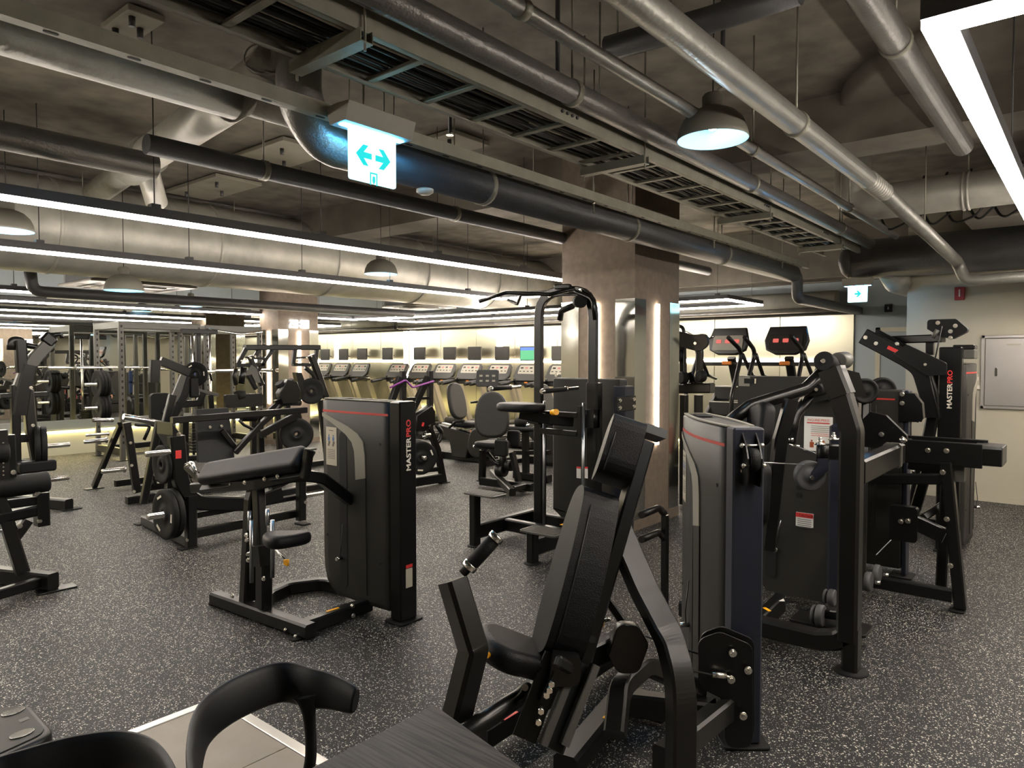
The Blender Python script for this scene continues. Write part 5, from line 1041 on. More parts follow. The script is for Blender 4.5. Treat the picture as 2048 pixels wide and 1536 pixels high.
tub(t, 'handle_arm', [am(1860, 832), am(1845, 830), am(1838, 842)], 0.02, M_STEEL, 0.04); disc(t, 'handle_end', am(1836, 838), am(1831, 842), 0.024, M_CHROME)
poly(t, 'rear_leg', [am(1862, 830)+XA*0.1, am(1852, 880)+XA*0.1, V((7.2, am(1830, 1050).y+0.1, 0.15))], XA, 0.08, 0.09, None, 0.1)
for a_, c_ in (((1885, 652), (1868, 735)), ((1858, 742), (1880, 838))): b = MB(); b.tube([am(*a_)-XA*0.03, am(*c_)-XA*0.03], 0.006, 0, 6); b.mk('pull_cable', M_CABLE, t)
one('spring_damper', M_GREY, t, 'cyl', am(1876, 660)-XA*0.02, am(1866, 676)-XA*0.02, 0.018, 10)
poly(t, 'base_rail', [V((7.3, 1.05, 0.06)), V((8.1, 1.40, 0.06))], ZA, 0.09, 0.07); poly(t, 'base_rail', [V((7.9, 1.0, 0.06)), V((7.9, 1.5, 0.06))], ZA, 0.09, 0.07); foot(t, (7.9, 1.0), XA, .14, .1); foot(t, (7.9, 1.5), XA, .14, .1)
poly(t, 'seat_rail', [pf_(1810, 960)+XA*0.5, pf_(1885, 965)+XA*0.1], XA, 0.08, 0.06)
# ======== plate loaded machine with the J shaped arm, left of the curl machine ========
t = thing('plate_loaded_press', 'plate loaded machine with curved J arm and plate near floor, behind curl machine', 'gym machine', (3.5, 6.4, 0))
A7 = aY(6.15)
poly(t, 'side_rail', [at(290, 1040, Z=0.06), at(380, 1082, Z=0.06)], ZA, 0.10, 0.08); 
fp = at(383, 1097, Z=0); foot(t, (fp.x-0.02, fp.y+0.03), XA, 0.16, 0.10); fp = at(285, 1048, Z=0); foot(t, (fp.x, fp.y), XA, 0.14, 0.10)
poly(t, 'front_post', [V((2.97, 6.12, 0.012)), V((2.97, 6.12, 0.46))], YA, 0.08, 0.09)
fp = at(372, 1090, Z=0)
poly(t, 'gusset_leg', [at(333, 1050, X=2.96), at(345, 905, X=2.98)], XA, 0.07, 0.08)
poly(t, 'base_rail', [V((2.97, 6.20, 0.10)), V((4.18, 6.25, 0.10))], ZA, 0.08, 0.07); poly(t, 'base_rail', [V((2.97, 6.20, 0.26)), V((4.18, 6.25, 0.26))], ZA, 0.05, 0.05)
poly(t, 'end_frame', [A7(602, 1040), A7(602, 925), A7(580, 960)], YA, 0.08, 0.085, None, 0.02); foot(t, (A7(605, 1045).x, 6.15), YA, 0.16, 0.10)
poly(t, 'slanted_rail', [A7(608, 930), A7(570, 962), A7(540, 975)], YA, 0.07, 0.07)
poly(t, 'j_arm', [A7(352, 872), A7(360, 962), A7(385, 1005), A7(500, 1008), A7(560, 985)], YA, 0.09, 0.13, None, 0.32)
b = MB(); b.slab(rrect(0.28, 0.20, 0.01), A7(376, 870)+YA*0.0, V((0.55, 0, -0.8)), YA, 0.10 if False else -0.10, 0.006); 
b = MB(); p0 = A7(345, 848); p1 = A7(378, 892); dx = (p1-p0); 
b.loops([[p0+YA*k*0.30+V((0, 0, z)) for k, z in ((0, 0), (1, 0), (1, -0.10), (0, -0.10))], [p1+YA*k*0.30+V((0, 0, z)) for k, z in ((0, 0), (1, 0), (1, -0.16), (0, -0.16))]], True, False); fpm = b.mk('foot_platform', M_STEEL, t)
b = MB(); b.loops([[p0+YA*k+ZA*0.003 for k in (0.01, 0.29)]+[p0+YA*k+ZA*0.012 for k in (0.29, 0.01)], [p1+YA*k+ZA*0.003 for k in (0.01, 0.29)]+[p1+YA*k+ZA*0.012 for k in (0.29, 0.01)]], True, False); b.mk('grip_mat', M_GREY, fpm)
horn(t, A7(348, 903)-YA*0.0, (-1, 0, 0), 0.24, 0.025); horn(t, A7(610, 992), (1, 0, 0), 0.24, 0.022); horn(t, V((2.93, 6.18, 0.32)), (-1, 0, 0), 0.30, 0.028)
plate_disc(t, V((2.86, 6.18, 0.32)), (-1, 0, 0), 0.215, 2, 0.05)
plate_disc(t, A7(352, 930)+V((-0.05, 0.12, 0)), (-1, 0, 0), 0.17, 1, 0.03, bars=False)
tub(t, 'hip_handle', [A7(372, 930), A7(384, 925), A7(392, 950)], 0.02, M_CHROME, 0.03)
bolts(t, [A7(352, 868)-YA*0.05, A7(382, 958)-YA*0.05, A7(370, 1078)-YA*0.05, A7(342, 1057)-YA*0.05, A7(606, 1003)-YA*0.05], (-0.6, -0.8, 0), 0.018)
one('name_sticker', M_RED2, t, 'box', A7(352, 908)-YA*0.046, (0.05, 0.002, 0.07))
# ======== leg press: backboard, long top rail ========
t = thing('leg_press_machine', 'dark leg press with a tall sloping backboard under a long horizontal rail', 'gym machine', (4.5, 7.8, 0))
A8 = aY(7.9)
p0, p1 = A8(440, 820), A8(425, 925)
b = MB(); b.loops([[A8(398, 925)+YA*.0, A8(470, 925), A8(470, 925)+YA*0.05, A8(398, 925)+YA*0.05], [A8(422, 822)+YA*0.35, A8(487, 818)+YA*0.35, A8(487, 818)+YA*0.40, A8(422, 822)+YA*0.40]], True, False); bbd = b.mk('backboard', M_RUB, t)
bolts(t, [A8(437, 856)+YA*0.20, A8(460, 854)+YA*0.20], (0, -1, 0), 0.022, 0.02)
poly(t, 'top_rail', [A8(343, 841), A8(612, 820)], YA, 0.07, 0.075, None)
poly(t, 'brace', [A8(452, 862)+YA*0.1, A8(485, 905)+YA*0.1], YA, 0.05, 0.06)
for (xa, ya, xb, yb) in ((343, 845, 318, 960), (612, 825, 600, 915), (545, 830, 560, 940), (395, 845, 400, 950)): poly(t, 'frame_post', [A8(xa, ya)+YA*0.3, V((A8(xb, yb).x, 8.3, 0.03))], YA, 0.07, 0.075)
for y_ in (7.6, 8.5): poly(t, 'base_rail', [V((A8(318, 960).x-0.1, y_, 0.05)), V((A8(600, 915).x+0.2, y_, 0.05))], ZA, 0.08, 0.08)
poly(t, 'sled_rail', [A8(520, 870), A8(575, 840), A8(600, 830)], YA, 0.06, 0.09); poly(t, 'sled_rail', [A8(470, 905), A8(520, 850), A8(545, 828)], YA, 0.06, 0.07)
plate_disc(t, A8(600, 868)+YA*0.1, (-0.5, -1, 0), 0.21, 3, 0.045, bars=False)
tub(t, 'side_handle', [A8(478, 840), A8(488, 850), A8(505, 858), A8(520, 862)], 0.018, M_STEEL)
disc(t, 'roller_pad', A8(500, 835)+YA*0.2, A8(530, 835)+YA*0.2, 0.06, M_RUB)

# ======== squat/row machine with pale legs, left ========
t = thing('plate_loaded_row', 'row machine with chrome bar and splayed legs, left of the leg press', 'gym machine', (3.8, 9.2, 0))
A9 = aY(8.95)
poly(t, 'front_leg', [A9(253, 845), A9(262, 900), A9(274, 985)], YA, 0.07, 0.085, M_STEEL2); poly(t, 'rear_leg', [A9(248, 850)+YA*0.1, V((A9(250, 925).x, 9.9, 0.03))], XA, 0.06, 0.07)
foot(t, (A9(272, 996).x, 8.95), XA, 0.22, 0.12, M_STEEL); foot(t, (A9(250, 925).x, 9.9), XA, 0.22, 0.12, M_STEEL)
for y_ in (9.0, 9.6): poly(t, 'base_rail', [V((A9(275, 990).x, y_, 0.08)), V((A9(275, 990).x+0.7, y_, 0.08))], ZA, 0.08, 0.07)
tub(t, 'lifting_bar', [A9(247, 833), A9(325, 847)], 0.035, M_CHROME)
tub(t, 'lifting_bar', [A9(205, 843)+YA*0.3, A9(247, 843)+YA*0.3], 0.025, M_CHROME)
tub(t, 'curved_handle', [A9(270, 850), A9(300, 851), A9(296, 862), A9(288, 880)], 0.02, M_STEEL, 0.06)
horn(t, A9(250, 938), (-1, 0, 0), 0.26, 0.028); horn(t, A9(248, 886)+YA*0.5, (-1, 0, 0), 0.26, 0.026)
poly(t, 'foot_rest', [A9(295, 935), A9(310, 970)], YA, 0.10, 0.03); poly(t, 'lever', [A9(325, 905), A9(316, 960)], YA, 0.05, 0.06)
poly(t, 'lever_arm', [A9(345, 790), A9(330, 850), A9(318, 900)], YA, 0.06, 0.09)
bolts(t, [A9(258, 885)-YA*0.05, A9(260, 930)-YA*0.05, A9(265, 982)-YA*0.05, A9(328, 968)-YA*0.05], (-.6, -.8, 0), 0.02)

# ======== incline lever machine with small plate on a pale slanting frame ========
t = thing('incline_lever_press', 'lever press with pale slanting frame and one small plate high on its arm', 'gym machine', (4.6, 9.6, 0))
A10 = aY(9.6)
poly(t, 'slanted_frame', [A10(368, 752), A10(352, 790), A10(330, 828)], YA, 0.06, 0.10, M_GREY); poly(t, 'slanted_frame', [A10(378, 755), A10(365, 795), A10(338, 850), A10(325, 915)], YA, 0.09, 0.10)
poly(t, 'curved_arm', [A10(385, 772), A10(368, 790), A10(352, 815)], YA, 0.05, 0.14, M_GREY)
poly(t, 'lever_arm', [A10(320, 722), A10(378, 745)], YA, 0.06, 0.12); plate_disc(t, A10(392, 748), (-0.75, -0.65, 0), 0.17, 1, 0.035)
horn(t, A10(404, 744), (1, 0, 0), 0.18, 0.02)
poly(t, 'cross_arm', [A10(370, 770), A10(400, 782), A10(436, 790)], YA, 0.04, 0.05, M_GREY); poly(t, 'seat_frame', [A10(350, 810), A10(398, 806), A10(405, 785)], YA, 0.07, 0.09)
b = MB(); b.slab(rrect(0.12, 0.28, 0.03), A10(385, 775), XA, ZA, 0.08, 0.02); b.mk('head_pad', M_LEATH, t)
b = MB(); b.slab(rrect(0.26, 0.45, 0.06), A10(322, 820), XA, ZA, -0.07, 0.025); b.mk('back_pad', M_RUB, t)
poly(t, 'uprights', [A10(310, 720), A10(308, 765)], YA, 0.09, 0.13); 
poly(t, 'base_rail', [V((A10(325, 915).x+0.15, 9.6, 0.06)), V((A10(440, 915).x, 9.6, 0.06))], ZA, 0.09, 0.09); poly(t, 'rear_leg', [A10(420, 790), V((A10(430, 900).x, 9.6, 0.08))], YA, 0.07, 0.08)

# ======== high-row machine with top frame ========
t = thing('high_row_machine', 'tall machine with level top bar and hanging brackets, before the clock column', 'gym machine', (6.3, 9.4, 0))
A11 = aY(9.3)
poly(t, 'top_bar', [A11(489, 695), A11(638, 695)], YA, 0.09, 0.075)
for dx, s in ((0, 1), (112, -1)):
    poly(t, 'hanging_bracket', [A11(492+dx, 697), A11(476+dx, 728)] if s > 0 else [A11(590, 697), A11(586, 728)], YA, 0.05, 0.06)
    poly(t, 'hanging_bracket', [A11(520, 697), A11(508, 715)] if s > 0 else [A11(634, 697), A11(630, 728)], YA, 0.05, 0.06)
    poly(t, 'bracket_rail', [A11(474, 731), A11(528, 729)] if s > 0 else [A11(585, 729), A11(630, 730)], YA, 0.05, 0.05)
    poly(t, 'bracket_rail', [A11(490, 715), A11(532, 718)] if s > 0 else [A11(588, 716), A11(628, 714)], YA, 0.04, 0.03)
    for k in range(4): bolts(t, [A11(481+dx+k*9, 722-k*3)-YA*0.03], (0, -1, 0), 0.02)
poly(t, 'support_arm', [A11(545, 700), A11(525, 728), A11(515, 742)], YA, 0.05, 0.05)
poly(t, 'lever_arm', [A11(499, 712), A11(512, 745), A11(524, 770)], YA, 0.06, 0.07); poly(t, 'lever_arm', [A11(622, 710), A11(637, 750), A11(652, 795)], YA, 0.07, 0.10)
poly(t, 'lever_arm', [A11(610, 735), A11(628, 750), A11(640, 790)], YA, 0.06, 0.05, None, 0.2); tub(t, 'rear_tube', [A11(472, 738), A11(468, 752), A11(472, 770)], 0.03, M_STEEL2); tub(t, 'rear_tube', [A11(487, 735), A11(482, 768)], 0.045, M_STEEL)
poly(t, 'a_tube', [A11(492, 742), A11(512, 778)], YA, 0.05, 0.06); b = MB(); b.slab([(0, 0), (.12, .16), (.2, .1), (.26, -.1), (.18, -.1), (.12, .02)], A11(485, 752), XA, ZA, 0.04); b.mk('pale_gusset', M_GREY, t)
b = MB(); b.slab([(0, 0), (.14, .20), (.30, .16), (.36, .02), (.30, -.16), (.05, -.16)], A11(550, 786), XA, ZA, 0.12, 0.01); b.mk('seat_block', M_STEEL, t)
for (x, y) in ((558, 765), (577, 762)): one('thigh_roller', M_RUB, t, 'cyl', A11(x, y), A11(x+8, y+12), 0.07, 12)
b = MB(); b.loops([[A11(592, 745), A11(603, 745), A11(603, 745)+YA*0.1, A11(592, 745)+YA*0.1], [A11(603, 800), A11(625, 800), A11(625, 800)+YA*0.1, A11(603, 800)+YA*0.1]], True, False); b.mk('chest_board', M_STEEL, t)
plate_disc(t, A11(622, 782), (-0.3, -1, 0), 0.20, 1, 0.04, bars=False)
for (xa, ya, xb, yb) in ((575, 800, 572, 900), (640, 800, 655, 905), (505, 800, 508, 905), (553, 800, 562, 905)): poly(t, 'frame_leg', [A11(xa, ya), V((A11(xb, yb).x, 9.3, 0.03))], YA, 0.07, 0.08)
poly(t, 'base_rail', [V((A11(508, 905).x, 9.3, 0.05)), V((A11(655, 905).x, 9.3, 0.05))], ZA, 0.08, 0.08)
tub(t, 'curved_rail', [A11(545, 830), A11(560, 805), A11(600, 805)], 0.05, M_STEEL, 0.2); poly(t, 'inclined_rail', [A11(520, 840), A11(556, 808)], YA, 0.05, 0.09)
b = MB(); b.slab(rrect(0.55, 0.18, 0.02), A11(470, 800)-YA*0.2, XA, ZA, 0.05); b.mk('weight_pan', M_STEEL2, t)
roller(t, A11(465, 790)-YA*0.2, (1, 0.2, 0), 0.07, 0.12)

# ======== far left machines ========
t = thing('shoulder_press_machine', 'machine with long diagonal arm and one large plate at the left edge', 'gym machine', (2.6, 9.0, 0))
A12 = aY(8.75)
poly(t, 'base_rail', [V((A12(40, 960).x, 9.9, 0.06)), V((A12(135, 1010).x, 8.7, 0.06))], ZA, 0.12, 0.10); foot(t, (A12(140, 1018).x, 8.72), XA, 0.2, 0.12)
poly(t, 'upright', [A12(55, 780), A12(62, 860), A12(75, 930), A12(82, 985)], YA, 0.10, 0.10, M_STEEL2); poly(t, 'upright', [A12(30, 770), A12(32, 900), A12(34, 960)], YA, 0.08, 0.08)
poly(t, 'diagonal_arm', [A12(100, 683), A12(70, 715), A12(52, 742), A12(40, 775)], YA, 0.09, 0.13, M_GREY); poly(t, 'diagonal_arm', [A12(58, 730), A12(45, 780), A12(38, 830)], YA, 0.12, 0.14)
one('arm_knuckle', M_STEEL, t, 'box', A12(96, 679), (0.14, 0.12, 0.12), Matrix.Rotation(0.7, 3, 'Y'), 0.02)
tub(t, 'handle_bar', [A12(102, 672), A12(122, 668), A12(124, 676)], 0.022, M_STEEL); tub(t, 'handle_bar', [A12(104, 690), A12(104, 700), A12(60, 692), A12(50, 690)], 0.03, M_STEEL)
poly(t, 'long_bar', [A12(0, 792), A12(94, 788)], YA, 0.06, 0.05, M_STEEL2)
plate_disc(t, A12(68, 893), (1, -0.25, 0), 0.215, 2, 0.055); horn(t, A12(88, 893), (1, 0, 0), 0.25, 0.025); horn(t, A12(84, 961), (1, 0, 0), 0.26, 0.028); horn(t, A12(60, 858), (1, 0, 0), 0.12, 0.02)
poly(t, 'link_bar', [A12(20, 878), A12(60, 876)], YA, 0.07, 0.08); poly(t, 'seat_bar', [A12(5, 925), A12(90, 925)], YA, 0.07, 0.06)
b = MB(); b.slab(rrect(0.34, 0.12, 0.03), A12(65, 930), XA, ZA, 0.20, 0.02); b.mk('thigh_pad', M_LEATH, t)
tub(t, 'hoop_handle', [A12(22, 700), A12(22, 680), A12(44, 680), A12(44, 760)], 0.04, M_STEEL2, 0.1)
poly(t, 'hoop_post', [A12(40, 680), A12(44, 745)], YA, 0.1, 0.1)
bolts(t, [A12(58, 775)-YA*0.06, A12(62, 850)-YA*0.06, A12(75, 925)-YA*0.06, A12(92, 928)-YA*0.06], (0, -1, 0), 0.02)
t = thing('leg_curl_machine', 'black machine cut off by the left edge, with foam seat roll and slanting front strut', 'gym machine', (1.4, 6.2, 0))
A13 = aY(5.95)
poly(t, 'front_rail', [V((at(0, 1140, Z=0.06).x-0.35, 6.9, 0.07)), V((at(118, 1172, Z=0.06).x, 5.72, 0.07))], ZA, 0.12, 0.09); foot(t, (at(110, 1180, Z=0).x, 5.74), XA, 0.26, 0.12, M_STEEL)
poly(t, 'cross_rail', [at(-60, 1205, Z=0.07), at(92, 1160, Z=0.07)], ZA, 0.07, 0.055)
poly(t, 'slanting_strut', [A13(12, 1040), A13(45, 1145)], YA, 0.08, 0.085, M_STEEL2); poly(t, 'slanting_strut', [A13(55, 1040), A13(22, 1085)], YA, 0.07, 0.07, M_STEEL2)
poly(t, 'slanting_strut', [A13(-8, 985), A13(15, 1035)], YA, 0.07, 0.075, M_STEEL2)
poly(t, 'seat_beam', [A13(-20, 1040), A13(86, 1018)], YA, 0.08, 0.075); poly(t, 'seat_beam', [A13(-20, 1012), A13(84, 1000)], YA, 0.06, 0.06)
poly(t, 'end_plate', [A13(82, 985), A13(84, 1050)], YA, 0.12, 0.08); roller(t, A13(30, 972), (1, -0.1, 0.05), 0.075, 0.42, 'seat_roll')
poly(t, 'backrest_post', [A13(2, 860), A13(8, 960)], YA, 0.07, 0.07, M_STEEL2); poly(t, 'backrest_post', [A13(16, 870), A13(20, 962)], YA, 0.06, 0.08)
for k in range(9): b = MB(); p = A13(3, 885+k*8)-YA*0.04; b.cyl(p, p-YA*0.003, 0.006, 8); b.mk('adjust_hole', M_BOLT, t)
tub(t, 'chrome_rod', [A13(-10, 1062), A13(35, 1058)], 0.016, M_CHROME); tub(t, 'chrome_rod', [A13(20, 1010), A13(70, 1000)], 0.014, M_CHROME)
bolts(t, [A13(70, 985)-YA*0.05, A13(35, 1050)-YA*0.05, A13(75, 1040)-YA*0.05, A13(22, 943)-YA*0.05, A13(88, 1170)-YA*0.1], (0, -1, 0), 0.02)
roller(t, A13(-5, 905), (1, 0, 0), 0.08, 0.12)
# ======== power racks before the mirror ========
def rack(lab, x0, x1, y0, y1, h, plates=True):
    t = thing('power_rack', lab, 'power rack', ((x0+x1)/2, (y0+y1)/2, 0), 'power racks before the mirror')
    for x in (x0, x1):
        for y in (y0, y1):
            poly(t, 'upright', [V((x, y, 0.012)), V((x, y, h))], YA, 0.075, 0.075, M_GREY); foot(t, (x, y), XA, 0.16, 0.14, M_STEEL)
            b = MB()
            for k in range(20): b.box(V((x, y-0.0385, 0.3+k*0.1)), (0.025, 0.002, 0.04))
            q = b.mk('hole_row', M_BLK, t); q['kind'] = 'stuff'
    for y in (y0, y1): poly(t, 'top_beam', [V((x0, y, h-0.06)), V((x1, y, h-0.06))], YA, 0.07, 0.12, M_GREY)
    for x in (x0, x1): poly(t, 'top_beam', [V((x, y0, h-0.06)), V((x, y1, h-0.06))], XA, 0.07, 0.12, M_GREY); poly(t, 'base_beam', [V((x, y0, 0.14)), V((x, y1, 0.14))], XA, 0.07, 0.12)
    poly(t, 'base_beam', [V((x0, y1, 0.12)), V((x1, y1, 0.12))], YA, 0.07, 0.10)
    return t
r1 = rack('power rack with loaded plate pegs at its left post, tallest at the left', 4.86, 6.15, 12.3, 13.3, 2.28)
for k, z in enumerate((0.42, 0.86, 1.25)):
    horn(r1, V((4.82, 12.75, z)), (-1, 0, 0), 0.35, 0.025)
    if k: plate_disc(r1, V((4.80, 12.75, z)), (-1, 0, 0), 0.225, 3, 0.05, bars=False)
b = MB(); b.cyl((4.0, 12.9, 1.52), (6.2, 12.9, 1.52), 0.014, 12); b.cyl((4.0, 12.9, 1.52), (4.4, 12.9, 1.52), 0.025, 12); b.mk('barbell', M_CHROME, r1)
r2 = rack('power rack further right with a pull-up bar, before the far column', 6.35, 7.4, 12.4, 13.4, 2.28)
b = MB(); b.cyl((6.3, 12.3, 1.45), (7.6, 12.3, 1.45), 0.03, 12); b.mk('barbell', M_CHROME, r2)
tub(r2, 'pullup_bar', [V((6.35, 12.3, 2.2)), V((6.9, 12.2, 2.12)), V((7.4, 12.3, 2.2))], 0.02, M_CHROME)
for y, z in ((12.5, 1.3), (12.5, 1.1)): poly(r2, 'safety_pad', [V((6.2, y, z+0.12)), V((6.2, y, z-0.12))], XA, 0.06, 0.06, M_BLUEP)
t = thing('cable_crossover', 'slim cable station with two chrome guide rods between the racks and the column', 'gym machine', (6.2, 11.6, 0))
for x in (5.65, 5.95): one('guide_rod', M_CHROME, t, 'cyl', (x, 11.5, 0.03), (x, 11.5, 2.1), 0.022, 12)
poly(t, 'frame_post', [V((5.8, 11.6, 0.012)), V((5.8, 11.6, 2.15))], YA, 0.08, 0.08, M_STEEL2); poly(t, 'top_beam', [V((5.5, 11.55, 2.12)), V((6.1, 11.55, 2.12))], YA, 0.08, 0.08); poly(t, 'base_beam', [V((5.5, 11.55, 0.05)), V((6.1, 11.55, 0.05))], YA, 0.3, 0.08)
for k in range(10): one('weight_block', M_STEEL, t, 'bb', (5.6, 11.44, 0.12+k*0.05), (6.0, 11.56, 0.165+k*0.05), 0.004)
tub(t, 'stirrup', [V((5.7, 11.45, 1.3)), V((5.75, 11.45, 1.5)), V((5.9, 11.45, 1.5)), V((5.95, 11.45, 1.3))], 0.02, M_STEEL)
# wall switch seen near mirror omitted; seated person behind the racks
t = thing('person', 'person in black clothes sitting behind the near column, seen in the mirror', 'person', (8.75, 4.85, 0))
def body(nm, js, mt, par):
    me = bpy.data.meshes.new(nm); o = bpy.data.objects.new(nm, me); COL.objects.link(o); off = V(par.location)
    vs = [V(j[0])-off for j in js]; es = [(j[1], i) for i, j in enumerate(js) if j[1] is not None]
    me.from_pydata(vs, es, []); me.materials.append(mt); o.parent = par
    sk = o.modifiers.new('s', 'SKIN'); 
    for i, j in enumerate(js): me.skin_vertices[0].data[i].radius = (j[2], j[2]*(j[3] if len(j) > 3 else 1))
    me.skin_vertices[0].data[0].use_root = True
    ss = o.modifiers.new('u', 'SUBSURF'); ss.levels = 1; ss.render_levels = 1
    for p in me.polygons: p.use_smooth = True
    return o
px_, py_ = 8.75, 4.85
B0 = V((px_, py_, 0))
js = [(B0+V((0, 0, .50)), None, .15), (B0+V((-.03, -.02, .62)), 0, .14), (B0+V((-.10, -.05, .80)), 1, .15), (B0+V((-.17, -.08, .97)), 2, .15), (B0+V((-.20, -.10, 1.05)), 3, .06), (B0+V((-.24, -.12, 1.16)), 4, .09), (B0+V((-.26, -.13, 1.25)), 5, .085),
      (B0+V((-.17, -.27, .98)), 3, .065), (B0+V((-.28, -.32, .76)), 7, .048), (B0+V((-.40, -.20, .66)), 8, .036), (B0+V((-.45, -.14, .64)), 9, .032),
      (B0+V((-.17, .12, .98)), 3, .065), (B0+V((-.28, .16, .76)), 11, .048), (B0+V((-.40, .04, .66)), 12, .036), (B0+V((-.45, -.02, .64)), 13, .032),
      (B0+V((-.10, -.13, .48)), 0, .09), (B0+V((-.45, -.20, .50)), 15, .06), (B0+V((-.42, -.20, .10)), 16, .04), (B0+V((-.54, -.20, .05)), 17, .035),
      (B0+V((-.10, .09, .48)), 0, .09), (B0+V((-.45, .14, .50)), 19, .06), (B0+V((-.42, .14, .10)), 20, .04), (B0+V((-.54, .14, .05)), 21, .035)]
bo = body('body', js, M_SKIN, t)
js = [(B0+V((0, 0, .50)), None, .17), (B0+V((-.03, -.02, .64)), 0, .16), (B0+V((-.10, -.05, .82)), 1, .17), (B0+V((-.17, -.08, .98)), 2, .165), (B0+V((-.17, -.27, .99)), 3, .08), (B0+V((-.21, -.30, .90)), 4, .07), (B0+V((-.17, .12, .99)), 3, .08), (B0+V((-.21, .15, .90)), 6, .07)]
body('t_shirt', js, M_CLOTH, t)
js = [(B0+V((0, 0, .47)), None, .17), (B0+V((-.12, -.13, .48)), 0, .105), (B0+V((-.38, -.19, .505)), 1, .085), (B0+V((-.12, .09, .48)), 0, .105), (B0+V((-.38, .13, .505)), 3, .085)]
body('shorts', js, M_CLOTH, t)
b = MB(); c_ = B0+V((-.25, -.125, 1.24)); b.lathe(c_-ZA*0.05, (-.1, 0, 1), [(0.095, 0.0), (0.11, 0.05), (0.095, 0.11), (0.05, 0.15), (0.001, 0.155)], 16); b.mk('hair', M_CLOTH, t)
for s in (-.20, .14): b = MB(); b.slab(smooth_poly([(-.13, -.045), (.11, -.04), (.11, .04), (-.13, .045)]), B0+V((-.46, s, 0.0)), XA, YA, 0.08, 0.03); b.mk('shoe', M_CLOTH, t)
t = thing('workout_bench', 'low black bench under the seated person', 'bench', (8.85, 4.85, 0))
b = MB(); b.slab(rrect(0.9, 0.30, 0.05), V((8.95, 4.85, 0.33)), XA, YA, 0.07, 0.025); b.mk('bench_pad', M_LEATH, t)
for x in (8.65, 9.25): poly(t, 'bench_leg', [V((x, 4.85, 0.33)), V((x, 4.85, 0.012))], YA, 0.07, 0.05); poly(t, 'bench_foot', [V((x, 4.65, 0.03)), V((x, 5.05, 0.03))], ZA, 0.05, 0.05)
# ======== treadmills along the polished wall: one is built, the others copied ========
def make_treadmill():
    t = thing('treadmill', 'x', 'treadmill', (0, 0, 0), 'treadmills along the polished wall')
    b = MB(); b.slab(rrect(1.95, 0.70, 0.06), (-0.35, 0, 0.03), XA, YA, 0.14, 0.02); b.mk('base_deck', M_STEEL, t)
    one('running_belt', M_RUB, t, 'bb', (-1.25, -0.26, 0.17), (0.35, 0.26, 0.18))
    for s in (-1, 1):
        one('side_rail', M_PLAST, t, 'bb', (-1.25, s*0.30-0.045, 0.17), (0.45, s*0.30+0.045, 0.20), 0.006)
        poly(t, 'upright', [V((0.42, s*0.325, 0.16)), V((0.02, s*0.325, 1.18))], YA, 0.06, 0.13, M_CREAMF)
        tub(t, 'hand_rail', [V((0.05, s*0.33, 1.17)), V((-0.10, s*0.34, 1.19)), V((-0.50, s*0.34, 1.14))], 0.042, M_PLAST2, 0.08)
        b = MB(); b.slab(rrect(0.16, 0.10, 0.045), (-0.02, s*0.28, 1.22), XA, YA, 0.05, 0.012); b.mk('cup_holder', M_PLAST2, t)
    b = MB(); b.slab(rrect(0.55, 0.36, 0.10), (0.42, 0, 0.17), XA, YA, 0.16, 0.06); b.mk('motor_cover', M_PLAST, t)
    n = V((-0.86, 0, 0.5)).normalized(); up_ = V((0.5, 0, 0.86)).normalized()
    b = MB(); b.slab([(-.35, .0), (-.33, .24), (-.27, .30), (.27, .30), (.33, .24), (.35, .0), (.26, -.10), (-.26, -.10)], V((0.0, 0, 1.28)), -YA, up_, 0.06, 0.015); c = b.mk('console', M_PLAST, t)
    o = V((0.0, 0, 1.28))+n*0.061
    b = MB(); b.slab(rrect(0.50, 0.20, 0.02), o+up_*0.16, -YA, up_, 0.003); b.mk('console_display', M_PLAST3, c)
    for k in range(4): b = MB(); b.slab(rrect(0.07, 0.035, 0.003), o+up_*0.20-YA*(-0.18+0.12*k)+n*0.002, -YA, up_, 0.003); b.mk('led_readout', M_LEDR if k % 2 else M_SCRN, c)
    for k in range(5): b = MB(); b.slab(rrect(0.05, 0.018, 0.003), o+up_*0.12-YA*(-0.2+0.1*k)+n*0.002, -YA, up_, 0.003); b.mk('console_key', M_SCRN, c)
    one('safety_key', M_ORG, t, 'box', (-0.05, 0.0, 1.19), (0.03, 0.09, 0.05), None, 0.01)
    poly(t, 'console_bar', [V((-0.02, -0.34, 1.17)), V((-0.02, 0.34, 1.17))], ZA, 0.10, 0.06, M_PLAST2)
    return t
proto = make_treadmill(); index_children()
tl = [('second treadmill from the near column, seen left of the dip machine arch', 9.10), ('treadmill behind the leg machine console, third from the near column', 9.91), ('treadmill right of the upright reading bike seat, fourth from the near column', 10.75),
      ('treadmill above the small rear bike seat, fifth from the near column', 11.55), ('treadmill third from the mirror corner, behind the lettered tower', 12.35), ('treadmill nearest the mirror corner', 13.15), ('treadmill nearest the near column, behind the tall arch', 8.27), ('treadmill hidden behind the near column, right end of the row', 7.4)]
tl = [('treadmill seen through the tall arch of the dip machine' , 9.10), ('treadmill just left of the tall arch, its readouts lit', 9.91), ('treadmill above the exercise bike seat, two left of the arch', 10.75), ('treadmill fourth from the arch, above the big plate', 11.55),
      ('treadmill second from the mirror corner', 12.35), ('treadmill closest to the mirror corner', 13.15), ('treadmill beside the near column, partly behind the arch', 8.27)]
for i, (lb, y) in enumerate(tl):
    o = proto if i == 0 else copy_tree(proto)
    o.location = (11.5, y, 0); o['label'] = lb
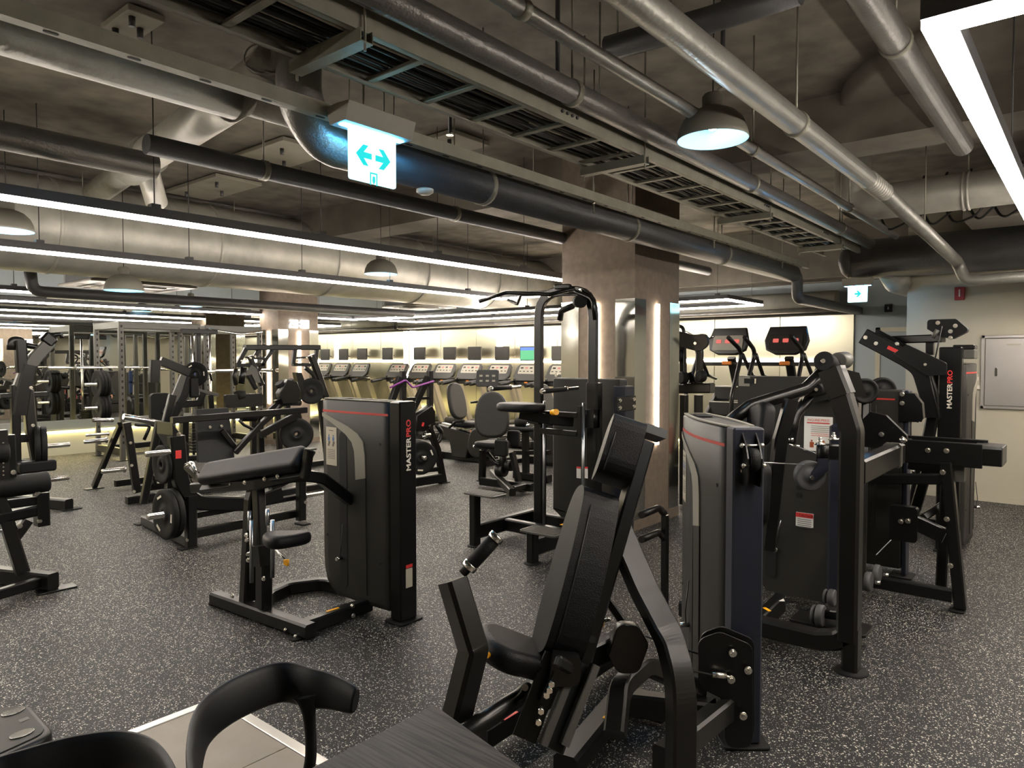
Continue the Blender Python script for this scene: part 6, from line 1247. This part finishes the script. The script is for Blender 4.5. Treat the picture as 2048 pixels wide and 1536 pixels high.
# small screens above them
for i, x in enumerate((839, 867, 899, 949, 1004, 1055, 1119, 1150)):
    if x == 867: continue
    if x == 1150: continue
    p = at(x, 708, X=12.35); 
    t = thing('wall_screen', ['dark small screen above the treadmills, nearest the mirror corner', '', 'dark small screen third from the corner end', 'dark small screen above the console of the exercise bike', 'dark small screen left of the lit green one', 'small lit screen showing blue sky over green pitch', 'dark small screen just left of the near column', ''][i] , 'screen', p, 'small screens above the treadmills')
    one('casing', M_SCRN, t, 'bb', (12.34, p.y-0.21, p.z-0.15), (12.37, p.y+0.21, p.z+0.17), 0.004)
    b = MB(); b.tube([(12.37, p.y, p.z), (12.58, p.y, p.z-0.05)], 0.02, 0, 8); b.mk('wall_arm', M_STEEL2, t)
    if x == 1055: one('picture_sky', M_TVB, t, 'bb', (12.335, p.y-0.19, p.z+0.08), (12.34, p.y+0.19, p.z+0.15)); one('picture_pitch', M_TVG, t, 'bb', (12.335, p.y-0.19, p.z-0.13), (12.34, p.y+0.19, p.z+0.08))
    else: one('glass', M_SCRN, t, 'bb', (12.335, p.y-0.19, p.z-0.13), (12.34, p.y+0.19, p.z+0.15))
# ======== recumbent bikes ========
def bike(lab, o, s=1.0):
    o = V(o); t = thing('recumbent_bike', lab, 'exercise bike', o, 'recumbent bikes before the treadmills'); P = lambda x, y, z: o+V((x, y, z))*s
    # long axis along -Y/+Y: seat at +Y (left in view), console at -Y
    poly(t, 'base_beam', [P(0, 0.55, 0.06), P(0, -0.75, 0.06)], ZA, 0.12, 0.07); poly(t, 'end_bar', [P(-0.3, 0.55, 0.05), P(0.3, 0.55, 0.05)], ZA, 0.08, 0.06); poly(t, 'end_bar', [P(-0.3, -0.75, 0.05), P(0.3, -0.75, 0.05)], ZA, 0.08, 0.06)
    b = MB(); b.slab([(-.42, .50), (-.40, .58), (.42, .46), (.46, .38), (.30, .34), (.22, .06), (-.10, .06), (-.16, .30)], P(-0.05, 0, 0), -YA, ZA, 0.10, 0.02); b.mk('frame_shell', M_PLAST2, t)
    poly(t, 'rail_trim', [P(-0.02, 0.42, 0.59), P(-0.02, -0.15, 0.52)], XA, 0.09, 0.02, M_ALUE)
    b = MB(); b.slab(smooth_poly([(-.17, 0), (.17, 0), (.20, .35), (.14, .62), (-.14, .62), (-.20, .35)]), P(0, 0.10, 0.66), XA, V((0, 0.25, 1)), 0.09, 0.035); b.mk('back_rest', M_PLAST, t)
    b = MB(); b.slab(rrect(0.42, 0.40, 0.12), P(0, -0.10, 0.56), XA, YA, 0.09, 0.035); b.mk('seat', M_LEATH, t)
    for q in (-.26, .26): tub(t, 'seat_handle', [P(q, 0.05, 0.55), P(q, -0.10, 0.66), P(q, -0.28, 0.68)], 0.02, M_RUB)
    b = MB(); b.slab(smooth_poly([(-.30, .10), (-.24, .55), (.0, .62), (.25, .45), (.28, .10)]), P(-0.09, -0.62, 0), -YA, ZA, 0.18, 0.04); b.mk('drive_housing', M_PLAST2, t)
    one('orange_latch', M_ORG, t, 'box', P(-0.12, -0.36, 0.50), (0.03, 0.14, 0.04), None, 0.008)
    poly(t, 'console_mast', [P(0, -0.70, 0.5), P(0, -0.58, 1.24)], XA, 0.07, 0.06)
    b = MB(); b.slab(rrect(0.36, 0.27, 0.04), P(0.0, -0.55, 1.36), V((0.6, -0.8, 0)), V((0.1, 0, 1)), 0.04, 0.01); c = b.mk('console', M_PLAST2, t)
    for k in range(6): b = MB(); b.slab(rrect(0.05, 0.03, 0.004), P(0.0, -0.55, 1.36)+V((0.6, -0.8, 0))*(-0.1+0.1*(k % 3))+ZA*(-0.04+0.08*(k//3))-V((0.8, 0.6, 0))*0.038, V((0.6, -0.8, 0)), V((0.1, 0, 1)), 0.006); b.mk('console_key', M_PLAST3, c)
    for q in (-.12, .12): b = MB(); b.slab(rrect(0.10, 0.25, 0.03), P(q*1.3, -0.55, 0.28 if q > 0 else 0.42), XA, YA, 0.03, 0.01); b.mk('pedal', M_RUB, t)
    tub(t, 'handlebar', [P(-0.25, -0.42, 0.98), P(-0.2, -0.58, 1.0), P(0.2, -0.58, 1.0), P(0.25, -0.42, 0.98)], 0.018, M_STEEL)
    return t
bike('recumbent exercise bike with a tall shell back rest, left of the leg machine', (8.45, 8.05, 0))
bike('recumbent exercise bike partly hidden behind the dip machine', (8.9, 6.55, 0))
# ======== hip abductor machine ========
t = thing('hip_abductor_machine', 'seated hip machine with a tall rounded back pad and a square knee pad', 'gym machine', (6.9, 5.8, 0))
Ab = aX(6.9)
b = MB(); b.slab(smooth_poly([(-.20, -.28), (.20, -.28), (.24, .05), (.13, .32), (-.13, .32), (-.24, .05)]), Ab(985, 833), V((0.55, -0.83, 0)), V((0.12, 0.1, 1)), 0.09, 0.035); b.mk('back_pad', M_PLAST, t)
b = MB(); b.slab(rrect(0.38, 0.40, 0.1), Ab(985, 895), XA, YA, 0.08, 0.03); b.mk('seat_pad', M_LEATH, t)
b = MB(); b.slab(rrect(0.17, 0.21, 0.03), Ab(1021, 893)-XA*0.15, (0.3, -1, 0), ZA, 0.08, 0.02); b.mk('knee_pad', M_RUB, t)
b = MB(); b.slab(rrect(0.17, 0.21, 0.03), Ab(1000, 880)+XA*0.3, (0.3, -1, 0), ZA, 0.08, 0.02); b.mk('knee_pad', M_RUB, t)
grip(t, Ab(950, 893), Ab(980, 892), 0.02)
poly(t, 'frame_leg', [Ab(966, 900), Ab(964, 962)], XA, 0.08, 0.08); poly(t, 'frame_arch', [Ab(964, 920), Ab(966, 900), Ab(985, 888), Ab(1010, 888)], XA, 0.06, 0.06, None, 0.1)
poly(t, 'frame_leg', [Ab(1024, 905), Ab(1038, 965), V((6.9, Ab(1042, 970).y, 0.05))], XA, 0.08, 0.06); tub(t, 'column', [Ab(1006, 900), Ab(1006, 945)], 0.05, M_STEEL); tub(t, 'lever', [Ab(975, 905), Ab(990, 925), Ab(1005, 930)], 0.025, M_STEEL)
poly(t, 'base_rail', [at(985, 945, Z=0.14), at(1025, 985, Z=0.10)], ZA, 0.09, 0.08, M_STEEL2); poly(t, 'base_rail', [at(962, 962, Z=0.08), at(1065, 975, Z=0.08)], ZA, 0.10, 0.08); poly(t, 'foot_bar', [at(1025, 978, Z=0.10), at(1048, 972, Z=0.10)], ZA, 0.07, 0.07, M_STEEL2)
for (x, y) in ((1000, 985), (1018, 985), (1045, 982), (965, 962)): p = at(x, y, Z=0); foot(t, (p.x, p.y), XA, 0.13, 0.13)
disc(t, 'pivot_disc', Ab(990, 940)-YA*0.05, Ab(998, 940)-YA*0.1, 0.08, M_STEEL2); disc(t, 'pivot_disc', Ab(1008, 930)-YA*0.05, Ab(1012, 930)-YA*0.1, 0.07, M_STEEL2)
t = thing('glute_machine', 'low machine with foam rollers between the hip machine and the dip machine', 'gym machine', (7.6, 5.6, 0))
Ag = aX(7.6); tub(t, 'foot_tube', [Ag(1040, 850), Ag(1062, 852)], 0.05, M_CHROME); roller(t, Ag(1045, 845), (0, 1, 0), 0.07, 0.2); poly(t, 'frame_leg', [Ag(1050, 830), V((7.6, Ag(1052, 935).y, 0.02))], XA, 0.09, 0.08); poly(t, 'base_rail', [V((7.6, Ag(1030, 930).y, 0.06)), V((7.6, Ag(1100, 930).y, 0.06))], XA, 0.1, 0.1)
b = MB(); b.slab(rrect(0.3, 0.5, 0.1), Ag(1040, 862), XA, YA, 0.07, 0.03); b.mk('seat_pad', M_LEATH, t); poly(t, 'mid_rail', [Ag(1030, 905), Ag(1100, 905)], XA, 0.07, 0.06)
# ======== plate loaded machine right of the lettered tower ========
t = thing('seated_calf_machine', 'plate loaded machine with one big plate facing the camera, just right of the lettered tower', 'gym machine', (6.2, 6.7, 0))
Ac = aY(6.75)
plate_disc(t, aY(6.5)(845, 915)+V((0, 0.1, 0)), (-0.35, -1, 0), 0.21, 3, 0.045); horn(t, aY(6.5)(845, 915), (-0.35, -1, 0), 0.08, 0.03)
poly(t, 'a_frame', [Ac(858, 855), Ac(875, 900), Ac(888, 968)], YA, 0.08, 0.08); poly(t, 'base_rail', [Ac(800, 968), Ac(886, 955)], YA, 0.08, 0.12); poly(t, 'base_rail', [Ac(800, 945), Ac(875, 938)], YA, 0.06, 0.06); foot(t, (Ac(888, 972).x, 6.75), XA, 0.16, 0.1)
for x in (806, 860): poly(t, 'tall_post', [Ac(x, 742), Ac(x, 855)], YA, 0.07, 0.075, M_STEEL2)
for xa, xb in ((800, 782), (856, 830)): poly(t, 'slanted_arm', [Ac(xa, 755), Ac(xb-5, 820)], YA, 0.06, 0.09)
poly(t, 'cross_tube', [Ac(806, 798), Ac(860, 796)], YA, 0.03, 0.035); b = MB(); b.tube([Ac(775, 775)-YA*0.05, Ac(806, 760)-YA*0.05, Ac(820, 775)-YA*0.05, Ac(862, 762)-YA*0.05], 0.012, 0.05, 6); b.mk('exercise_band', M_PURP, t)
b = MB(); b.slab([(-.15, -.12), (-.15, .08), (.12, .20), (.18, .12), (.18, -.02)], Ac(838, 842), XA, ZA, 0.12, 0.01); b.mk('mechanism', M_STEEL, t)
for (x, y) in ((815, 832), (835, 825), (848, 820), (820, 850), (850, 850)): bolts(t, [Ac(x, y)-YA*0.08], (0, -1, 0), 0.03, 0.02)
b = MB(); b.slab(rrect(0.05, 0.02, 0.005), Ac(833, 848)-YA*0.13, V((.3, 0, 1)), YA, 0.02); b.mk('red_tab', M_RED2, t)
poly(t, 'lever_bar', [Ac(812, 880), Ac(868, 845)], YA, 0.05, 0.06); tub(t, 'curved_handle', [Ac(873, 850), Ac(884, 865), Ac(880, 880), Ac(868, 890)], 0.03, M_STEEL2, 0.08); horn(t, Ac(838, 870)-YA*0.1, (1, 0, 0), 0.1, 0.03)
# ======== stair climbers and the machine seen right of the column ========
def stepper(lab, Y0, X0=9.0, stairs=True):
    t = thing('stair_climber', lab, 'stair climber', (X0, Y0, 0), 'climbers right of the near column')
    if stairs:
        for k in range(6): one('step', M_PLAST, t, 'bb', (X0-0.7+k*0.17, Y0-0.30, 0.12+k*0.20), (X0-0.45+k*0.17, Y0+0.30, 0.30+k*0.20), 0.01); one('step_edge', M_ALUE, t, 'bb', (X0-0.705+k*0.17, Y0-0.29, 0.29+k*0.20), (X0-0.69+k*0.17, Y0+0.29, 0.305+k*0.20))
    for s in (-0.30, 0.30):
        b = MB(); b.slab([(-.8, .02), (.6, .02), (.6, 1.25), (.3, 1.3), (-.8, .35)], V((X0, Y0+s+0.02, 0)), XA, ZA, 0.05, 0.01); b.mk('side_panel', M_PLAST, t)
        tub(t, 'hand_rail', [V((X0-0.75, Y0+s, 0.3)), V((X0-0.70, Y0+s, 1.22)), V((X0-0.35, Y0+s*0.95, 1.75)), V((X0-0.75, Y0+s*0.9, 1.92))], 0.026, M_STEEL2, 0.12, 10)
        tub(t, 'hand_rail', [V((X0-0.35, Y0+s*0.95, 1.72)), V((X0-0.05, Y0+s, 1.45)), V((X0+0.2, Y0+s, 1.4))], 0.024, M_STEEL2, 0.05, 10)
        b = MB(); b.slab([(-.06, 0), (.06, 0), (.0, .42), (-.06, .30)], V((X0-0.72, Y0+s-0.055, 0.45)), XA, ZA, 0.004); b.mk('pink_stripe', mat('pink_print', (190, 110, 105), 0.5) if 'pink_print' not in MATS else MATS['pink_print'], t)
    poly(t, 'console_mast', [V((X0+0.25, Y0, 1.2)), V((X0, Y0, 1.68))], YA, 0.10, 0.07, M_PLAST2)
    poly(t, 'arm_tray', [V((X0-0.02, Y0-0.36, 1.60)), V((X0-0.02, Y0+0.36, 1.60))], ZA, 0.05, 0.05, M_PLAST2); one('safety_key', M_ORG, t, 'box', (X0-0.10, Y0+0.02, 1.61), (0.03, 0.13, 0.05), None, 0.01)
    b = MB(); b.slab([(-.24, -.10), (-.27, .02), (-.22, .20), (.22, .20), (.27, .02), (.24, -.10), (.12, -.16), (-.12, -.16)], V((X0-0.06, Y0, 1.86)), -YA, V((0.3, 0, 1)), 0.06, 0.015); c = b.mk('console', M_PLAST2, t)
    b = MB(); b.slab(rrect(0.40, 0.20, 0.02), V((X0-0.125, Y0, 1.87)), -YA, V((0.3, 0, 1)), 0.004); b.mk('console_display', M_PLAST3 if Y0 > 3.4 else M_SCRN, c)
    for k in range(3): b = MB(); b.slab(rrect(0.07, 0.05, 0.01), V((X0-0.128, Y0+0.12-0.12*k, 1.89)), -YA, V((0.3, 0, 1)), 0.004); b.mk('led_readout', M_LEDR, c)
    return t
stepper('stair climber with a light grey console, nearer the brown column', 3.72); stepper('stair climber with a black console, in front of the wall panel end', 2.98)
t = thing('biceps_machine', 'machine with a kidney shaped cam, roller wheels and box beam beside the brown column', 'gym machine', (7.5, 3.5, 0)); As = aX(7.4)
poly(t, 'box_beam', [As(1350, 777), As(1424, 776)], XA, 0.14, 0.11, M_STEEL2); one('beam_end_cap', M_GREY, t, 'box', As(1425, 776), (0.12, 0.006, 0.09))
for x in (1368, 1397): poly(t, 'post', [As(x, 790), V((7.4, As(x, 900).y, 0.02))], XA, 0.09, 0.075, M_STEEL2)
poly(t, 'post', [As(1398, 770), As(1400, 700), As(1385, 675), As(1355, 668)], XA, 0.06, 0.07, M_STEEL2, 0.15); poly(t, 'post', [As(1365, 690), As(1367, 775)], XA, 0.08, 0.06)
b = MB(); b.slab(smooth_poly([(-.17, .06), (-.02, .08), (.10, .06), (.22, .08), (.26, -.04), (.16, -.12), (.04, -.10), (-.14, -.04)]), As(1385, 682)-XA*0.1, (0, -1, 0), ZA, 0.05, 0.005); b.mk('cam_plate', M_PLAST, t); bolts(t, [As(1403, 687)-XA*0.16], (-1, 0, 0), 0.02)
for (x, y, r_) in ((1361, 711, 0.07), (1410, 752, 0.065), (1374, 755, 0.07)): roller(t, As(x, y)-XA*0.1, (0.9, -0.4, 0), r_, 0.08)
tub(t, 'chrome_peg', [As(1418, 677), As(1428, 672)], 0.015, M_CHROME); poly(t, 'slanted_plate', [As(1380, 745), As(1388, 768)], XA, 0.05, 0.06); tub(t, 'bent_tube', [As(1358, 652), As(1366, 655), As(1368, 668), As(1358, 680)], 0.02, M_STEEL, 0.05)
b = MB(); b.tube([As(1371, 662), As(1402, 678)], 0.004, 0, 6); b.mk('pull_cable', M_CABLE, t)
# handle hooks behind the near tower
t = thing('handle_rack', 'two short round storage pegs on a bracket beside the column foot', 'storage peg', at(1325, 1060, Z=0.15))
for (x, y) in ((1283, 1030), (1283, 1079)): tub(t, 'storage_peg', [pd(x, y, 4.15), pd(1318, y-15, 4.35), pd(1330, y, 4.35)], 0.021, M_STEEL2, 0.08)
poly(t, 'peg_bracket', [pd(1330, 1030, 4.35), V((pd(1330, 1090, 4.35).x, pd(1330, 1090, 4.35).y, 0.012))], XA, 0.04, 0.04); foot(t, (pd(1330, 1090, 4.35).x, pd(1330, 1090, 4.35).y), XA, 0.14, 0.14)
# ======== foreground: tile landing, table, chairs, body scale ========
A = at(441, 1391, Z=0.02)
tf = struct(one('floor_landing', M_TILE, None, 'bb', (-1.2, -1.2, 0.0), (A.x-0.05, A.y-0.05, 0.008)))
tx = A.x-0.05
i = 0
while tx > -1.0:
    ty = A.y-0.05
    while ty > -1.0:
        x0, y0 = tx-0.6, ty-0.6; q = MB(); q.bb((x0+0.002, y0+0.002, 0.008), (tx-0.002, ty-0.002, 0.018), 0.001); o = q.mk('tile', M_TILE, tf); struct(o); ty -= 0.6
    tx -= 0.6
struct(one('trim_6', M_ALUE, None, 'bb', (-1.2, A.y-0.05, 0.0), (A.x, A.y, 0.022), 0.003)); struct(one('trim_7', M_ALUE, None, 'bb', (A.x-0.05, -1.2, 0.0), (A.x, A.y-0.05, 0.022), 0.003))
t = thing('cafe_table', 'black wood-grain table corner in front of the press machine', 'table', (0.95, 0.9, 0))
c0, c1_ = at(868, 1409, Z=0.75), at(1046, 1536, Z=0.75); ed = (c1_-c0).normalized()
tp = [(c0.x, c0.y), (c0.x+ed.x*0.62, c0.y+ed.y*0.62), (0.45, c0.y-0.55), (0.42, c0.y)]
b = MB(); b.slab(tp, (0, 0, 0.725), XA, YA, 0.025, 0.002); b.mk('table_top', M_WOOD, t)
b = MB(); b.cyl((0.85, 0.98, 0.03), (0.85, 0.98, 0.725), 0.035, 20); b.mk('pedestal', M_STEEL, t); b = MB(); b.lathe((0.85, 0.98, 0), ZA, [(0.24, 0), (0.24, 0.012), (0.05, 0.03), (0.001, 0.03)], 32); b.mk('table_base', M_STEEL, t)
def horseshoe_chair(lab, pxs, z, leg_px, zz=0.055, sh=(0, 0, 0)):
    pts = crom([at(x, y, Z=z) for x, y in pxs], 6); m_ = pts[len(pts)//2]; c = (pts[0]+pts[-1])/2; cc = (c+m_)/2
    t = thing('armchair', lab, 'chair', (cc.x, cc.y, 0), 'black armchairs at the table')
    b = MB(); Ls = []; n = len(pts)
    for i, p in enumerate(pts):
        tn = (pts[min(n-1, i+1)]-pts[max(0, i-1)]).normalized(); k = i/(n-1); hh = 0.030+(zz-0.030)*math.sin(math.pi*k)**0.6
        nr = V((tn.y, -tn.x, 0)); tilt = (ZA*0.96+nr*(0.28 if nr.dot(p-cc) > 0 else -0.28)).normalized(); ou = tn.cross(tilt).normalized()
        Ls.append([p+tilt*u*hh+ou*w*0.011 for u, w in [(math.cos(a)*1.0, math.sin(a)) if True else 0 for a in [2*math.pi*q/14 for q in range(14)]]])
    b.loops(Ls); b.mk('back_band', M_CHAIR, t)
    # the shell seat and four legs
    d_ = (c-m_); d_.z = 0; d_.normalize(); s_ = V((d_.y, -d_.x, 0)); sc = V((cc.x, cc.y, 0.43))+V(sh)
    b = MB(); b.slab(smooth_poly([(-.20, -.17), (-.20, .17), (.19, .20), (.22, 0), (.19, -.20)]), sc, d_, ZA.cross(d_), 0.035, 0.015, 4); b.mk('seat', M_CHAIR, t)
    for q, r_ in ((-.16, -.14), (-.16, .14), (.16, -.16), (.16, .16)): b = MB(); f = sc+d_*q+s_*r_; b.tube([f, V((f.x+d_.x*q*.25+s_.x*r_*.2, f.y+d_.y*q*.25+s_.y*r_*.2, 0.0))], 0.014, 0, 10); b.mk('leg', M_CHAIR, t)
    for lp in leg_px:
        P = [at(x, y, Z=zq) for x, y, zq in lp]; P.append(V((P[-1].x*0.7+cc.x*0.3, P[-1].y*0.7+cc.y*0.3, 0.45)))
        b = MB(); Q = crom(P, 5); Ls = []; n = len(Q)
        for i, p in enumerate(Q):
            tn = (Q[min(n-1, i+1)]-Q[max(0, i-1)]).normalized(); x_ = _R-tn*_R.dot(tn); x_.normalize(); y_ = tn.cross(x_); k = i/(n-1); wd_ = 0.016+0.022*max(0, 1-k*2.6)**2
            Ls.append([p+x_*wd_*math.cos(a)+y_*0.010*math.sin(a) for a in [2*math.pi*q/12 for q in range(12)]])
        b.loops(Ls); b.mk('arm_post', M_CHAIR, t)
    return t
horseshoe_chair('black moulded armchair with a wide curved back band, left of the table', [(712, 1402), (664, 1384), (622, 1376), (560, 1364), (470, 1398), (408, 1448), (388, 1520), (392, 1600)], 0.735, [[(612, 1392, .72), (618, 1430, .67), (622, 1500, .58), (616, 1545, .52)]])
horseshoe_chair('black armchair at the bottom left corner, only its back band in view', [(-120, 1640), (-30, 1565), (60, 1535), (150, 1512), (235, 1502), (300, 1520), (340, 1575), (360, 1660)], 0.735, [[(150, 1520, .72), (150, 1620, .60)]], zz=0.045, sh=(-0.12, -0.05, 0))
t = thing('body_scale', 'black body scale platform with silver foot contacts at the lower left edge', 'scale', at(0, 1480, Z=0))
P = [at(x, y, Z=0.10) for x, y in ((-160, 1432), (62, 1408), (114, 1466), (-90, 1560))]; cen = sum(P, V((0, 0, 0)))/4
poly2 = [(q.x, q.y) for q in fillet([(P[0]+P[3])/2]+[P[3], P[2], P[1], P[0]]+[(P[0]+P[3])/2], 0.11, 6)][:-1]
b = MB(); b.slab(poly2, (0, 0, 0.02), XA, YA, 0.085, 0.025, 4); b.mk('scale_body', M_PLAST2, t)
b = MB(); b.slab(offset_poly(poly2, 0.03 if sum(poly2[i][0]*poly2[(i+1) % len(poly2)][1]-poly2[(i+1) % len(poly2)][0]*poly2[i][1] for i in range(len(poly2))) > 0 else 0.03), (0, 0, 0.104), XA, YA, 0.006, 0.002); tpn = b.mk('scale_top', M_PLAST, t)
for (x, y) in ((26, 1424), (44, 1468)):
    o = at(x, y, Z=0.111); b = MB(); b.slab(circ_prof(0.045, 24, 0.03), o, (1, 0.15, 0), (-0.15, 1, 0), 0.004, 0.0015); b.mk('foot_contact', M_CHROME, t)
for k in range(6): o = at(40+k*3.2, 1442-k*1.2, Z=0.111); one('print_mark', M_INK, tpn, 'box', o, (0.006, 0.03, 0.001))
# unseen dome pendants added behind the camera as fill for the foreground
pendant((1.2, -1.6, 2.7), 0.2, 'added unseen dome pendant behind the viewpoint, fill light over the seats'); pendant((-0.9, 1.8, 2.7), 0.2, 'added unseen dome pendant behind the viewpoint, fill light at the left'); pendant((-2.6, 4.2, 2.7), 0.2, 'added unseen dome pendant behind the viewpoint, fill light far left')
